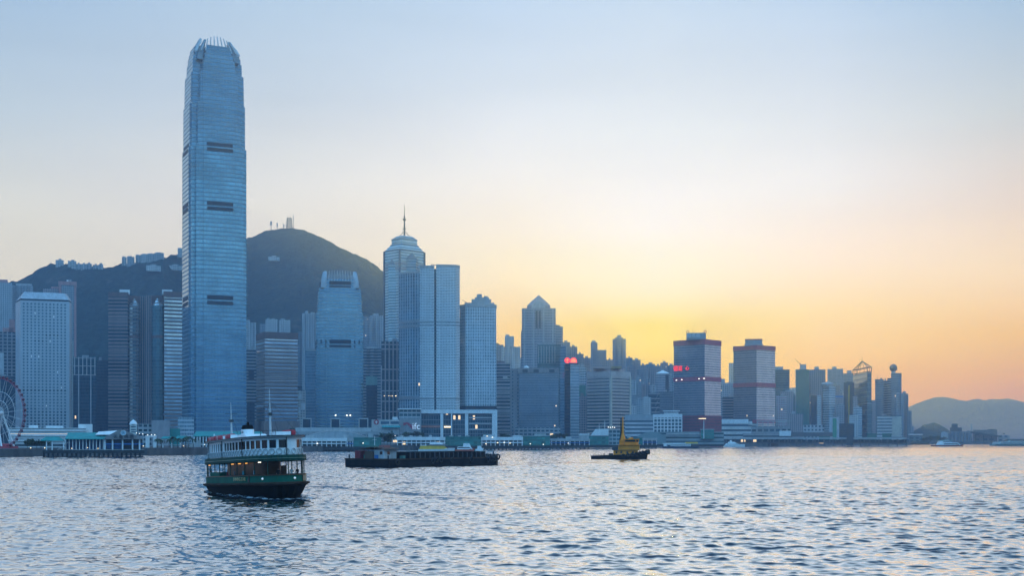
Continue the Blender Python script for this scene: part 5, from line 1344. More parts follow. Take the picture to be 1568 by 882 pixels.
def tree(label, px, D, h, w, z, seed, group):
    r = thing('broadleaf_tree', label, 'tree', (PX(px, D), D, z), 0, group)
    key = seed % 4
    if key not in TREES: TREES[key] = (crown_mesh(key, 8, 8).mesh('crown', M_leaf, merge=False), trunk_mesh(key, 8, 8).mesh('trunk', M_bark))
    for nm, me in (('crown', TREES[key][0]), ('trunk', TREES[key][1])):
        o = bpy.data.objects.new(nm, me); C.objects.link(o); o.parent = r; o.scale = (w / 8, w / 8, h / 8)
    r.rotation_euler = (0, 0, seed * 1.7)
PALM = {}
def palm(label, px, D, h, z, seed, group):
    r = thing('palm_tree', label, 'palm tree', (PX(px, D), D, z), seed * 1.1, group)
    if not PALM:
        q = MB(); rg = random.Random(5)
        for i in range(15):
            a = i * 2.4; tilt = rg.uniform(.1, 1.0); pts = []
            for k in range(6):
                s = k / 5; rr = 2.1 * s; zz = 1.0 * math.sin(min(s * (2.2 + tilt), 3.14)) * (1 - tilt * .4) - 1.5 * tilt * s * s
                pts.append((math.cos(a) * rr, math.sin(a) * rr, zz, .34 * (1 - abs(2 * s - .8) * .55)))
            for (x0, y0, z0, w0), (x1, y1, z1, w1) in zip(pts[:-1], pts[1:]):
                nx, ny = -math.sin(a), math.cos(a)
                q.add([(x0 - nx * w0, y0 - ny * w0, z0 - .12), (x0, y0, z0), (x1, y1, z1), (x1 - nx * w1, y1 - ny * w1, z1 - .12)])
                q.add([(x0, y0, z0), (x0 + nx * w0, y0 + ny * w0, z0 - .12), (x1 + nx * w1, y1 + ny * w1, z1 - .12), (x1, y1, z1)])
        PALM['f'] = q.mesh('fronds', M_palm)
        q = MB(); q.tube((0, 0, 0), (.1, 0, 1), .18, .12, 6); PALM['t'] = q.mesh('trunk', M_bark)
    o = bpy.data.objects.new('fronds', PALM['f']); C.objects.link(o); o.parent = r; o.location = (.1, 0, h)
    o = bpy.data.objects.new('trunk', PALM['t']); C.objects.link(o); o.parent = r; o.scale = (1, 1, h)

# ------------------------------------------------------------------ the big wheel
DW = 590.0
wr = thing('ferris_wheel', 'large white spoked observation wheel with red rim and dark cabins', 'ferris wheel', (PX(-1, DW), DW, 3.4), R(-27))
hub_z = PZ(633, DW) - 3.4; RAD = 53 / F * DW
rim = MB()
for r_, y_ in ((RAD, -.55), (RAD, .55)): rim.torus((0, y_, hub_z), r_, .13, 'y', 84, 5)
for i in range(84):
    a = 2 * math.pi * i / 84; c_, s_ = math.cos(a), math.sin(a)
    rim.tube((RAD * c_, -.55, hub_z + RAD * s_), (RAD * math.cos(a + .075), .55, hub_z + RAD * math.sin(a + .075)), .05, .05, 4)
rim.build('rim', plain('wheel_pink_red', (.50, .10, .16), .5), wr)
for r_ in (.62, .36, .17):
    q = MB(); q.torus((0, 0, hub_z), RAD * r_, .10, 'y', 60, 5); q.build('inner_ring', M_white, wr)
for i in range(21):
    a = 2 * math.pi * (i + .3) / 21
    q = MB()
    for y in (-.5, .5): q.tube((0, y * 2.6, hub_z), (RAD * math.cos(a), y, hub_z + RAD * math.sin(a)), .06, .06, 4)
    q.build('spoke', M_white, wr)
q = MB(); q.tube((0, -1.8, hub_z), (0, 1.8, hub_z), .9, .9, 12); q.build('hub', M_white, wr)
for s in (-1, 1):
    for t in (-1, 1):
        q = MB(); q.tube((0, 1.7 * s, hub_z), (5.6 * t, 3.6 * s, 0), .34, .42, 8); q.build('support_leg', M_white, wr)
cab0 = None
cab = MB(); cab.lathe([(.05, -.62), (.42, -.55), (.6, -.15), (.6, .25), (.42, .6), (.05, .68)], 8); 
for i in range(42):
    a = 2 * math.pi * (i + .5) / 42; x, z = (RAD + .55) * math.cos(a), hub_z + (RAD + .55) * math.sin(a)
    if z < 1.0: z = 1.0
    if cab0 is None: cab0 = cab.build('cabin', plain('dark_red_cabin', (.15, .03, .05), .3), wr, (x, 0, z))
    else: copy_child(cab0, wr, (x, 0, z))
q = MB(); q.box(-7, 7, -4.5, 4.5, 0, 1.0); q.box(-5, 5, -3.0, 3.0, 1.05, 2.1); q.build('boarding_platform', M_deepred, wr)

# ------------------------------------------------------------------ ferry pier with teal roofs (left)
def posts(b, name, xs, y, z0, z1, w, mat):
    src = None
    for x in xs:
        if src is None:
            q = MB(); q.box(-w / 2, w / 2, -w / 2, w / 2, z0, z1); src = q.build(name, mat, b.root, (x, y, 0))
        else: copy_child(src, b.root, (x, y, 0))
b = Bld('long two storey ferry pier with teal roof and grey sign gable', 66, 222, 658, 548, 'ferry_pier', 'ferry pier', base=0.0)
z = b.z
M_pierdark = plain('tarred_pile', (.03, .033, .036), .8)
q = MB(); q.box(b.lx(66), b.lx(222), -1, 24, 1.6, 3.0); b.part('deck', q, [M_pierdark, M_conc])
posts(b, 'pile', [b.lx(68 + i * 7) for i in range(22)], .2, -1.2, 1.59, .8, M_pierdark)
q = MB(); q.box(b.lx(101), b.lx(161), 4, 18, 3.0, z(672)); b.part('blue_wall', q, plain('deep_blue_panel', (.02, .07, .17), .4))
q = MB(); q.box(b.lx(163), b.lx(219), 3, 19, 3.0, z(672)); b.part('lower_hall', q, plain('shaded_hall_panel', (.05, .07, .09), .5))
q = MB(); q.box(b.lx(161), b.lx(220), .2, 3.2, z(681.3), z(679.3)); b.part('blue_fascia', q, M_blue)
for a0, a1 in ((163, 170), (175, 187)):
    q = MB(); q.box(b.lx(a0), b.lx(a1), 2.2, 2.9, z(687.5), z(682)); b.part('blue_hoarding', q, M_blue)
q = MB(); q.box(b.lx(100), b.lx(222), .4, 4.5, z(689.6), z(688.6)); b.part('gallery_floor', q, M_conc)
posts(b, 'column', [b.lx(101 + i * 5.2) for i in range(12)], .8, z(689), z(672.5), .32, M_white)
posts(b, 'tall_column', [b.lx(x) for x in (160.5, 172.5, 188, 203.5, 214.5)], .3, 3.0, z(672.5), .62, M_white)
posts(b, 'lower_column', [b.lx(131 + i * 5) for i in range(6)], 1.2, 3.0, z(689.5), .5, M_white)
q = MB(); ra = [(b.lx(100), -.3), (b.lx(163), -.3), (b.lx(163), 20), (b.lx(100), 20)]; rb = [(b.lx(104), 8), (b.lx(163), 8), (b.lx(163), 12), (b.lx(104), 12)]
q.loft([(ra, z(673.2)), (ra, z(672.2)), (rb, z(662.5))], 0, 0, True); b.part('teal_roof', q, M_teal)
q = MB(); q.add([(b.lx(146), 2.6, z(665.6)), (b.lx(178), 2.6, z(665.6)), (b.lx(182), 7.6, z(659.2)), (b.lx(151), 7.6, z(661.2))])
q.add([(b.lx(146), 2.4, z(666.4)), (b.lx(178), 2.4, z(666.4)), (b.lx(182), 7.6, z(659.7)), (b.lx(151), 7.6, z(661.8))]); b.part('skylight', q, M_white)
# gable front with clock and lettering
gy = -.8
gp = [(b.lx(160), z(673)), (b.lx(219.5), z(673)), (b.lx(219.5), z(671)), (b.lx(192), z(659.5)), (b.lx(185), z(658.6)), (b.lx(180), z(659.5)), (b.lx(160), z(670.5))]
q = MB(); q.add([(x, gy, zz) for x, zz in gp]); q.add([(x, 20, zz) for x, zz in reversed(gp)])
for (xa, za), (xb, zb) in zip(gp, gp[1:] + gp[:1]): q.add([(xa, gy, za), (xb, gy, zb), (xb, 20, zb), (xa, 20, za)])
gb = b.part('sign_gable', q, plain('grey_gable', (.26, .25, .25), .8))
q = MB(); q.lathe([(0.02, 0), (1.05, 0), (1.05, .25), (0.02, .25)], 20)
for i, v in enumerate(q.v): q.v[i] = (v[0] + b.lx(189), gy - v[2], v[1] + z(663.2))
ck = b.part('clock', q, plain('clock_face', (.35, .55, .66), .4))
q = MB(); q.torus((b.lx(189), gy - .2, z(663.2)), 1.05, .12, 'y', 20, 5); q.build('clock_rim', M_white, ck)
q = MB(); q.tube((b.lx(189), gy - .3, z(663.2)), (b.lx(189), gy - .3, z(663.2) + .8), .06, .05, 4); q.tube((b.lx(189), gy - .3, z(663.2)), (b.lx(189) + .5, gy - .3, z(663.2) - .1), .06, .05, 4); q.build('clock_hand', M_dark, ck)
letters(gb, 'lettering', '天 星 碼 頭', 1.7, (b.lx(189.5), gy - .1, z(669)), plain('sign_dark', (.05, .06, .08), .5))
q = MB(); q.box(b.lx(188), b.lx(190), 6, 8, z(660), z(656)); b.part('roof_finial', q, M_dark)
# stair and low canopy on its left
q = MB()
for i in range(8): q.box(b.lx(88) + i * .55, b.lx(88) + i * .55 + .5, -.6, 2.4, 3.0 + i * .42, 3.3 + i * .42)
q.tube((b.lx(86), -.6, z(695)), (b.lx(101), -.6, z(686.5)), .16, .16, 4); q.tube((b.lx(86), -.6, z(692.5)), (b.lx(101), -.6, z(684)), .08, .08, 4); b.part('stair', q, M_conc)
q = MB(); ra = [(b.lx(63), -1), (b.lx(100) - .4, -1), (b.lx(100) - .4, 10), (b.lx(63), 10)]
q.loft([(ra, z(675.5)), (ra, z(674.7)), (scale_poly(ra, .55), z(669))], 0, 0, True); b.part('side_canopy', q, M_teal)
posts(b, 'canopy_post', [b.lx(x) for x in (72, 80.5, 98)], -.4, 3.0, z(675.4), .45, M_white)
for px, py in ((110, 687), (134, 686), (150, 687)):
    q = MB(); q.lathe([(.02, -.18), (.2, 0), (.02, .18)], 6, 0, (b.lx(px), .1, z(py))); b.part('lamp', q, M_warm)
b = Bld('long white terraced building with ribbon windows behind the wheel', 14, 146, 654, 655, 'post_office', 'office block', base=3.2)
q = MB(); q.box(b.lx(14), b.lx(132), 0, 26, 0, b.z(655.5)); b.part('facade', q, [facade((.58, .6, .6), (.06, .09, .11), 60, 2.6, 1, .42, .2, .2, .3), M_white])
for ya, yb in ((660.5, 658), (668, 665), (676, 673.5)):
    q = MB(); q.box(b.lx(14) - .2, b.lx(132) + .3, -.5, 26.2, b.z(ya), b.z(yb)); b.part('white_band', q, M_white)
for a0, a1, yy in ((44, 58, 651.5), (70, 97, 652.3), (121, 142.5, 649.5)):
    q = MB(); q.box(b.lx(a0), b.lx(a1), 3, 18, b.z(655.6) if a1 < 130 else 0, b.z(yy)); b.part('roof_block', q, M_white)
b = Bld('small white domed clock kiosk with lit lanterns behind the gable', 197.5, 210.5, 643, 760, 'clock_tower', 'clock tower', base=3.2)
q = MB(); q.box(b.lx(199), b.lx(209.5), 0, 3.6, 0, b.z(650)); b.part('shaft', q, plain('lit_pale_stone', (.62, .64, .6), .7))
q = MB(); q.lathe([(2.3, 0), (2.2, .6), (1.5, 1.7), (.5, 2.5), (.05, 3)], 10, 0, (b.lx(204.2), 1.8, b.z(650.05))); b.part('dome', q, M_white)
for py in (653, 657.5, 661):
    q = MB(); q.box(b.lx(200.5), b.lx(208), -.15, -.02, b.z(py + 1.4), b.z(py)); b.part('window', q, M_glassb)
b = Bld('windowless grey box hall right of the clock kiosk', 232, 262, 643.5, 800, 'concert_hall', 'hall', base=3.2)
q = MB(); q.box(b.lx(232), b.lx(260), 0, 16, 0, b.z(644)); b.part('wall', q, [plain('grey_wall', (.33, .32, .34), .85), M_roof])
q = MB(); q.box(b.lx(211), b.lx(231.9), 2, 14, 0, b.z(649.5)); b.part('glazed_link', q, [facade((.35, .38, .4), GL, 3, 2.8, .7, .5, .2, lit=.03), M_roof])
q = MB(); q.box(b.lx(260.1), b.lx(276), 4, 12, 0, b.z(656.5)); b.part('teal_annexe', q, M_teal)
b = Bld('white lantern lit gateway pavilion on the quay', 222.5, 240, 667, 640, 'gateway_pavilion', 'pavilion', base=3.2)
for a0, a1 in ((222.8, 229), (234.5, 239.5)):
    q = MB(); q.box(b.lx(a0), b.lx(a1), 0, 3.5, 0, b.z(669.5)); b.part('pier', q, M_white)
q = MB(); q.box(b.lx(222.5), b.lx(240), -.2, 3.7, b.z(669.4), b.z(667)); b.part('lintel', q, M_white)
for px in (226, 232, 237):
    q = MB(); q.lathe([(.02, -.2), (.24, 0), (.02, .25)], 6, 0, (b.lx(px), -.4, b.z(667.2) + .3)); b.part('lamp', q, M_coldlamp)
b = Bld('open teal roofed quay shelter on white posts beside the palms', 240, 298, 667, 640, 'quay_shelter', 'shelter', base=3.2)
for a0, a1, yy in ((246, 266, 668.5), (268, 291, 667.5)):
    ra = [(b.lx(a0), 0), (b.lx(a1), 0), (b.lx(a1), 6), (b.lx(a0), 6)]
    q = MB(); q.loft([(ra, b.z(672.2)), (ra, b.z(671.7)), (scale_poly(ra, .6), b.z(yy))], 0, 0, True); b.part('teal_roof', q, M_teal)
posts(b, 'post', [b.lx(x) for x in (249.5, 263, 276, 289)], .6, 0, b.z(672.1), .42, M_white)
q = MB(); q.box(b.lx(241), b.lx(297), .2, .6, b.z(682), b.z(681)); b.part('railing', q, M_conc)
for i, (px, h) in enumerate(((241, 3.6), (247, 3.2), (259, 3.5), (265, 4.6), (272, 3.9), (280, 3.6), (284, 4.3), (289, 5.0), (296, 3.8))):
    palm('dark palm on the quay, %s from the white gateway' % ('first', 'second', 'third', 'fourth', 'fifth', 'sixth', 'seventh', 'eighth', 'last')[i], px, 625 + (i % 3) * 4, h, 3.4, i, 'palm trees on the quay')
def quay_lamp(label, px, py, D, mat, zg=3.4, group='lamps along the waterfront'):
    zl = PZ(py, D); r = thing('street_lamp', label, 'street lamp', (PX(px, D), D, zg), 0, group)
    q = MB(); q.tube((0, 0, 0), (0, 0, zl - zg), .09, .06, 5); q.build('post', M_dark, r)
    q = MB(); q.lathe([(.02, -.22), (.26, 0), (.02, .24)], 8, 0, (0, 0, zl - zg + .2)); q.build('lamp_head', mat, r)
for i, (px, py, D, m_, lab) in enumerate(((47, 687, 575, M_warm, 'orange lamp among dark bushes, left one'), (68.5, 687, 575, M_warm, 'orange lamp among dark bushes, right one by the canopy'), (209, 664, 700, M_coldlamp, 'white lamp left of three beside the clock kiosk'), (213.5, 665, 700, M_coldlamp, 'white lamp in the middle of three beside the clock kiosk'), (218.5, 665.5, 700, M_coldlamp, 'white lamp right of three beside the clock kiosk'), (219.5, 684, 640, M_warm, 'orange lamp at the right end of the gabled pier'), (281, 684, 640, M_warm, 'orange lamp between the palms'), (313, 682, 690, M_coldlamp, 'white lamp under the teal arcade'), (450, 666, 1150, M_warm, 'warm lamp above the ferry bow on the terrace'), (605, 668, 900, M_coldlamp, 'white lamp between two white piers'), (606, 675, 900, M_coldlamp, 'lower white lamp between two white piers'))):
    quay_lamp('lit ' + lab, px, py, D, m_)
for i, (px, h, w, D) in enumerate(((42, 3.8, 4.6, 585), (49, 4.6, 5, 583), (56, 4.2, 5, 586), (63, 3.6, 4.4, 584), (70, 3.8, 4.6, 590))):
    tree('dark bushy tree %s the big wheel and the pier canopy' % ('first of five between', 'second of five between', 'third of five between', 'fourth of five between', 'last of five between')[i], px, D, h, w, 3.3, i, 'trees by the big wheel')

# ------------------------------------------------------------------ arcaded teal pier behind the near ferry
b = Bld('white arcaded pier with long teal roof behind the near ferry', 296, 405, 661, 700, 'arcaded_pier', 'ferry pier', base=0.0)
q = MB(); q.box(b.lx(293), b.lx(405), -3, 18, 1.4, 3.2); b.part('deck', q, M_pierdark)
q = MB(); q.box(b.lx(298), b.lx(404), 2, 15, 3.2, b.z(668.5)); b.part('hall', q, facade((.45, .47, .47), GL, 2.4, 5, .7, .7, .2, lit=.02))
ra = [(b.lx(296), -1), (b.lx(405), -1), (b.lx(405), 17), (b.lx(296), 17)]; rb = [(b.lx(300), 6), (b.lx(401), 6), (b.lx(401), 10), (b.lx(300), 10)]
q = MB(); q.loft([(ra, b.z(669)), (ra, b.z(668)), (rb, b.z(661))], 0, 0, True); b.part('teal_roof', q, M_teal)
posts(b, 'column', [b.lx(297.5 + i * 4.6) for i in range(24)], -.6, 3.2, b.z(668.9), .55, M_white)
q = MB(); q.box(b.lx(297), b.lx(404), -.5, .1, b.z(681.5), b.z(680)); b.part('balcony', q, M_white)
q = MB(); q.box(b.lx(325), b.lx(331), -1.4, 1.4, 3.2, b.z(671)); q.lathe([(1.3, 0), (1.1, .8), (.3, 1.6), (.05, 2.4)], 8, 0, (b.lx(328), 0, b.z(671))); b.part('turret', q, M_white)
q = MB()
for i in range(9): q.box(b.lx(287) + i * .8, b.lx(287) + i * .8 + .7, -2, 2, 2.2, 3.4 + i * .5)
b.part('stair', q, M_conc)
letters(b.root, 'lettering', '中 環 碼 頭', 1.6, (b.lx(352), -1.2, b.z(672)), M_conc)

# ------------------------------------------------------------------ white two deck piers with green ends
M_seagreen = plain('sea_green_glass', (.025, .19, .165), .35)
F_green = facade((.025, .17, .15), (.05, .25, .22), 3.2, 3.4, .8, .55, .2, .2, .4, lit=.03)
def pier_hall(label, x0, x1, D, ytop, segs, lamps=(), units=(), group='two deck piers'):
    b = Bld(label, x0, x1, ytop, D, 'pier_hall', 'ferry pier', group, base=0.0)
    z = b.z; zt = z(ytop)
    q = MB(); q.box(b.lx(x0), b.lx(x1), -2, 26, .9, 3.0); b.part('deck', q, M_pierdark)
    n = int((x1 - x0) / 6)
    posts(b, 'pile', [b.lx(x0 + 2 + i * (x1 - x0 - 4) / n) for i in range(n + 1)], -1.4, -1.2, .89, .9, M_pierdark)
    for (a0, a1, kind) in segs:
        if kind == 'green':
            q = MB(); q.box(b.lx(a0), b.lx(a1), -.4, 22, 3.0, zt - .3); b.part('green_end', q, [F_green, M_seagreen])
            q = MB(); q.box(b.lx(a0) - .1, b.lx(a1) + .1, -.7, 22.3, zt - .28, zt + .3); b.part('green_roof', q, M_seagreen)
            continue
        h = zt - 3.0
        q = MB(); q.box(b.lx(a0), b.lx(a1), 3, 22, 3.0, zt - .4); b.part('inner_hall', q, facade((.1, .12, .13), (.05, .06, .07), 3, 3.2, .8, .6, .2, .2, .5, lit=.08))
        q = MB(); q.box(b.lx(a0) - .2, b.lx(a1) + .2, -.8, 22.4, 3.0 + h * .62, zt); b.part('upper_fascia', q, M_white if kind == 'white' else M_conc)
        q = MB(); q.box(b.lx(a0) - .2, b.lx(a1) + .2, -.8, 3.5, 3.0 + h * .30, 3.0 + h * .42); b.part('gallery_front', q, M_white if kind == 'white' else M_blue)
        k = max(2, int((a1 - a0) / 7))
        posts(b, 'column', [b.lx(a0) + .4 + i * (b.lx(a1) - b.lx(a0) - .8) / k for i in range(k + 1)], -.3, 3.0, 3.0 + h * .63, .55, M_white)
    for (a0, a1, yy) in units:
        q = MB(); q.box(b.lx(a0), b.lx(a1), 4, 12, zt - .1, z(yy)); b.part('roof_unit', q, M_conc)
    for px, py, m_ in lamps:
        q = MB(); q.lathe([(.02, -.35), (.42, 0), (.02, .35)], 6, 0, (b.lx(px), -1.2, z(py))); b.part('lamp', q, m_)
    return b
b = pier_hall('white two deck pier with green end, nearest the near ferry', 462, 584, 800, 671, [(462, 531, 'white'), (531.2, 541, 'dark'), (541.2, 584, 'green')],
    [(475, 686, M_coldlamp), (486, 679.5, M_coldlamp), (512, 686, M_coldlamp), (556, 679, M_coldlamp)], [(468, 480, 666.5), (526, 534, 666), (564, 571, 664)])
ab = arc((b.lx(475), 20), (b.lx(548), 20), 0, 12)
pr_ = [(b.lx(472) + (b.lx(566) - b.lx(472)) * i / 12, b.z(671.2) + (b.z(659.5) - b.z(671.2)) * math.sin(math.pi * min(1, .12 + i / 14.0))) for i in range(13)]
q = MB()
for (xa, za), (xb, zb) in zip(pr_[:-1], pr_[1:]): q.add([(xa, 6, za), (xb, 6, zb), (xb, 22, zb + .3), (xa, 22, za + .3)])
q.add([(x, 6, zz) for x, zz in pr_] + [(pr_[-1][0], 6, b.z(671.2)), (pr_[0][0], 6, b.z(671.2))]); b.part('vaulted_roof', q, M_steel)
pier_hall('long white two deck pier with green middle under the mall frame', 608, 801, 900, 669.5, [(608, 681.5, 'white'), (682, 736.5, 'green'), (737, 800.5, 'white')],
    [(762, 678.5, M_warm), (772, 678, M_coldlamp), (781, 679, M_warm), (744, 680, M_warm), (790, 686, M_coldlamp), (754, 670, M_coldlamp), (746, 668.2, M_warm)], [(612, 616, 667.2), (627, 631, 667), (642, 645, 667.4), (657, 661, 666.5), (688, 694, 667), (701, 706, 667.4), (713, 719, 666.8), (740, 758, 666), (786, 800, 667)])
pier_hall('short pier with green glass front right of the long white pier', 801, 844, 930, 669, [(801, 842, 'green')], [(812, 680, M_coldlamp), (832, 681, M_coldlamp)], [(818, 836, 664.5)])
pier_hall('low grey pier with bright blue hoardings', 844, 903, 980, 672, [(844, 872, 'grey'), (872.2, 903, 'grey')], [(870, 679, M_coldlamp)], [(866, 875, 669)])
# ship like pier with a sloping sail roof and masts
b = Bld('pier house with a white sloping sail roof and two masts', 886, 958, 655, 1020, 'pier_house', 'ferry pier', base=0.0)
q = MB(); q.box(b.lx(886), b.lx(958), -2, 22, .9, 3.0); b.part('deck', q, M_pierdark)
q = MB(); q.box(b.lx(902), b.lx(932), 0, 18, 3.0, b.z(668)); b.part('green_hall', q, [F_green, M_seagreen])
q = MB(); q.box(b.lx(932.1), b.lx(957), 1, 18, 3.0, b.z(658)); b.part('glazed_hall', q, [facade((.28, .36, .38), (.12, .2, .22), 3, 3, .8, .6, .3, lit=.03), M_roof])
sp_ = [(b.lx(904), b.z(667.4)), (b.lx(931.8), b.z(667.4)), (b.lx(931.8), b.z(657)), (b.lx(912), b.z(657))]
q = MB(); q.add([(x, -.6, zz) for x, zz in sp_]); q.add([(x, 17, zz) for x, zz in reversed(sp_)])
for (xa, za), (xb, zb) in zip(sp_, sp_[1:] + sp_[:1]): q.add([(xa, -.6, za), (xb, -.6, zb), (xb, 17, zb), (xa, 17, za)])
b.part('sail_roof', q, M_white)
for px, yt_ in ((917.5, 649), (926, 644)):
    q = MB(); q.tube((b.lx(px), -1, b.z(667)), (b.lx(px), -1, b.z(yt_)), .28, .16, 6); q.tube((b.lx(px) - 2.2, -1, b.z(yt_ + 6)), (b.lx(px) + 2.2, -1, b.z(yt_ + 6)), .12, .12, 4); b.part('mast', q, M_white)
for i in range(4):
    q = MB(); q.lathe([(.02, -.4), (.5, 0), (.02, .4)], 6, 0, (b.lx(931.5 + i * 3.2), -.4, b.z(654.5 + (i % 2) * .4))); b.part('lamp', q, M_coldlamp)
q = MB()
for i in range(4): q.tube((b.lx(889 + i * 4), 4, b.z(666)), (b.lx(889 + i * 4), 4, b.z(664)), 2.0, .1, 8)
q.box(b.lx(886.5), b.lx(902) - .1, 1, 14, 3.0, b.z(666)); b.part('tented_annexe', q, M_conc)
pier_hall('low pale green glazed pier behind the tugboat', 957, 1006, 1060, 671, [(957, 984, 'green'), (984.2, 1006, 'grey')], [], [(960, 966, 667)])
b = Bld('long grey green ferry terminal hall with dark curved roof', 975, 1108, 660, 1180, 'terminal_hall', 'terminal', base=0.0)
q = MB(); q.box(b.lx(975), b.lx(1108), -2, 30, .9, 3.0); b.part('deck', q, M_pierdark)
q = MB(); q.box(b.lx(1004), b.lx(1108), 0, 26, 3.0, b.z(661.5)); b.part('hall', q, [facade((.27, .32, .33), (.06, .1, .11), 60, 3.6, 1, .4, .25, .2, .4), M_steel])
pr_ = [(b.lx(976 + 44 * i / 10), b.z(671) + (b.z(661.5) - b.z(671)) * math.sin(math.pi * (.1 + .8 * i / 10))) for i in range(11)]
q = MB(); q.add([(x, -3, zz) for x, zz in pr_] + [(pr_[-1][0], -3, 3.0), (pr_[0][0], -3, 3.0)])
for (xa, za), (xb, zb) in zip(pr_[:-1], pr_[1:]): q.add([(xa, -3, za), (xb, -3, zb), (xb, -.05, zb), (xa, -.05, za)])
b.part('curved_wing', q, facade((.2, .27, .28), (.07, .12, .13), 3, 3, .7, .5, .2))
q = MB(); q.box(b.lx(1073), b.lx(1093), -2.5, -.1, b.z(672.5), b.z(658.5)); b.part('green_box', q, [F_green, M_seagreen])
q = MB(); q.box(b.lx(1072), b.lx(1094), -2.8, 3, b.z(658.4), b.z(657.4)); b.part('green_box_roof', q, M_conc)
q = MB(); q.tube((b.lx(1077.5), -3.5, b.z(672)), (b.lx(1077.5), -3.5, b.z(644)), .5, .25, 6); b.part('signal_mast', q, M_white)
q = MB(); q.box(b.lx(1020), b.lx(1073), -.6, -.06, b.z(666), b.z(663.5)); b.part('white_band', q, M_conc)
b = Bld('white stepped podium with ribbon windows beside the red podium', 1105, 1158, 642, 1640, 'podium', 'podium', base=3.2)
for a1, ya, yb in ((1152, 660, 643), ):
    q = MB(); q.box(b.lx(1105), b.lx(a1), 0, 24, 0, b.z(643)); b.part('facade', q, [facade((.6, .6, .58), GL, 60, 6.2, 1, .40, .2), M_white])
q = MB(); q.box(b.lx(1105), b.lx(1146), -.5, 22, b.z(649), b.z(643) + .5); b.part('white_parapet', q, M_white)
q = MB(); q.box(b.lx(1146), b.lx(1160), -2, 20, b.z(652), b.z(649.5)); b.part('canopy', q, M_conc)
b = Bld('grey market hall with curtained upper floor behind the elevated road', 1150, 1210, 652, 1560, 'market_hall', 'hall', base=3.2)
q = MB(); q.box(b.lx(1150), b.lx(1210), 0, 22, 0, b.z(653)); b.part('facade', q, [facade((.3, .31, .32), GL, 7, 6, .7, .5, .2), M_roof])
posts(b, 'pillar', [b.lx(1160 + i * 8) for i in range(7)], -.8, b.z(656), b.z(646), .9, M_conc)
q = MB(); q.box(b.lx(1158), b.lx(1212), -1.4, 10, b.z(646), b.z(644.6)); b.part('roof_slab', q, M_conc)
# elevated road
b = Bld('elevated waterfront road on dark piers with pale parapet', 1105, 1388, 662, 1420, 'elevated_road', 'flyover', base=0.0)
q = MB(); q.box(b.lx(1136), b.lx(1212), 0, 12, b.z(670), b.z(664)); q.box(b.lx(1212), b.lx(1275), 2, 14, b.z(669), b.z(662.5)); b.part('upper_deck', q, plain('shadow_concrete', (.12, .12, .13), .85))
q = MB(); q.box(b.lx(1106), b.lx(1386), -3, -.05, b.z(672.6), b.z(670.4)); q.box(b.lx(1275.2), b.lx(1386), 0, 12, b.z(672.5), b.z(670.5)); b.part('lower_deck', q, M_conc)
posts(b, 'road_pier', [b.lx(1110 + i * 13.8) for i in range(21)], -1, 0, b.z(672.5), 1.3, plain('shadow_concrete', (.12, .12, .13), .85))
q = MB(); q.box(b.lx(1137), b.lx(1206), -.4, -.03, b.z(666.4), b.z(664.6)); b.part('parapet', q, M_conc)
q = MB(); q.box(b.lx(1193), b.lx(1211), -1, -.45, b.z(668), b.z(660)); b.part('pale_hoarding', q, M_white)
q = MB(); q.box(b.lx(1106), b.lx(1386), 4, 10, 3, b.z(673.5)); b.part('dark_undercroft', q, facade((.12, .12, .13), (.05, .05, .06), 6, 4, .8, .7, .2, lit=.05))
q = MB(); q.box(b.lx(1296), b.lx(1306), -3.6, -3.05, 1, b.z(651)); b.part('dark_gantry', q, M_dark)
for i, (a0, a1) in enumerate(((1328, 1342), (1351, 1365), (1254, 1271))):
    b = Bld('green netted low site shed %s' % ('left of the white office under the sphere tower', 'in front of the white office under the sphere tower', 'left of the green striped block')[i], a0, a1, 663, 1490, 'site_shed', 'shed', 'green site sheds by the elevated road', base=3.2)
    q = MB(); q.box(b.lx(a0), b.lx(a1), 0, 8, 0, b.z(665)); b.part('wall', q, M_net)
    q = MB(); q.box(b.lx(a0) - .4, b.lx(a1) + .4, -.5, 8.5, b.z(664.9), b.z(664)); b.part('roof', q, M_seagreen)
# far right: silos and sheds
b = Bld('dark blue silo block with stepped head on the far right quay', 1453, 1486, 650, 2050, 'silo_building', 'industrial building', base=3.2)
q = MB(); q.box(b.lx(1454), b.lx(1486), 0, 24, 0, b.z(661)); b.part('bin_house', q, [plain('blue_grey_cladding', (.16, .19, .22), .6), M_roof])
q = MB()
for i in range(6): q.tube((b.lx(1458 + i * 5), 0, .1), (b.lx(1458 + i * 5), 0, b.z(662)), 2.2, 2.2, 8)
b.part('silo_ribs', q, plain('blue_grey_cladding', (.16, .19, .22), .6))
q = MB(); q.box(b.lx(1454.5), b.lx(1473), 3, 20, b.z(661) - .1, b.z(655)); q.box(b.lx(1457), b.lx(1466.5), 5, 17, b.z(655.05), b.z(651)); q.tube((b.lx(1462), 11, b.z(651)), (b.lx(1462), 11, b.z(648.8)), 5.5, 4.2, 10); b.part('elevator_head', q, M_dark)
b = Bld('long dark shed with a sloping conveyor right of the silos', 1480, 1541, 657, 2060, 'industrial_shed', 'shed', base=3.2)
q = MB(); q.box(b.lx(1490), b.lx(1527), 6, 30, 0, b.z(658.5)); q.box(b.lx(1512), b.lx(1526), 5, 30, 0, b.z(657.4)); b.part('shed', q, [facade((.16, .16, .17), GL, 12, 8, .5, .3, .1), M_roof])
q = MB(); q.loft([([(b.lx(1481), 0), (b.lx(1481), 4), (b.lx(1483), 4), (b.lx(1483), 0)], b.z(663)), ([(b.lx(1532), 0), (b.lx(1532), 4), (b.lx(1534), 4), (b.lx(1534), 0)], b.z(670))], 0)
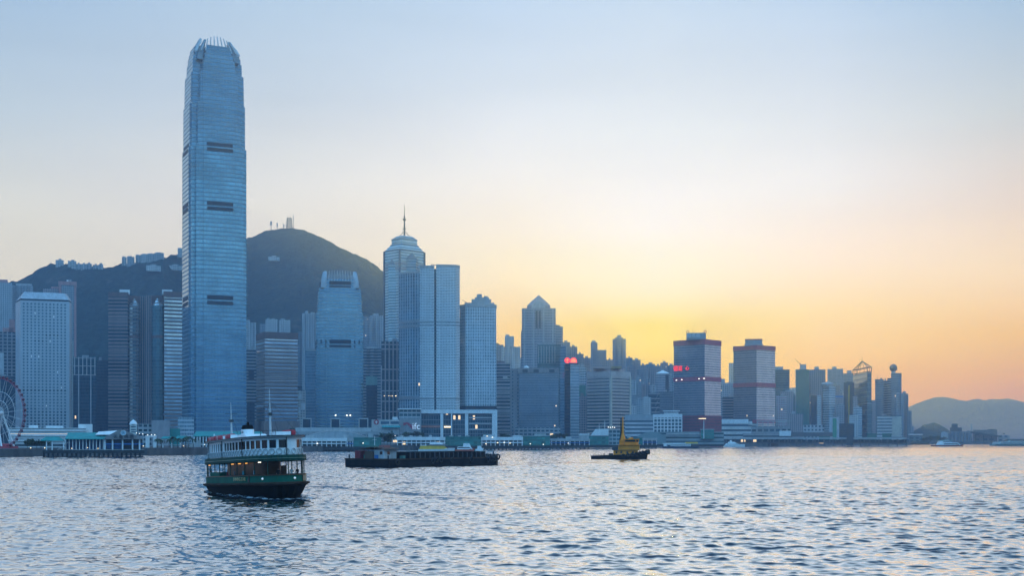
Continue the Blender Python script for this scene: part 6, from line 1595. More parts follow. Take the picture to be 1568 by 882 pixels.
q2 = MB(); q2.add([(b.lx(1481), 0, b.z(659.5)), (b.lx(1534), 0, b.z(668)), (b.lx(1534), 0, b.z(670)), (b.lx(1481), 0, b.z(663))]); q2.add([(b.lx(1481), 5, b.z(659.5)), (b.lx(1534), 5, b.z(668)), (b.lx(1534), 5, b.z(670)), (b.lx(1481), 5, b.z(663))]); q2.add([(b.lx(1481), 0, b.z(659.5)), (b.lx(1534), 0, b.z(668)), (b.lx(1534), 5, b.z(668)), (b.lx(1481), 5, b.z(659.5))])
b.part('conveyor', q2, M_dark)
posts(b, 'trestle', [b.lx(x) for x in (1494, 1506, 1518)], 2.5, 0, b.z(666), 1.4, M_dark)
q = MB(); q.tube((b.lx(1487.3), 12, 0), (b.lx(1487.3), 12, b.z(649.5)), 1.5, 1.1, 8); b.part('chimney', q, M_conc)
b = Bld('low grey warehouse on the quay at the far right', 1528, 1546, 665, 2080, 'warehouse', 'warehouse', base=3.2)
q = MB(); q.box(b.lx(1528), b.lx(1546), 0, 20, 0, b.z(667)); b.part('wall', q, [facade((.3, .3, .3), GL, 8, 6, .5, .4, .1), M_roof]); b.plant(1536, 1539, 664, M_dark, 4, 6)
b = Bld('low teal sided shed left of the island hill', 1398, 1412, 665, 1980, 'quay_shed', 'shed', base=3.2)
q = MB(); q.box(b.lx(1392), b.lx(1412), 0, 16, 0, b.z(667)); b.part('wall', q, [facade((.13, .19, .2), GL, 8, 4, .5, .4, .1), M_roof])
q = MB(); q.loft([([(b.lx(1391), -1), (b.lx(1413), -1), (b.lx(1413), 17), (b.lx(1391), 17)], b.z(666.95)), ([(b.lx(1391), 7), (b.lx(1413), 7), (b.lx(1413), 9), (b.lx(1391), 9)], b.z(664.8))], 0, 0, True); b.part('roof', q, M_steel)
b = Bld('small pale tank house between dark trees and silo block', 1440, 1452, 662, 2030, 'tank_house', 'industrial building', base=3.2)
q = MB(); q.box(b.lx(1441), b.lx(1452), 0, 12, 0, b.z(662.5)); b.part('wall', q, [M_conc, M_roof]); b.plant(1443, 1448, 661, M_steel, 3, 5)
for i, (px, h, w) in enumerate(((1419, 7, 13), (1425, 9, 14), (1431, 9.5, 15), (1437, 9, 14), (1444, 8, 14), (1414, 6, 11))):
    tree('dark rounded tree on the far right quay, number %s from the teal shed' % ('two', 'three', 'four', 'five', 'six', 'one')[i], px, 1935 + (i % 2) * 12, h, w, 3.3, i + 2, 'trees on the far right quay')
# trees on the terraces and between piers
k = 0
for lab, lst, D, zg, h, w in (
    ('terrace before the brown banded office', (443, 449, 456, 480, 487, 494, 500), 1270, 11.5, 6.5, 8),
    ('terrace below the finned glass tower', (523, 530, 537, 544, 566), 1275, 11.5, 7, 9),
    ('quay between the two white piers', (588, 593, 598), 930, 3.4, 9, 8),
    ('roof under the lettered block', (622, 630, 638, 646), 1150, 8, 6, 9),
    ('quay before the mirror block', (742, 748, 768, 777, 848, 856, 863), 1180, 6.5, 6, 8)):
    for i, px in enumerate(lst):
        tree('dark tree on the %s, %s from left' % (lab, ('first', 'second', 'third', 'fourth', 'fifth', 'sixth', 'seventh')[i]), px, D, h * (.85 + .3 * ((k * 37) % 10) / 10), w * (.9 + .25 * ((k * 53) % 10) / 10), zg, k, 'trees on the ' + lab); k += 1

# ------------------------------------------------------------------ boats
def lens(a, b, e=2.6, n=56):
    o = []
    for i in range(n):
        t = 2 * math.pi * i / n; c, s = math.cos(t), math.sin(t)
        o.append((a * math.copysign(abs(c) ** (2 / e), c), b * math.copysign(abs(s) ** (2 / e), s)))
    return o
def resample(poly, m):
    pts = [Vector(p) for p in poly] + [Vector(poly[0])]; L = [0]
    for p, q in zip(pts[:-1], pts[1:]): L.append(L[-1] + (q - p).length)
    o = []; j = 0
    for i in range(m):
        s = L[-1] * i / m
        while L[j + 1] < s: j += 1
        t = (s - L[j]) / (L[j + 1] - L[j]); o.append(tuple(pts[j].lerp(pts[j + 1], t)))
    return o, L[-1]
def hull_plan(L, B, sharp=.32, n=9):
    """plan with a square stern at x=0 and a curved bow at x=L"""
    o = [(0, -B / 2)]
    for i in range(n + 1):
        t = i / n; o.append((L * (1 - sharp) + L * sharp * t, -B / 2 * (1 - t ** 2.0) if i < n else 0))
    o += [(x, -y) for x, y in reversed(o[1:-1])] + [(0, B / 2)]
    return o
M_fgreen = plain('ferry_green', (.010, .12, .08), .75, wear=.3, spec=.15)
M_fdeep = plain('deep_green_trim', (.008, .06, .045), .7, spec=.15)
M_tar = plain('black_hull_paint', (.008, .008, .009), .85, wear=.6, spec=.1)
M_rust = plain('rusty_fender_timber', (.07, .042, .03), .9, wear=.6, spec=.1)
M_fwhite = plain('ferry_white', (.84, .85, .85), .45, wear=.12)
M_wood = plain('varnished_wood', (.10, .042, .016), .45, wear=.4)
M_seat = plain('dark_seating', (.05, .035, .03), .6)
M_pane = plain('cabin_pane', (.012, .016, .02), .08, spec=.8)
M_tyre = plain('black_rubber', (.012, .012, .013), .75)
M_orange = plain('tug_orange', (.95, .29, .015), .55, wear=.3)
M_lifered = plain('life_raft_red', (.45, .03, .05), .55)

M_deckglow = glow('amber_lamp', (1.0, .45, .10), 1.6)
fr = thing('passenger_ferry', 'double ended green and white two deck passenger ferry coming closer', 'ferry', (FERRY_AT[0], FERRY_AT[1], 0.12), FERRY_AT[2])
fr.rotation_euler = (R(1.0), R(-1.9), FERRY_AT[2])
q = MB(); q.loft([(lens(14.2, 3.0), -1.2), (lens(15.4, 4.0), .15), (lens(16.2, 4.45), 1.15)], 0, 0, True); q.build('hull', M_tar, fr)
q = MB(); q.loft([(lens(16.25, 4.5), 1.12), (lens(16.9, 4.85), 1.3), (lens(16.9, 4.85), 1.5), (lens(16.3, 4.5), 1.56)], 0, 0, True); q.build('rubbing_strake', M_rust, fr)
def ring_wall(q, outer, inner, z0, z1):
    n = len(outer)
    for i in range(n):
        j = (i + 1) % n
        q.add([(*outer[i], z0), (*outer[j], z0), (*outer[j], z1), (*outer[i], z1)]); q.add([(*inner[j], z0), (*inner[i], z0), (*inner[i], z1), (*inner[j], z1)])
        q.add([(*outer[i], z1), (*outer[j], z1), (*inner[j], z1), (*inner[i], z1)])
q = MB(); ring_wall(q, lens(16.1, 4.42), lens(15.95, 4.28), 1.55, 2.42); q.build('bulwark', M_fgreen, fr)
q = MB(); ring_wall(q, lens(16.2, 4.5), lens(15.9, 4.2), 2.40, 2.50); q.build('cap_rail', M_wood, fr)
q = MB(); q.prism(lens(15.9, 4.25), 1.5, 1.62, 0, 0, True); q.build('lower_deck_floor', M_wood, fr)
# casing, seats, cabins on the lower deck
q = MB(); q.prism(lens(9.5, 1.5, 5), 1.63, 4.2, 0, 0); q.build('engine_casing', M_wood, fr)
for x0, x1, y0, y1, z1, m_ in ((-6.4, -1.2, 3.3, 4.25, 3.05, M_fgreen), (-6.4, -1.2, -4.25, -3.3, 3.05, M_fgreen), (1.6, 2.6, 2.6, 3.9, 3.7, M_wood), (-9.5, -8, 2.4, 3.8, 3.6, M_wood)):
    q = MB(); q.box(x0, x1, y0, y1, 1.63, z1); q.build('deck_locker', m_, fr)
sq = MB(); sq.box(-.25, .25, -.9, .9, 0, .42); sq.box(.2, .27, -.9, .9, .3, .95); s0 = None
for x in (-13, -11.6, -5, -3.6, -2.2, -.8, .6, 4, 5.4, 6.8, 8.2, 9.6, 11, 12.4):
    for y in ((2.9, -2.9) if abs(x) < 11.5 else (.9, -.9)):
        if s0 is None: s0 = sq.build('bench_seat', M_seat, fr, (x, y, 1.63))
        else: copy_child(s0, fr, (x, y, 1.63))
pp, LL = resample(lens(15.85, 4.22), 26); p0 = None
pb = MB(); pb.tube((0, 0, 1.62), (0, 0, 4.25), .075, .075, 6)
for i, (x, y) in enumerate(pp):
    if p0 is None: p0 = pb.build('deck_post', M_fdeep, fr, (x, y, 0))
    else: copy_child(p0, fr, (x, y, 0))
for x, y, m_ in ((12.2, -2.6, M_coldlamp), (3.4, -1.9, M_deckglow), (.2, -1.9, M_deckglow), (-3.4, -1.9, M_deckglow), (-11.5, -3.0, M_deckglow)):
    q = MB(); q.box(x - .45, x + .45, y - .07, y + .07, 4.05, 4.15); q.build('deck_lamp', m_, fr)
q = MB(); q.prism(lens(16.3, 4.55), 4.2, 4.28, 0, 0, True); q.loft([(lens(16.3, 4.55), 4.29), (lens(16.25, 4.5), 4.95)], 0, 0); q.build('deck_fascia', M_fdeep, fr)
q = MB(); ring_wall(q, lens(16.36, 4.6), lens(16.1, 4.3), 4.5, 4.58); q.build('fascia_line', plain('pale_green_line', (.16, .26, .2), .5), fr)
# upper deck: white wall with real window openings
NW = 54
wp, WL = resample(lens(15.3, 4.1), NW * 4)
ip = [(x * (1 - .12 / max(.1, math.hypot(x, y))), y * (1 - .12 / max(.1, math.hypot(x, y)))) for x, y in wp]
q = MB(); NN = len(wp)
def strip(i0, i1, z0, z1):
    for i in range(i0, i1):
        a, b_ = i % NN, (i + 1) % NN
        q.add([(*wp[a], z0), (*wp[b_], z0), (*wp[b_], z1), (*wp[a], z1)])
ZS, ZH, ZB, ZT = 5.82, 6.86, 4.95, 7.22
strip(0, NN, ZB, ZS); strip(0, NN, ZH, ZT)
solid = {0, 27, 13, 40}
for k in range(NW):
    if k in solid: strip(k * 4, k * 4 + 4, ZS, ZH); continue
    strip(k * 4, k * 4 + 1, ZS, ZH)
    for i, pi_ in ((k * 4 + 1, 1), (k * 4 + 4, 0)):
        a = i % NN; q.add([(*wp[a], ZS), (*ip[a], ZS), (*ip[a], ZH), (*wp[a], ZH)])
wallo = q.build('upper_deck_wall', M_fwhite, fr)
for k in range(NW):
    if k in solid: continue
    g = MB()
    for i in range(k * 4 + 1, k * 4 + 4):
        a, b_ = i % NN, (i + 1) % NN; g.add([(*ip[a], ZS), (*ip[b_], ZS), (*ip[b_], ZH), (*ip[a], ZH)])
    g.build('window', M_pane, fr)
q = MB(); q.prism(lens(14.9, 3.8), 4.96, 5.0, 0, 0); q.build('upper_deck_floor', M_wood, fr)
# the row of rings along the white side
rp, RL = resample(lens(15.42, 4.2), 72)
for i, (x, y) in enumerate(rp):
    x2, y2 = rp[(i + 1) % 72]; a = math.atan2(y2 - y, x2 - x)
    if i == 0: r0 = MB().torus((0, 0, 0), .34, .055, 'y', 14, 4).build('railing_ring', plain('ring_grey_white', (.42, .44, .45), .5), fr, (x, y, 5.40), a)
    else: copy_child(r0, fr, (x, y, 5.40), a)
for i in range(0, 72, 9):
    x, y = rp[i]; q = MB(); q.tube((x, y, 4.9), (x, y, 7.25), .07, .07, 5); q.build('downpipe', M_dark, fr)
q = MB(); q.prism(lens(15.7, 4.45), 7.2, 7.36, 0, 0, True); q.build('roof', plain('ferry_roof_white', (.55, .57, .58), .6), fr)
q = MB(); ring_wall(q, lens(15.78, 4.52), lens(15.4, 4.1), 7.30, 7.42); q.build('roof_edge', M_dark, fr)
raft = MB(); raft.lathe([(.05, -.75), (.38, -.6), (.42, 0), (.38, .6), (.05, .75)], 10)
for i, v in enumerate(raft.v): raft.v[i] = (v[2], v[0], v[1] + .4)
rr0 = None
for i, x in enumerate((-13.2, -11.6, -9.9, -8.4, -6.8, -5.2, -3.6, -1.2, .5)):
    y = -2.9 + .03 * abs(x) * (1.6 if x < -9 else .2)
    if rr0 is None: rr0 = raft.build('life_raft', M_lifered, fr, (x, y, 7.37), .1)
    else:
        c = copy_child(rr0, fr, (x, y, 7.37), .15 * ((i % 3) - 1))
    if i % 2 == 0:
        q = MB(); q.tube((x - .12, y, 7.38), (x + .12, y, 7.38), .05, .05); q.lathe([(.44, -.1), (.45, .1)], 10)
        q2 = MB(); q2.box(x + .85, x + 1.0, y - .45, y + .45, 7.37, 8.0); q2.build('raft_cradle', M_fwhite, fr)
for x in (11.2, 12.6):
    copy_child(rr0, fr, (x, 1.4, 7.37), .6)
q = MB(); q.loft([([(-4.2, -1.6), (3.4, -1.6), (3.4, 1.6), (-4.2, 1.6)], 7.37), ([(-3.2, -1.4), (1.4, -1.4), (1.4, 1.4), (-3.2, 1.4)], 8.05)], 0, 0); q.build('roof_house', M_fwhite, fr)
q = MB(); q.prism(lens(1.0, .8, 3, 20), 8.0, 8.8, 0, 0); fn = q.build('funnel_base', M_fwhite, fr, (-2.2, 0, 0))
for y in (-.72,):
    q = MB()
    for x in (-.4, .4): q.tube((x, y, 8.4), (x, y - .12, 8.4), .15, .15, 8)
    q.build('porthole', M_pane, fn)
q = MB(); q.loft([(lens(.9, .7, 3, 20), 8.8), (lens(.95, .75, 3, 20), 9.05), (lens(.75, .6, 3, 20), 9.4)], 0, 0); q.tube((-.35, .1, 9.35), (-.4, .1, 9.7), .18, .14); q.tube((.3, 0, 9.35), (.3, 0, 9.8), .2, .16); q.build('funnel_top', M_tar, fr, (-2.2, 0, 0))
for x, zt in ((-10.6, 13.0), (8.6, 13.7)):
    q = MB(); q.tube((x, 0, 7.3), (x, 0, 7.3 + (zt - 7.3) * .7), .17, .11, 8); q.tube((x, 0, 7.3 + (zt - 7.3) * .7), (x, 0, zt), .09, .05, 6); mo = q.build('mast', plain('weathered_mast_white', (.55, .57, .58), .5), fr)
    q = MB(); q.box(x - .25, x + .25, -.25, .25, 10.2, 10.55); q.tube((x, -.9, 11.4), (x, .9, 11.4), .05, .05, 4); q.build('mast_lamp', M_dark, mo)
    q = MB()
    for dx, dy in ((4, 2.6), (4, -2.6), (-4, 2.4)): q.tube((x, 0, zt - 1.6), (x + dx, dy, 7.4), .022, .022, 3)
    q.build('stay', M_dark, mo)
q = MB(); q.box(12.6, 14.2, -1.0, 1.0, 7.37, 7.9); q.build('roof_locker', M_fwhite, fr)
q = MB()
for y in (1.0, -1.0): q.path([(11, y * 2, 7.4), (11, y * 2, 8.1), (14.2, y, 8.1), (14.2, y, 7.4)], .035, 4)
q.build('roof_rail', M_dark, fr)
# bow fenders, lamps and the name on the bulwark
bp, _ = resample(lens(16.14, 4.46), 96)
def on_bow(i): 
    x, y = bp[i % 96]; x2, y2 = bp[(i + 1) % 96]; return x, y, math.atan2(y2 - y, x2 - x)
for i in (-5, 1):
    x, y, a = on_bow(i); q = MB(); q.lathe([(.02, -.16), (.17, 0), (.02, .16)], 8, 0, (x, y, 2.0)); q.build('bow_lamp', M_dimlamp, fr)
x, y, a = on_bow(-13)
lo = letters(fr, 'ferry_name', 'SHINING STAR', .62, (x, y - .04, 2.0), plain('gilt_letter', (.55, .42, .2), .4), ext=.02, rz=a)
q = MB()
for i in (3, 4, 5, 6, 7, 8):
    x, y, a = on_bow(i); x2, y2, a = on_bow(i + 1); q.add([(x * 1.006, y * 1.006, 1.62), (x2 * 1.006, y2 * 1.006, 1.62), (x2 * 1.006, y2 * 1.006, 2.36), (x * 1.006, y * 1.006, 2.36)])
q.build('sunlit_bow_patch', plain('painted_sunset_tan', (.34, .24, .14), .5), fr)  # warm sunset light on this side of the bow, painted as a tan patch

# passengers on the lower deck
def person_mesh(name, top, legs, skin, hair, arm):
    v = [(0, 0, .92), (0, 0, 1.12), (0, 0, 1.38), (0, 0, 1.50), (0, .01, 1.60), (0, .015, 1.71),
         (.10, 0, .86), (.11, .01, .48), (.11, -.01, .08), (.11, .12, .04), (-.10, 0, .86), (-.11, .03, .48), (-.11, -.03, .08), (-.11, .1, .04),
         (.19, 0, 1.40), (.26, .02, 1.14), (.24, .12 + arm, .96 + arm), (.24, .18 + arm, .92 + arm), (-.19, 0, 1.40), (-.26, .02, 1.14), (-.23, .12, .93), (-.23, .18, .88)]
    e = [(0, 1), (1, 2), (2, 3), (3, 4), (4, 5), (0, 6), (6, 7), (7, 8), (8, 9), (0, 10), (10, 11), (11, 12), (12, 13), (2, 14), (14, 15), (15, 16), (16, 17), (2, 18), (18, 19), (19, 20), (20, 21)]
    rad = [.15, .14, .16, .055, .085, .09, .095, .07, .05, .045, .095, .07, .05, .045, .065, .048, .036, .03, .065, .048, .036, .03]
    me = bpy.data.meshes.new('tmp'); me.from_pydata(v, e, []); ob = bpy.data.objects.new('tmp', me); C.objects.link(ob)
    ob.modifiers.new('skin', 'SKIN'); sk = me.skin_vertices[0].data
    for i, r_ in enumerate(rad): sk[i].radius = (r_, r_ * (.72 if i < 3 else 1)); sk[i].use_root = (i == 0)
    sb_ = ob.modifiers.new('sub', 'SUBSURF'); sb_.levels = 1; sb_.render_levels = 1
    dg = bpy.context.evaluated_depsgraph_get(); dg.update()
    out = bpy.data.meshes.new_from_object(ob.evaluated_get(dg)); bpy.data.objects.remove(ob); out.name = name
    out.materials.clear()
    for m_ in (top, legs, skin, hair): out.materials.append(m_)
    for p in out.polygons:
        c = p.center
        p.material_index = 3 if (c.z > 1.66 or (c.z > 1.56 and c.y < -.02)) else 2 if c.z > 1.47 else (1 if c.z < .93 and abs(c.x) < .2 else (2 if abs(c.x) > .2 and c.z < 1.0 + max(arm, 0) else 0))
        p.use_smooth = True
    return out
M_skin = plain('skin', (.42, .26, .19), .6); M_hair = plain('black_hair', (.012, .01, .01), .6)
tops = {'pale blue shirt': (.25, .42, .55), 'white shirt': (.7, .7, .68), 'black coat': (.02, .02, .025), 'dark red jacket': (.25, .03, .04), 'grey jumper': (.2, .2, .21), 'turquoise jacket': (.06, .35, .42)}
P_M = {k: person_mesh('person', plain('cloth_' + k.replace(' ', '_'), c, .8), plain('dark_trousers', (.03, .035, .05), .8), M_skin, M_hair, (.0, .25, .05)[i % 3]) for i, (k, c) in enumerate(tops.items())}
fm = Matrix.LocRotScale(fr.location, fr.rotation_euler, None)
for lab, cl, x, y, rz in (
    ('in a pale blue shirt standing at the ferry rail under the white lamp', 'pale blue shirt', 10.6, 2.9, 0.3), ('in a black coat at the very bow of the ferry', 'black coat', 14.2, .8, -1.4),
    ('in a white shirt at the bow of the ferry, right of the stem', 'white shirt', 14.2, -.9, -1.6), ('in a turquoise jacket midway along the lower deck of the ferry', 'turquoise jacket', 7.6, 3.5, .2),
    ('in a grey jumper beside the warm cabin lamp of the ferry', 'grey jumper', 3.8, 3.6, -.2), ('in a dark red jacket behind the green locker of the ferry', 'dark red jacket', .2, 3.6, .1),
    ('in a black coat standing in the stern doorway of the ferry', 'black coat', -12.4, 2.6, .5), ('in a white shirt at the stern rail of the ferry', 'white shirt', -10.4, 3.2, .9),
    ('in a grey jumper sheltering at the far stern of the ferry', 'grey jumper', -14.2, 1.4, 1.2), ('in a black coat at the starboard bow rail of the ferry', 'black coat', 13.4, -1.9, -2.0)):
    o = bpy.data.objects.new('person', P_M[cl]); C.objects.link(o)
    o.location = fm @ Vector((x, -y, 1.62)); o.rotation_euler = (0, 0, FERRY_AT[2] - rz)
    tag(o, 'passenger ' + lab, 'person', 'passengers on the near ferry')

# ------------------------------------------------------------------ barge
D0 = EYE * F / (716.5 - YH)
bx = thing('hopper_barge', 'long black hopper barge hung with tyres and a cabin at its near end', 'barge', (PX(596, D0), D0, 0), R(52))
Lb, Bb = 51.0, 16.4
pl = [(0, 0), (Lb - 6, 0), (Lb, 4), (Lb, Bb - 4), (Lb - 6, Bb), (0, Bb)]
def sheer(z, bow): return [z, z, z + bow, z + bow, z, z]
q = MB(); q.loft([(scale_poly(pl, .985), -1.0), (pl, .4), (pl, sheer(2.1, .7))], 0, 0, True); q.build('hull', plain('barge_black', (.012, .013, .016), .85, wear=.6, spec=.1), bx)
q = MB(); ring_wall(q, offset_poly(pl, .12), offset_poly(pl, -.2), 2.0, 2.35); q.build('rubbing_strake', M_rust, bx)
co_ = [(9, 1.6), (42, 1.6), (42, Bb - 1.6), (9, Bb - 1.6)]
q = MB(); ring_wall(q, co_, offset_poly(co_, -.35), 2.0, 4.0); q.add([(9.4, 2, 3.3), (41.6, 2, 3.3), (41.6, Bb - 2, 3.3), (9.4, Bb - 2, 3.3)]); q.build('hold_coaming', plain('barge_black', (.012, .013, .016), .85, wear=.6, spec=.1), bx)
for i in range(17):
    q = MB(); q.box(9.6 + i * 2, 9.85 + i * 2, 1.3, 1.58, 2.36, 3.9); q.build('coaming_stay', M_dark, bx)
ty = MB(); ty.torus((0, 0, 0), .62, .22, 'y', 16, 6); t0 = None
for x, z in ((3, 1.3), (17, 1.6), (18.6, 1.9), (20.4, 1.7), (25, 1.7), (33.5, 1.7), (41, 1.6), (42.4, 1.9), (43.6, 1.6), (44.6, 1.9)):
    if t0 is None: t0 = ty.build('tyre_fender', M_tyre, bx, (x, -.28, z))
    else: copy_child(t0, bx, (x, -.28, z))
for i in range(5):
    q = MB(); q.torus((0, 0, 0), .7, .25, 'x', 14, 6); q.build('tyre_fender', M_tyre, bx, (Lb + .2 - .0, 4.2 + i * 1.4, 2.3))
for x0, x1, y0, y1, z1, m_, nm in ((1.2, 6.0, 3.0, 6.6, 4.6, plain('dingy_cabin_white', (.42, .44, .45), .7, wear=.45), 'cabin'), (1.4, 5.4, 7.2, 10.4, 4.2, plain('brown_shelter', (.12, .075, .05), .8), 'shelter'), (1.0, 3.6, 11.6, 13.7, 4.4, plain('dull_red_container', (.24, .03, .04), .7, wear=.5), 'red_container'), (2.4, 4.6, 4.0, 6.0, 5.9, plain('weathered_red_cabin', (.35, .14, .13), .7), 'upper_cabin')):
    q = MB(); q.box(x0, x1, y0, y1, 2.3 if nm != 'upper_cabin' else 4.9, z1); c_ = q.build(nm, m_, bx)
    if nm == 'cabin':
        q = MB(); q.box(x0 - .03, x0 - .005, 3.6, 4.6, 3.4, 4.3); q.box(x0 + 1.2, x0 + 2.2, y0 - .03, y0 - .005, 3.4, 4.3); q.build('window', M_pane, c_)
        q = MB(); q.box(x0 - .05, x0 - .01, 5.1, 6.5, 2.35, 3.3); q.build('tarpaulin', M_blue, c_)
cv = MB()
for i in range(10):
    t0_, t1_ = i / 10, (i + 1) / 10
    f = lambda t: (2.2 + 9.0 * t, 4.75 + .55 * math.sin(math.pi * t))
    (ya, za), (yb, zb) = f(t0_), f(t1_); cv.add([(.7, ya, za), (.7, yb, zb), (6.4, yb, zb), (6.4, ya, za)]); cv.add([(.7, ya, za + .16), (.7, yb, zb + .16), (6.4, yb, zb + .16), (6.4, ya, za + .16)]); cv.add([(.7, ya, za), (.7, yb, zb), (.7, yb, zb + .16), (.7, ya, za + .16)])
cv.build('curved_awning', plain('brown_awning', (.10, .06, .045), .7), bx)
q = MB(); q.tube((3.4, 8.6, 5), (3.4, 8.6, 8.4), .09, .05, 5); q.tube((3.4, 7.8, 7.4), (3.4, 9.4, 7.4), .05, .05, 4); q.build('mast', M_fwhite, bx)
q = MB(); q.box(1.4, 4, 8.2, 10.4, 5.3, 5.9); q.box(2, 3, 10.6, 11.4, 2.3, 3.3); q.box(6.6, 7.6, 1.2, 2.4, 2.3, 3.1); q.build('deck_gear', plain('teal_gear', (.06, .2, .18), .6), bx)
q = MB(); q.tube((46, 5, 2.6), (46, 9, 2.6), .55, .55, 10); q.tube((48.6, 3.8, 2.8), (48.6, 3.8, 4.0), .22, .22, 6); q.tube((48.6, 10, 2.8), (48.6, 10, 4.0), .22, .22, 6); q.tube((44, 2, 2.3), (44, 2, 3.4), .2, .2, 6); q.build('mooring_winch', M_dark, bx)
q = MB(); q.tube((.6, 15.4, 2.3), (.6, 15.4, 3.3), .25, .25, 6); q.tube((.6, .9, 2.3), (.6, .9, 3.2), .25, .25, 6); q.build('bollard', M_dark, bx)

# ------------------------------------------------------------------ tugboat
D1 = EYE * F / (703.4 - YH)
tg = thing('tugboat', 'orange tugboat with tall tapering funnel mast and tyre hung black bow', 'tugboat', (PX(906, D1), D1 + 2, 0), R(-6))
Lt, Bt = 21.4, 6.4
def hp(L, B, x0=0): return [(x + x0, y) for x, y in hull_plan(L, B, .38)]
npt = len(hp(Lt, Bt))
def shz(p, a, b): return [a + (b - a) * max(0, (x - 7) / (Lt - 7)) ** 1.7 for x, y in p]
h0 = hp(Lt - 1.2, Bt - 1.4); h1 = hp(Lt - .3, Bt - .3); h2 = hp(Lt, Bt)
q = MB(); q.loft([(h0, -.8), (h1, .5), (h2, shz(h2, 1.15, 3.3))], 0, 0, True); q.build('hull', M_tar, tg)
q = MB()
zz = shz(h2, 1.1, 3.25)
for i in range(npt):
    j = (i + 1) % npt; q.tube((*h2[i], zz[i]), (*h2[j], zz[j]), .2, .2, 6)
q.build('rubbing_strake', M_tyre, tg)
bt = MB(); bt.torus((0, 0, 0), .55, .24, 'y', 14, 6); t0 = None
for i, x in enumerate((12.2, 13.9, 15.5, 17.0, 18.4, 19.5)):
    y = np.interp(x, [p_[0] for p_ in h2[:11]], [p_[1] for p_ in h2[:11]]); a = math.atan2(np.interp(x + .3, [p_[0] for p_ in h2[:11]], [p_[1] for p_ in h2[:11]]) - y, .3)
    z = 1.1 + 2.1 * max(0, (x - 7) / (Lt - 7)) ** 1.7 - .2
    if t0 is None: t0 = bt.build('tyre_fender', M_tyre, tg, (x, y - .3, z), a)
    else: copy_child(t0, tg, (x, y - .3, z), a)
q = MB()
for k in range(5): q.lathe([(.1, -.5), (.75, -.4), (.95, 0), (.75, .4), (.1, .5)], 10, 0, (Lt - .1, -.9 + .45 * k, 2.2 + .25 * k))
q.build('bow_fender', M_tyre, tg)
q = MB(); q.box(8.4, 17.6, -2.2, 2.2, 1.3, 3.3); lh = q.build('deck_house', M_orange, tg)
q = MB()
for x in (9.2, 11.0, 13.2, 15.4): q.box(x, x + .7, -2.24, -2.205, 2.2, 2.9)
q.build('porthole', M_pane, lh)
q = MB(); q.box(7.8, 18.4, -2.5, 2.5, 3.32, 3.46); q.box(7.9, 10.1, -1.9, 1.9, 3.47, 4.6); q.build('dark_casing', M_dark, tg)
q = MB(); q.box(10.2, 18.2, -2.1, 2.1, 3.47, 5.3); q.box(9.8, 18.6, -2.5, 2.5, 5.31, 5.43); uh = q.build('upper_house', M_orange, tg)
q = MB(); q.box(15, 16.6, -2.03, -2.005, 3.8, 4.4); q.build('white_board', M_fwhite, uh)
wh = [(12.6, -1.8), (16.8, -1.8), (17.8, -1.0), (17.8, 1.0), (16.8, 1.8), (12.6, 1.8)]
q = MB(); q.prism(wh, 5.44, 6.5, 0, 0); q.prism(offset_poly(wh, -.12), 6.5, 7.3, 1, 1); q.prism(offset_poly(wh, .35), 7.3, 7.6, 0, 0, True); q.tube((14.2, 0, 7.55), (15.8, 0, 8.0), .5, .3, 8); wo_ = q.build('wheelhouse', [M_orange, M_pane], tg)
q = MB()
for x, y in wh: q.tube((x, y, 6.5), (x, y, 7.3), .14, .14, 5)
q.build('window_post', M_orange, wo_)
q = MB(); q.box(10.6, 12.5, -1.3, 1.3, 5.44, 7.2); q.lathe([(1.1, 0), (.85, 1.2), (.46, 2.6), (.30, 5.6), (.22, 8.8)], 10, 0, (11.9, 0, 7.15)); q.build('funnel_mast', M_orange, tg)
q = MB(); q.lathe([(.8, 0), (.6, 1.5), (.34, 3.2), (.26, 6.2), (.2, 9.3)], 10, 0, (11.2, .2, 6.2)); q.build('exhaust_stack', plain('sooty_black', (.02, .016, .013), .8), tg)
q = MB(); q.tube((11.6, -1.4, 10.6), (11.6, 1.4, 10.6), .07, .07, 4); q.tube((13.6, 0, 7.0), (12.3, 0, 10.4), .08, .06, 4); q.build('cross_tree', M_dark, tg)
q = MB(); q.box(6.6, 8.2, -1.2, 1.2, 1.2, 2.2); q.tube((4.8, -.9, 1.1), (4.8, -.9, 2.2), .16, .16, 6); q.tube((4.8, .9, 1.1), (4.8, .9, 2.2), .16, .16, 6); q.path([(1, -2.6, 1.1), (1, -2.6, 1.7), (4, -2.8, 1.7), (4, -2.8, 1.1)], .06, 4); q.build('towing_gear', M_dark, tg)

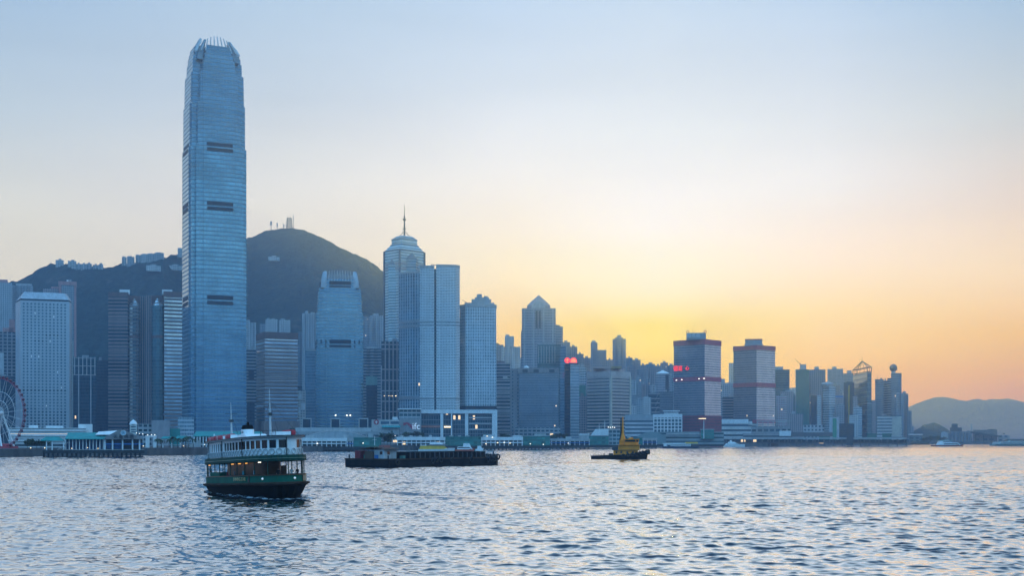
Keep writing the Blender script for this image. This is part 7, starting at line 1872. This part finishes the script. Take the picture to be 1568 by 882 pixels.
# ------------------------------------------------------------------ smaller boats by the far shore
def small_boat(name, label, cat, px0, px1, pyw, Lm_heading, hullm, upper, B=None, free=1.4, group=None, bow_right=True, sharp=.3, rake=.8, strip=None):
    D = EYE * F / (pyw - YH); Lm = abs(px1 - px0) / F * D; B = B or Lm * .26
    r = thing(name, label, cat, (PX(px0 if bow_right else px1, D), D, 0), 0 if bow_right else math.pi, group)
    p1 = hull_plan(Lm, B, sharp); p0 = scale_poly(hull_plan(Lm - rake, B * .86, sharp), 1.0)
    q = MB(); q.loft([(p0, -.5), (p1, [free + (.5 * free if x > Lm * .8 else 0) for x, y in p1])], 0, 0, True); q.build('hull', hullm, r)
    if strip:
        q = MB(); q.loft([(offset_poly(p1, .05), free * .45), (offset_poly(p1, .06), free * .8)], 0); q.build('hull_stripe', strip, r)
    for (nm, f0, f1, bw, z0, z1, m_, taper) in upper:
        pa = [(Lm * f0, -B * bw / 2), (Lm * f1, -B * bw / 2), (Lm * f1, B * bw / 2), (Lm * f0, B * bw / 2)]
        pb = [(Lm * f0 + taper * .3, -B * bw * .46), (Lm * f1 - taper, -B * bw * .46), (Lm * f1 - taper, B * bw * .46), (Lm * f0 + taper * .3, B * bw * .46)]
        q = MB(); q.loft([(pa, z0), (pb, z1)], 0, 0, True); q.build(nm, m_, r)
    return r
M_hullblue = plain('dark_blue_hull', (.03, .05, .09), .4)
small_boat('catamaran_ferry', 'white catamaran with a broad yellow side stripe moored at the white pier', 'ferry', 641, 697, 691.5, 0, M_fwhite,
    [('cabin', .02, .82, .9, 1.4, 3.6, M_yellow, 3.2), ('window_band', .22, .84, .92, 3.62, 4.3, M_pane, 2.0), ('upper_cabin', .3, .7, .8, 4.32, 5.8, M_fwhite, 3.0), ('roof', .04, .6, .92, 3.62, 3.9, M_fwhite, 1)], free=1.4)
small_boat('workboat', 'small orange hulled white workboat beside the yellow striped catamaran', 'workboat', 697, 727, 691.8, 0, plain('orange_red_hull', (.5, .1, .05), .5),
    [('cabin', .1, .9, .8, 1.3, 3.0, M_fwhite, 1.4), ('window_band', .14, .8, .82, 2.1, 2.7, M_pane, 1), ('wheelhouse', .4, .8, .6, 3.0, 5.0, M_fwhite, 1.0)], free=1.3)
small_boat('workboat', 'small white launch moored at the right end of the white pier', 'workboat', 728, 741, 690.6, 0, M_fwhite, [('cabin', .2, .8, .7, 1.2, 3.2, M_fwhite, .8)], free=1.2)
small_boat('passenger_launch', 'dark hulled launch with white cabin and yellow stern awning', 'ferry', 1014, 1069, 687.2, 0, M_hullblue,
    [('cabin', .22, .97, .8, 1.8, 4.0, M_fwhite, .5), ('window_band', .24, .9, .82, 2.5, 3.2, M_pane, .4), ('yellow_awning', .02, .36, .84, 4.02, 5.2, M_yellow, .4), ('roof', .3, .99, .84, 4.02, 4.3, M_fwhite, .4)], free=1.9, bow_right=False, sharp=.22)
small_boat('patrol_boat', 'small dark red patrol boat with white wheelhouse near the red podium', 'patrol boat', 1087, 1106, 684.6, 0, plain('patrol_red_hull', (.28, .03, .05), .5),
    [('cabin', .15, .75, .8, 1.6, 3.6, plain('patrol_red_hull', (.28, .03, .05), .5), .8), ('wheelhouse', .3, .7, .7, 3.6, 5.6, M_fwhite, 1.2), ('mast', .48, .52, .08, 5.6, 8.6, M_fwhite, 0)], free=1.6)
small_boat('motor_yacht', 'white motor yacht with raked decks right of the red patrol boat', 'yacht', 1108, 1141, 684.6, 0, M_fwhite,
    [('saloon', .08, .78, .84, 1.6, 3.4, M_fwhite, 3.2), ('window_band', .14, .74, .86, 2.3, 2.9, M_pane, 2.2), ('flybridge', .2, .6, .7, 3.4, 5.0, M_fwhite, 2.6), ('radar_arch', .3, .38, .6, 5.0, 6.6, M_fwhite, .4)], free=1.7, sharp=.42)
small_boat('passenger_launch', 'red hulled white ferry launch below the island hill', 'ferry', 1427, 1475, 683.8, 0, plain('launch_red_hull', (.33, .06, .04), .5),
    [('cabin', .16, .9, .8, 1.4, 4.0, M_fwhite, 4.0), ('window_band', .34, .84, .82, 2.2, 3.2, M_pane, 2.4), ('upper_cabin', .2, .62, .7, 4.0, 6.0, M_fwhite, 3.4), ('upper_window_band', .32, .6, .72, 4.4, 5.3, M_pane, 2.2), ('green_roof', .2, .66, .7, 6.02, 6.6, M_green, 3)], free=1.4)
small_boat('high_speed_ferry', 'large pale green and white ferry cut by the right picture edge', 'ferry', 1519, 1612, 683.2, 0, plain('pale_green_hull', (.2, .34, .33), .5),
    [('main_cabin', .04, .88, .9, 2.2, 4.6, plain('dull_green_white', (.34, .42, .41), .5), 4.0), ('window_band', .1, .84, .92, 3.0, 3.9, M_pane, 3), ('upper_cabin', .22, .74, .8, 4.6, 7.2, plain('dull_green_white', (.34, .42, .41), .5), 4.0), ('upper_window_band', .26, .7, .82, 5.2, 6.4, M_pane, 3.0), ('roof', .2, .74, .84, 7.22, 7.7, M_pane, 3.0)], free=2.2)
for i, (px, h) in enumerate(((1558, 6), (1562, 8))):
    pass
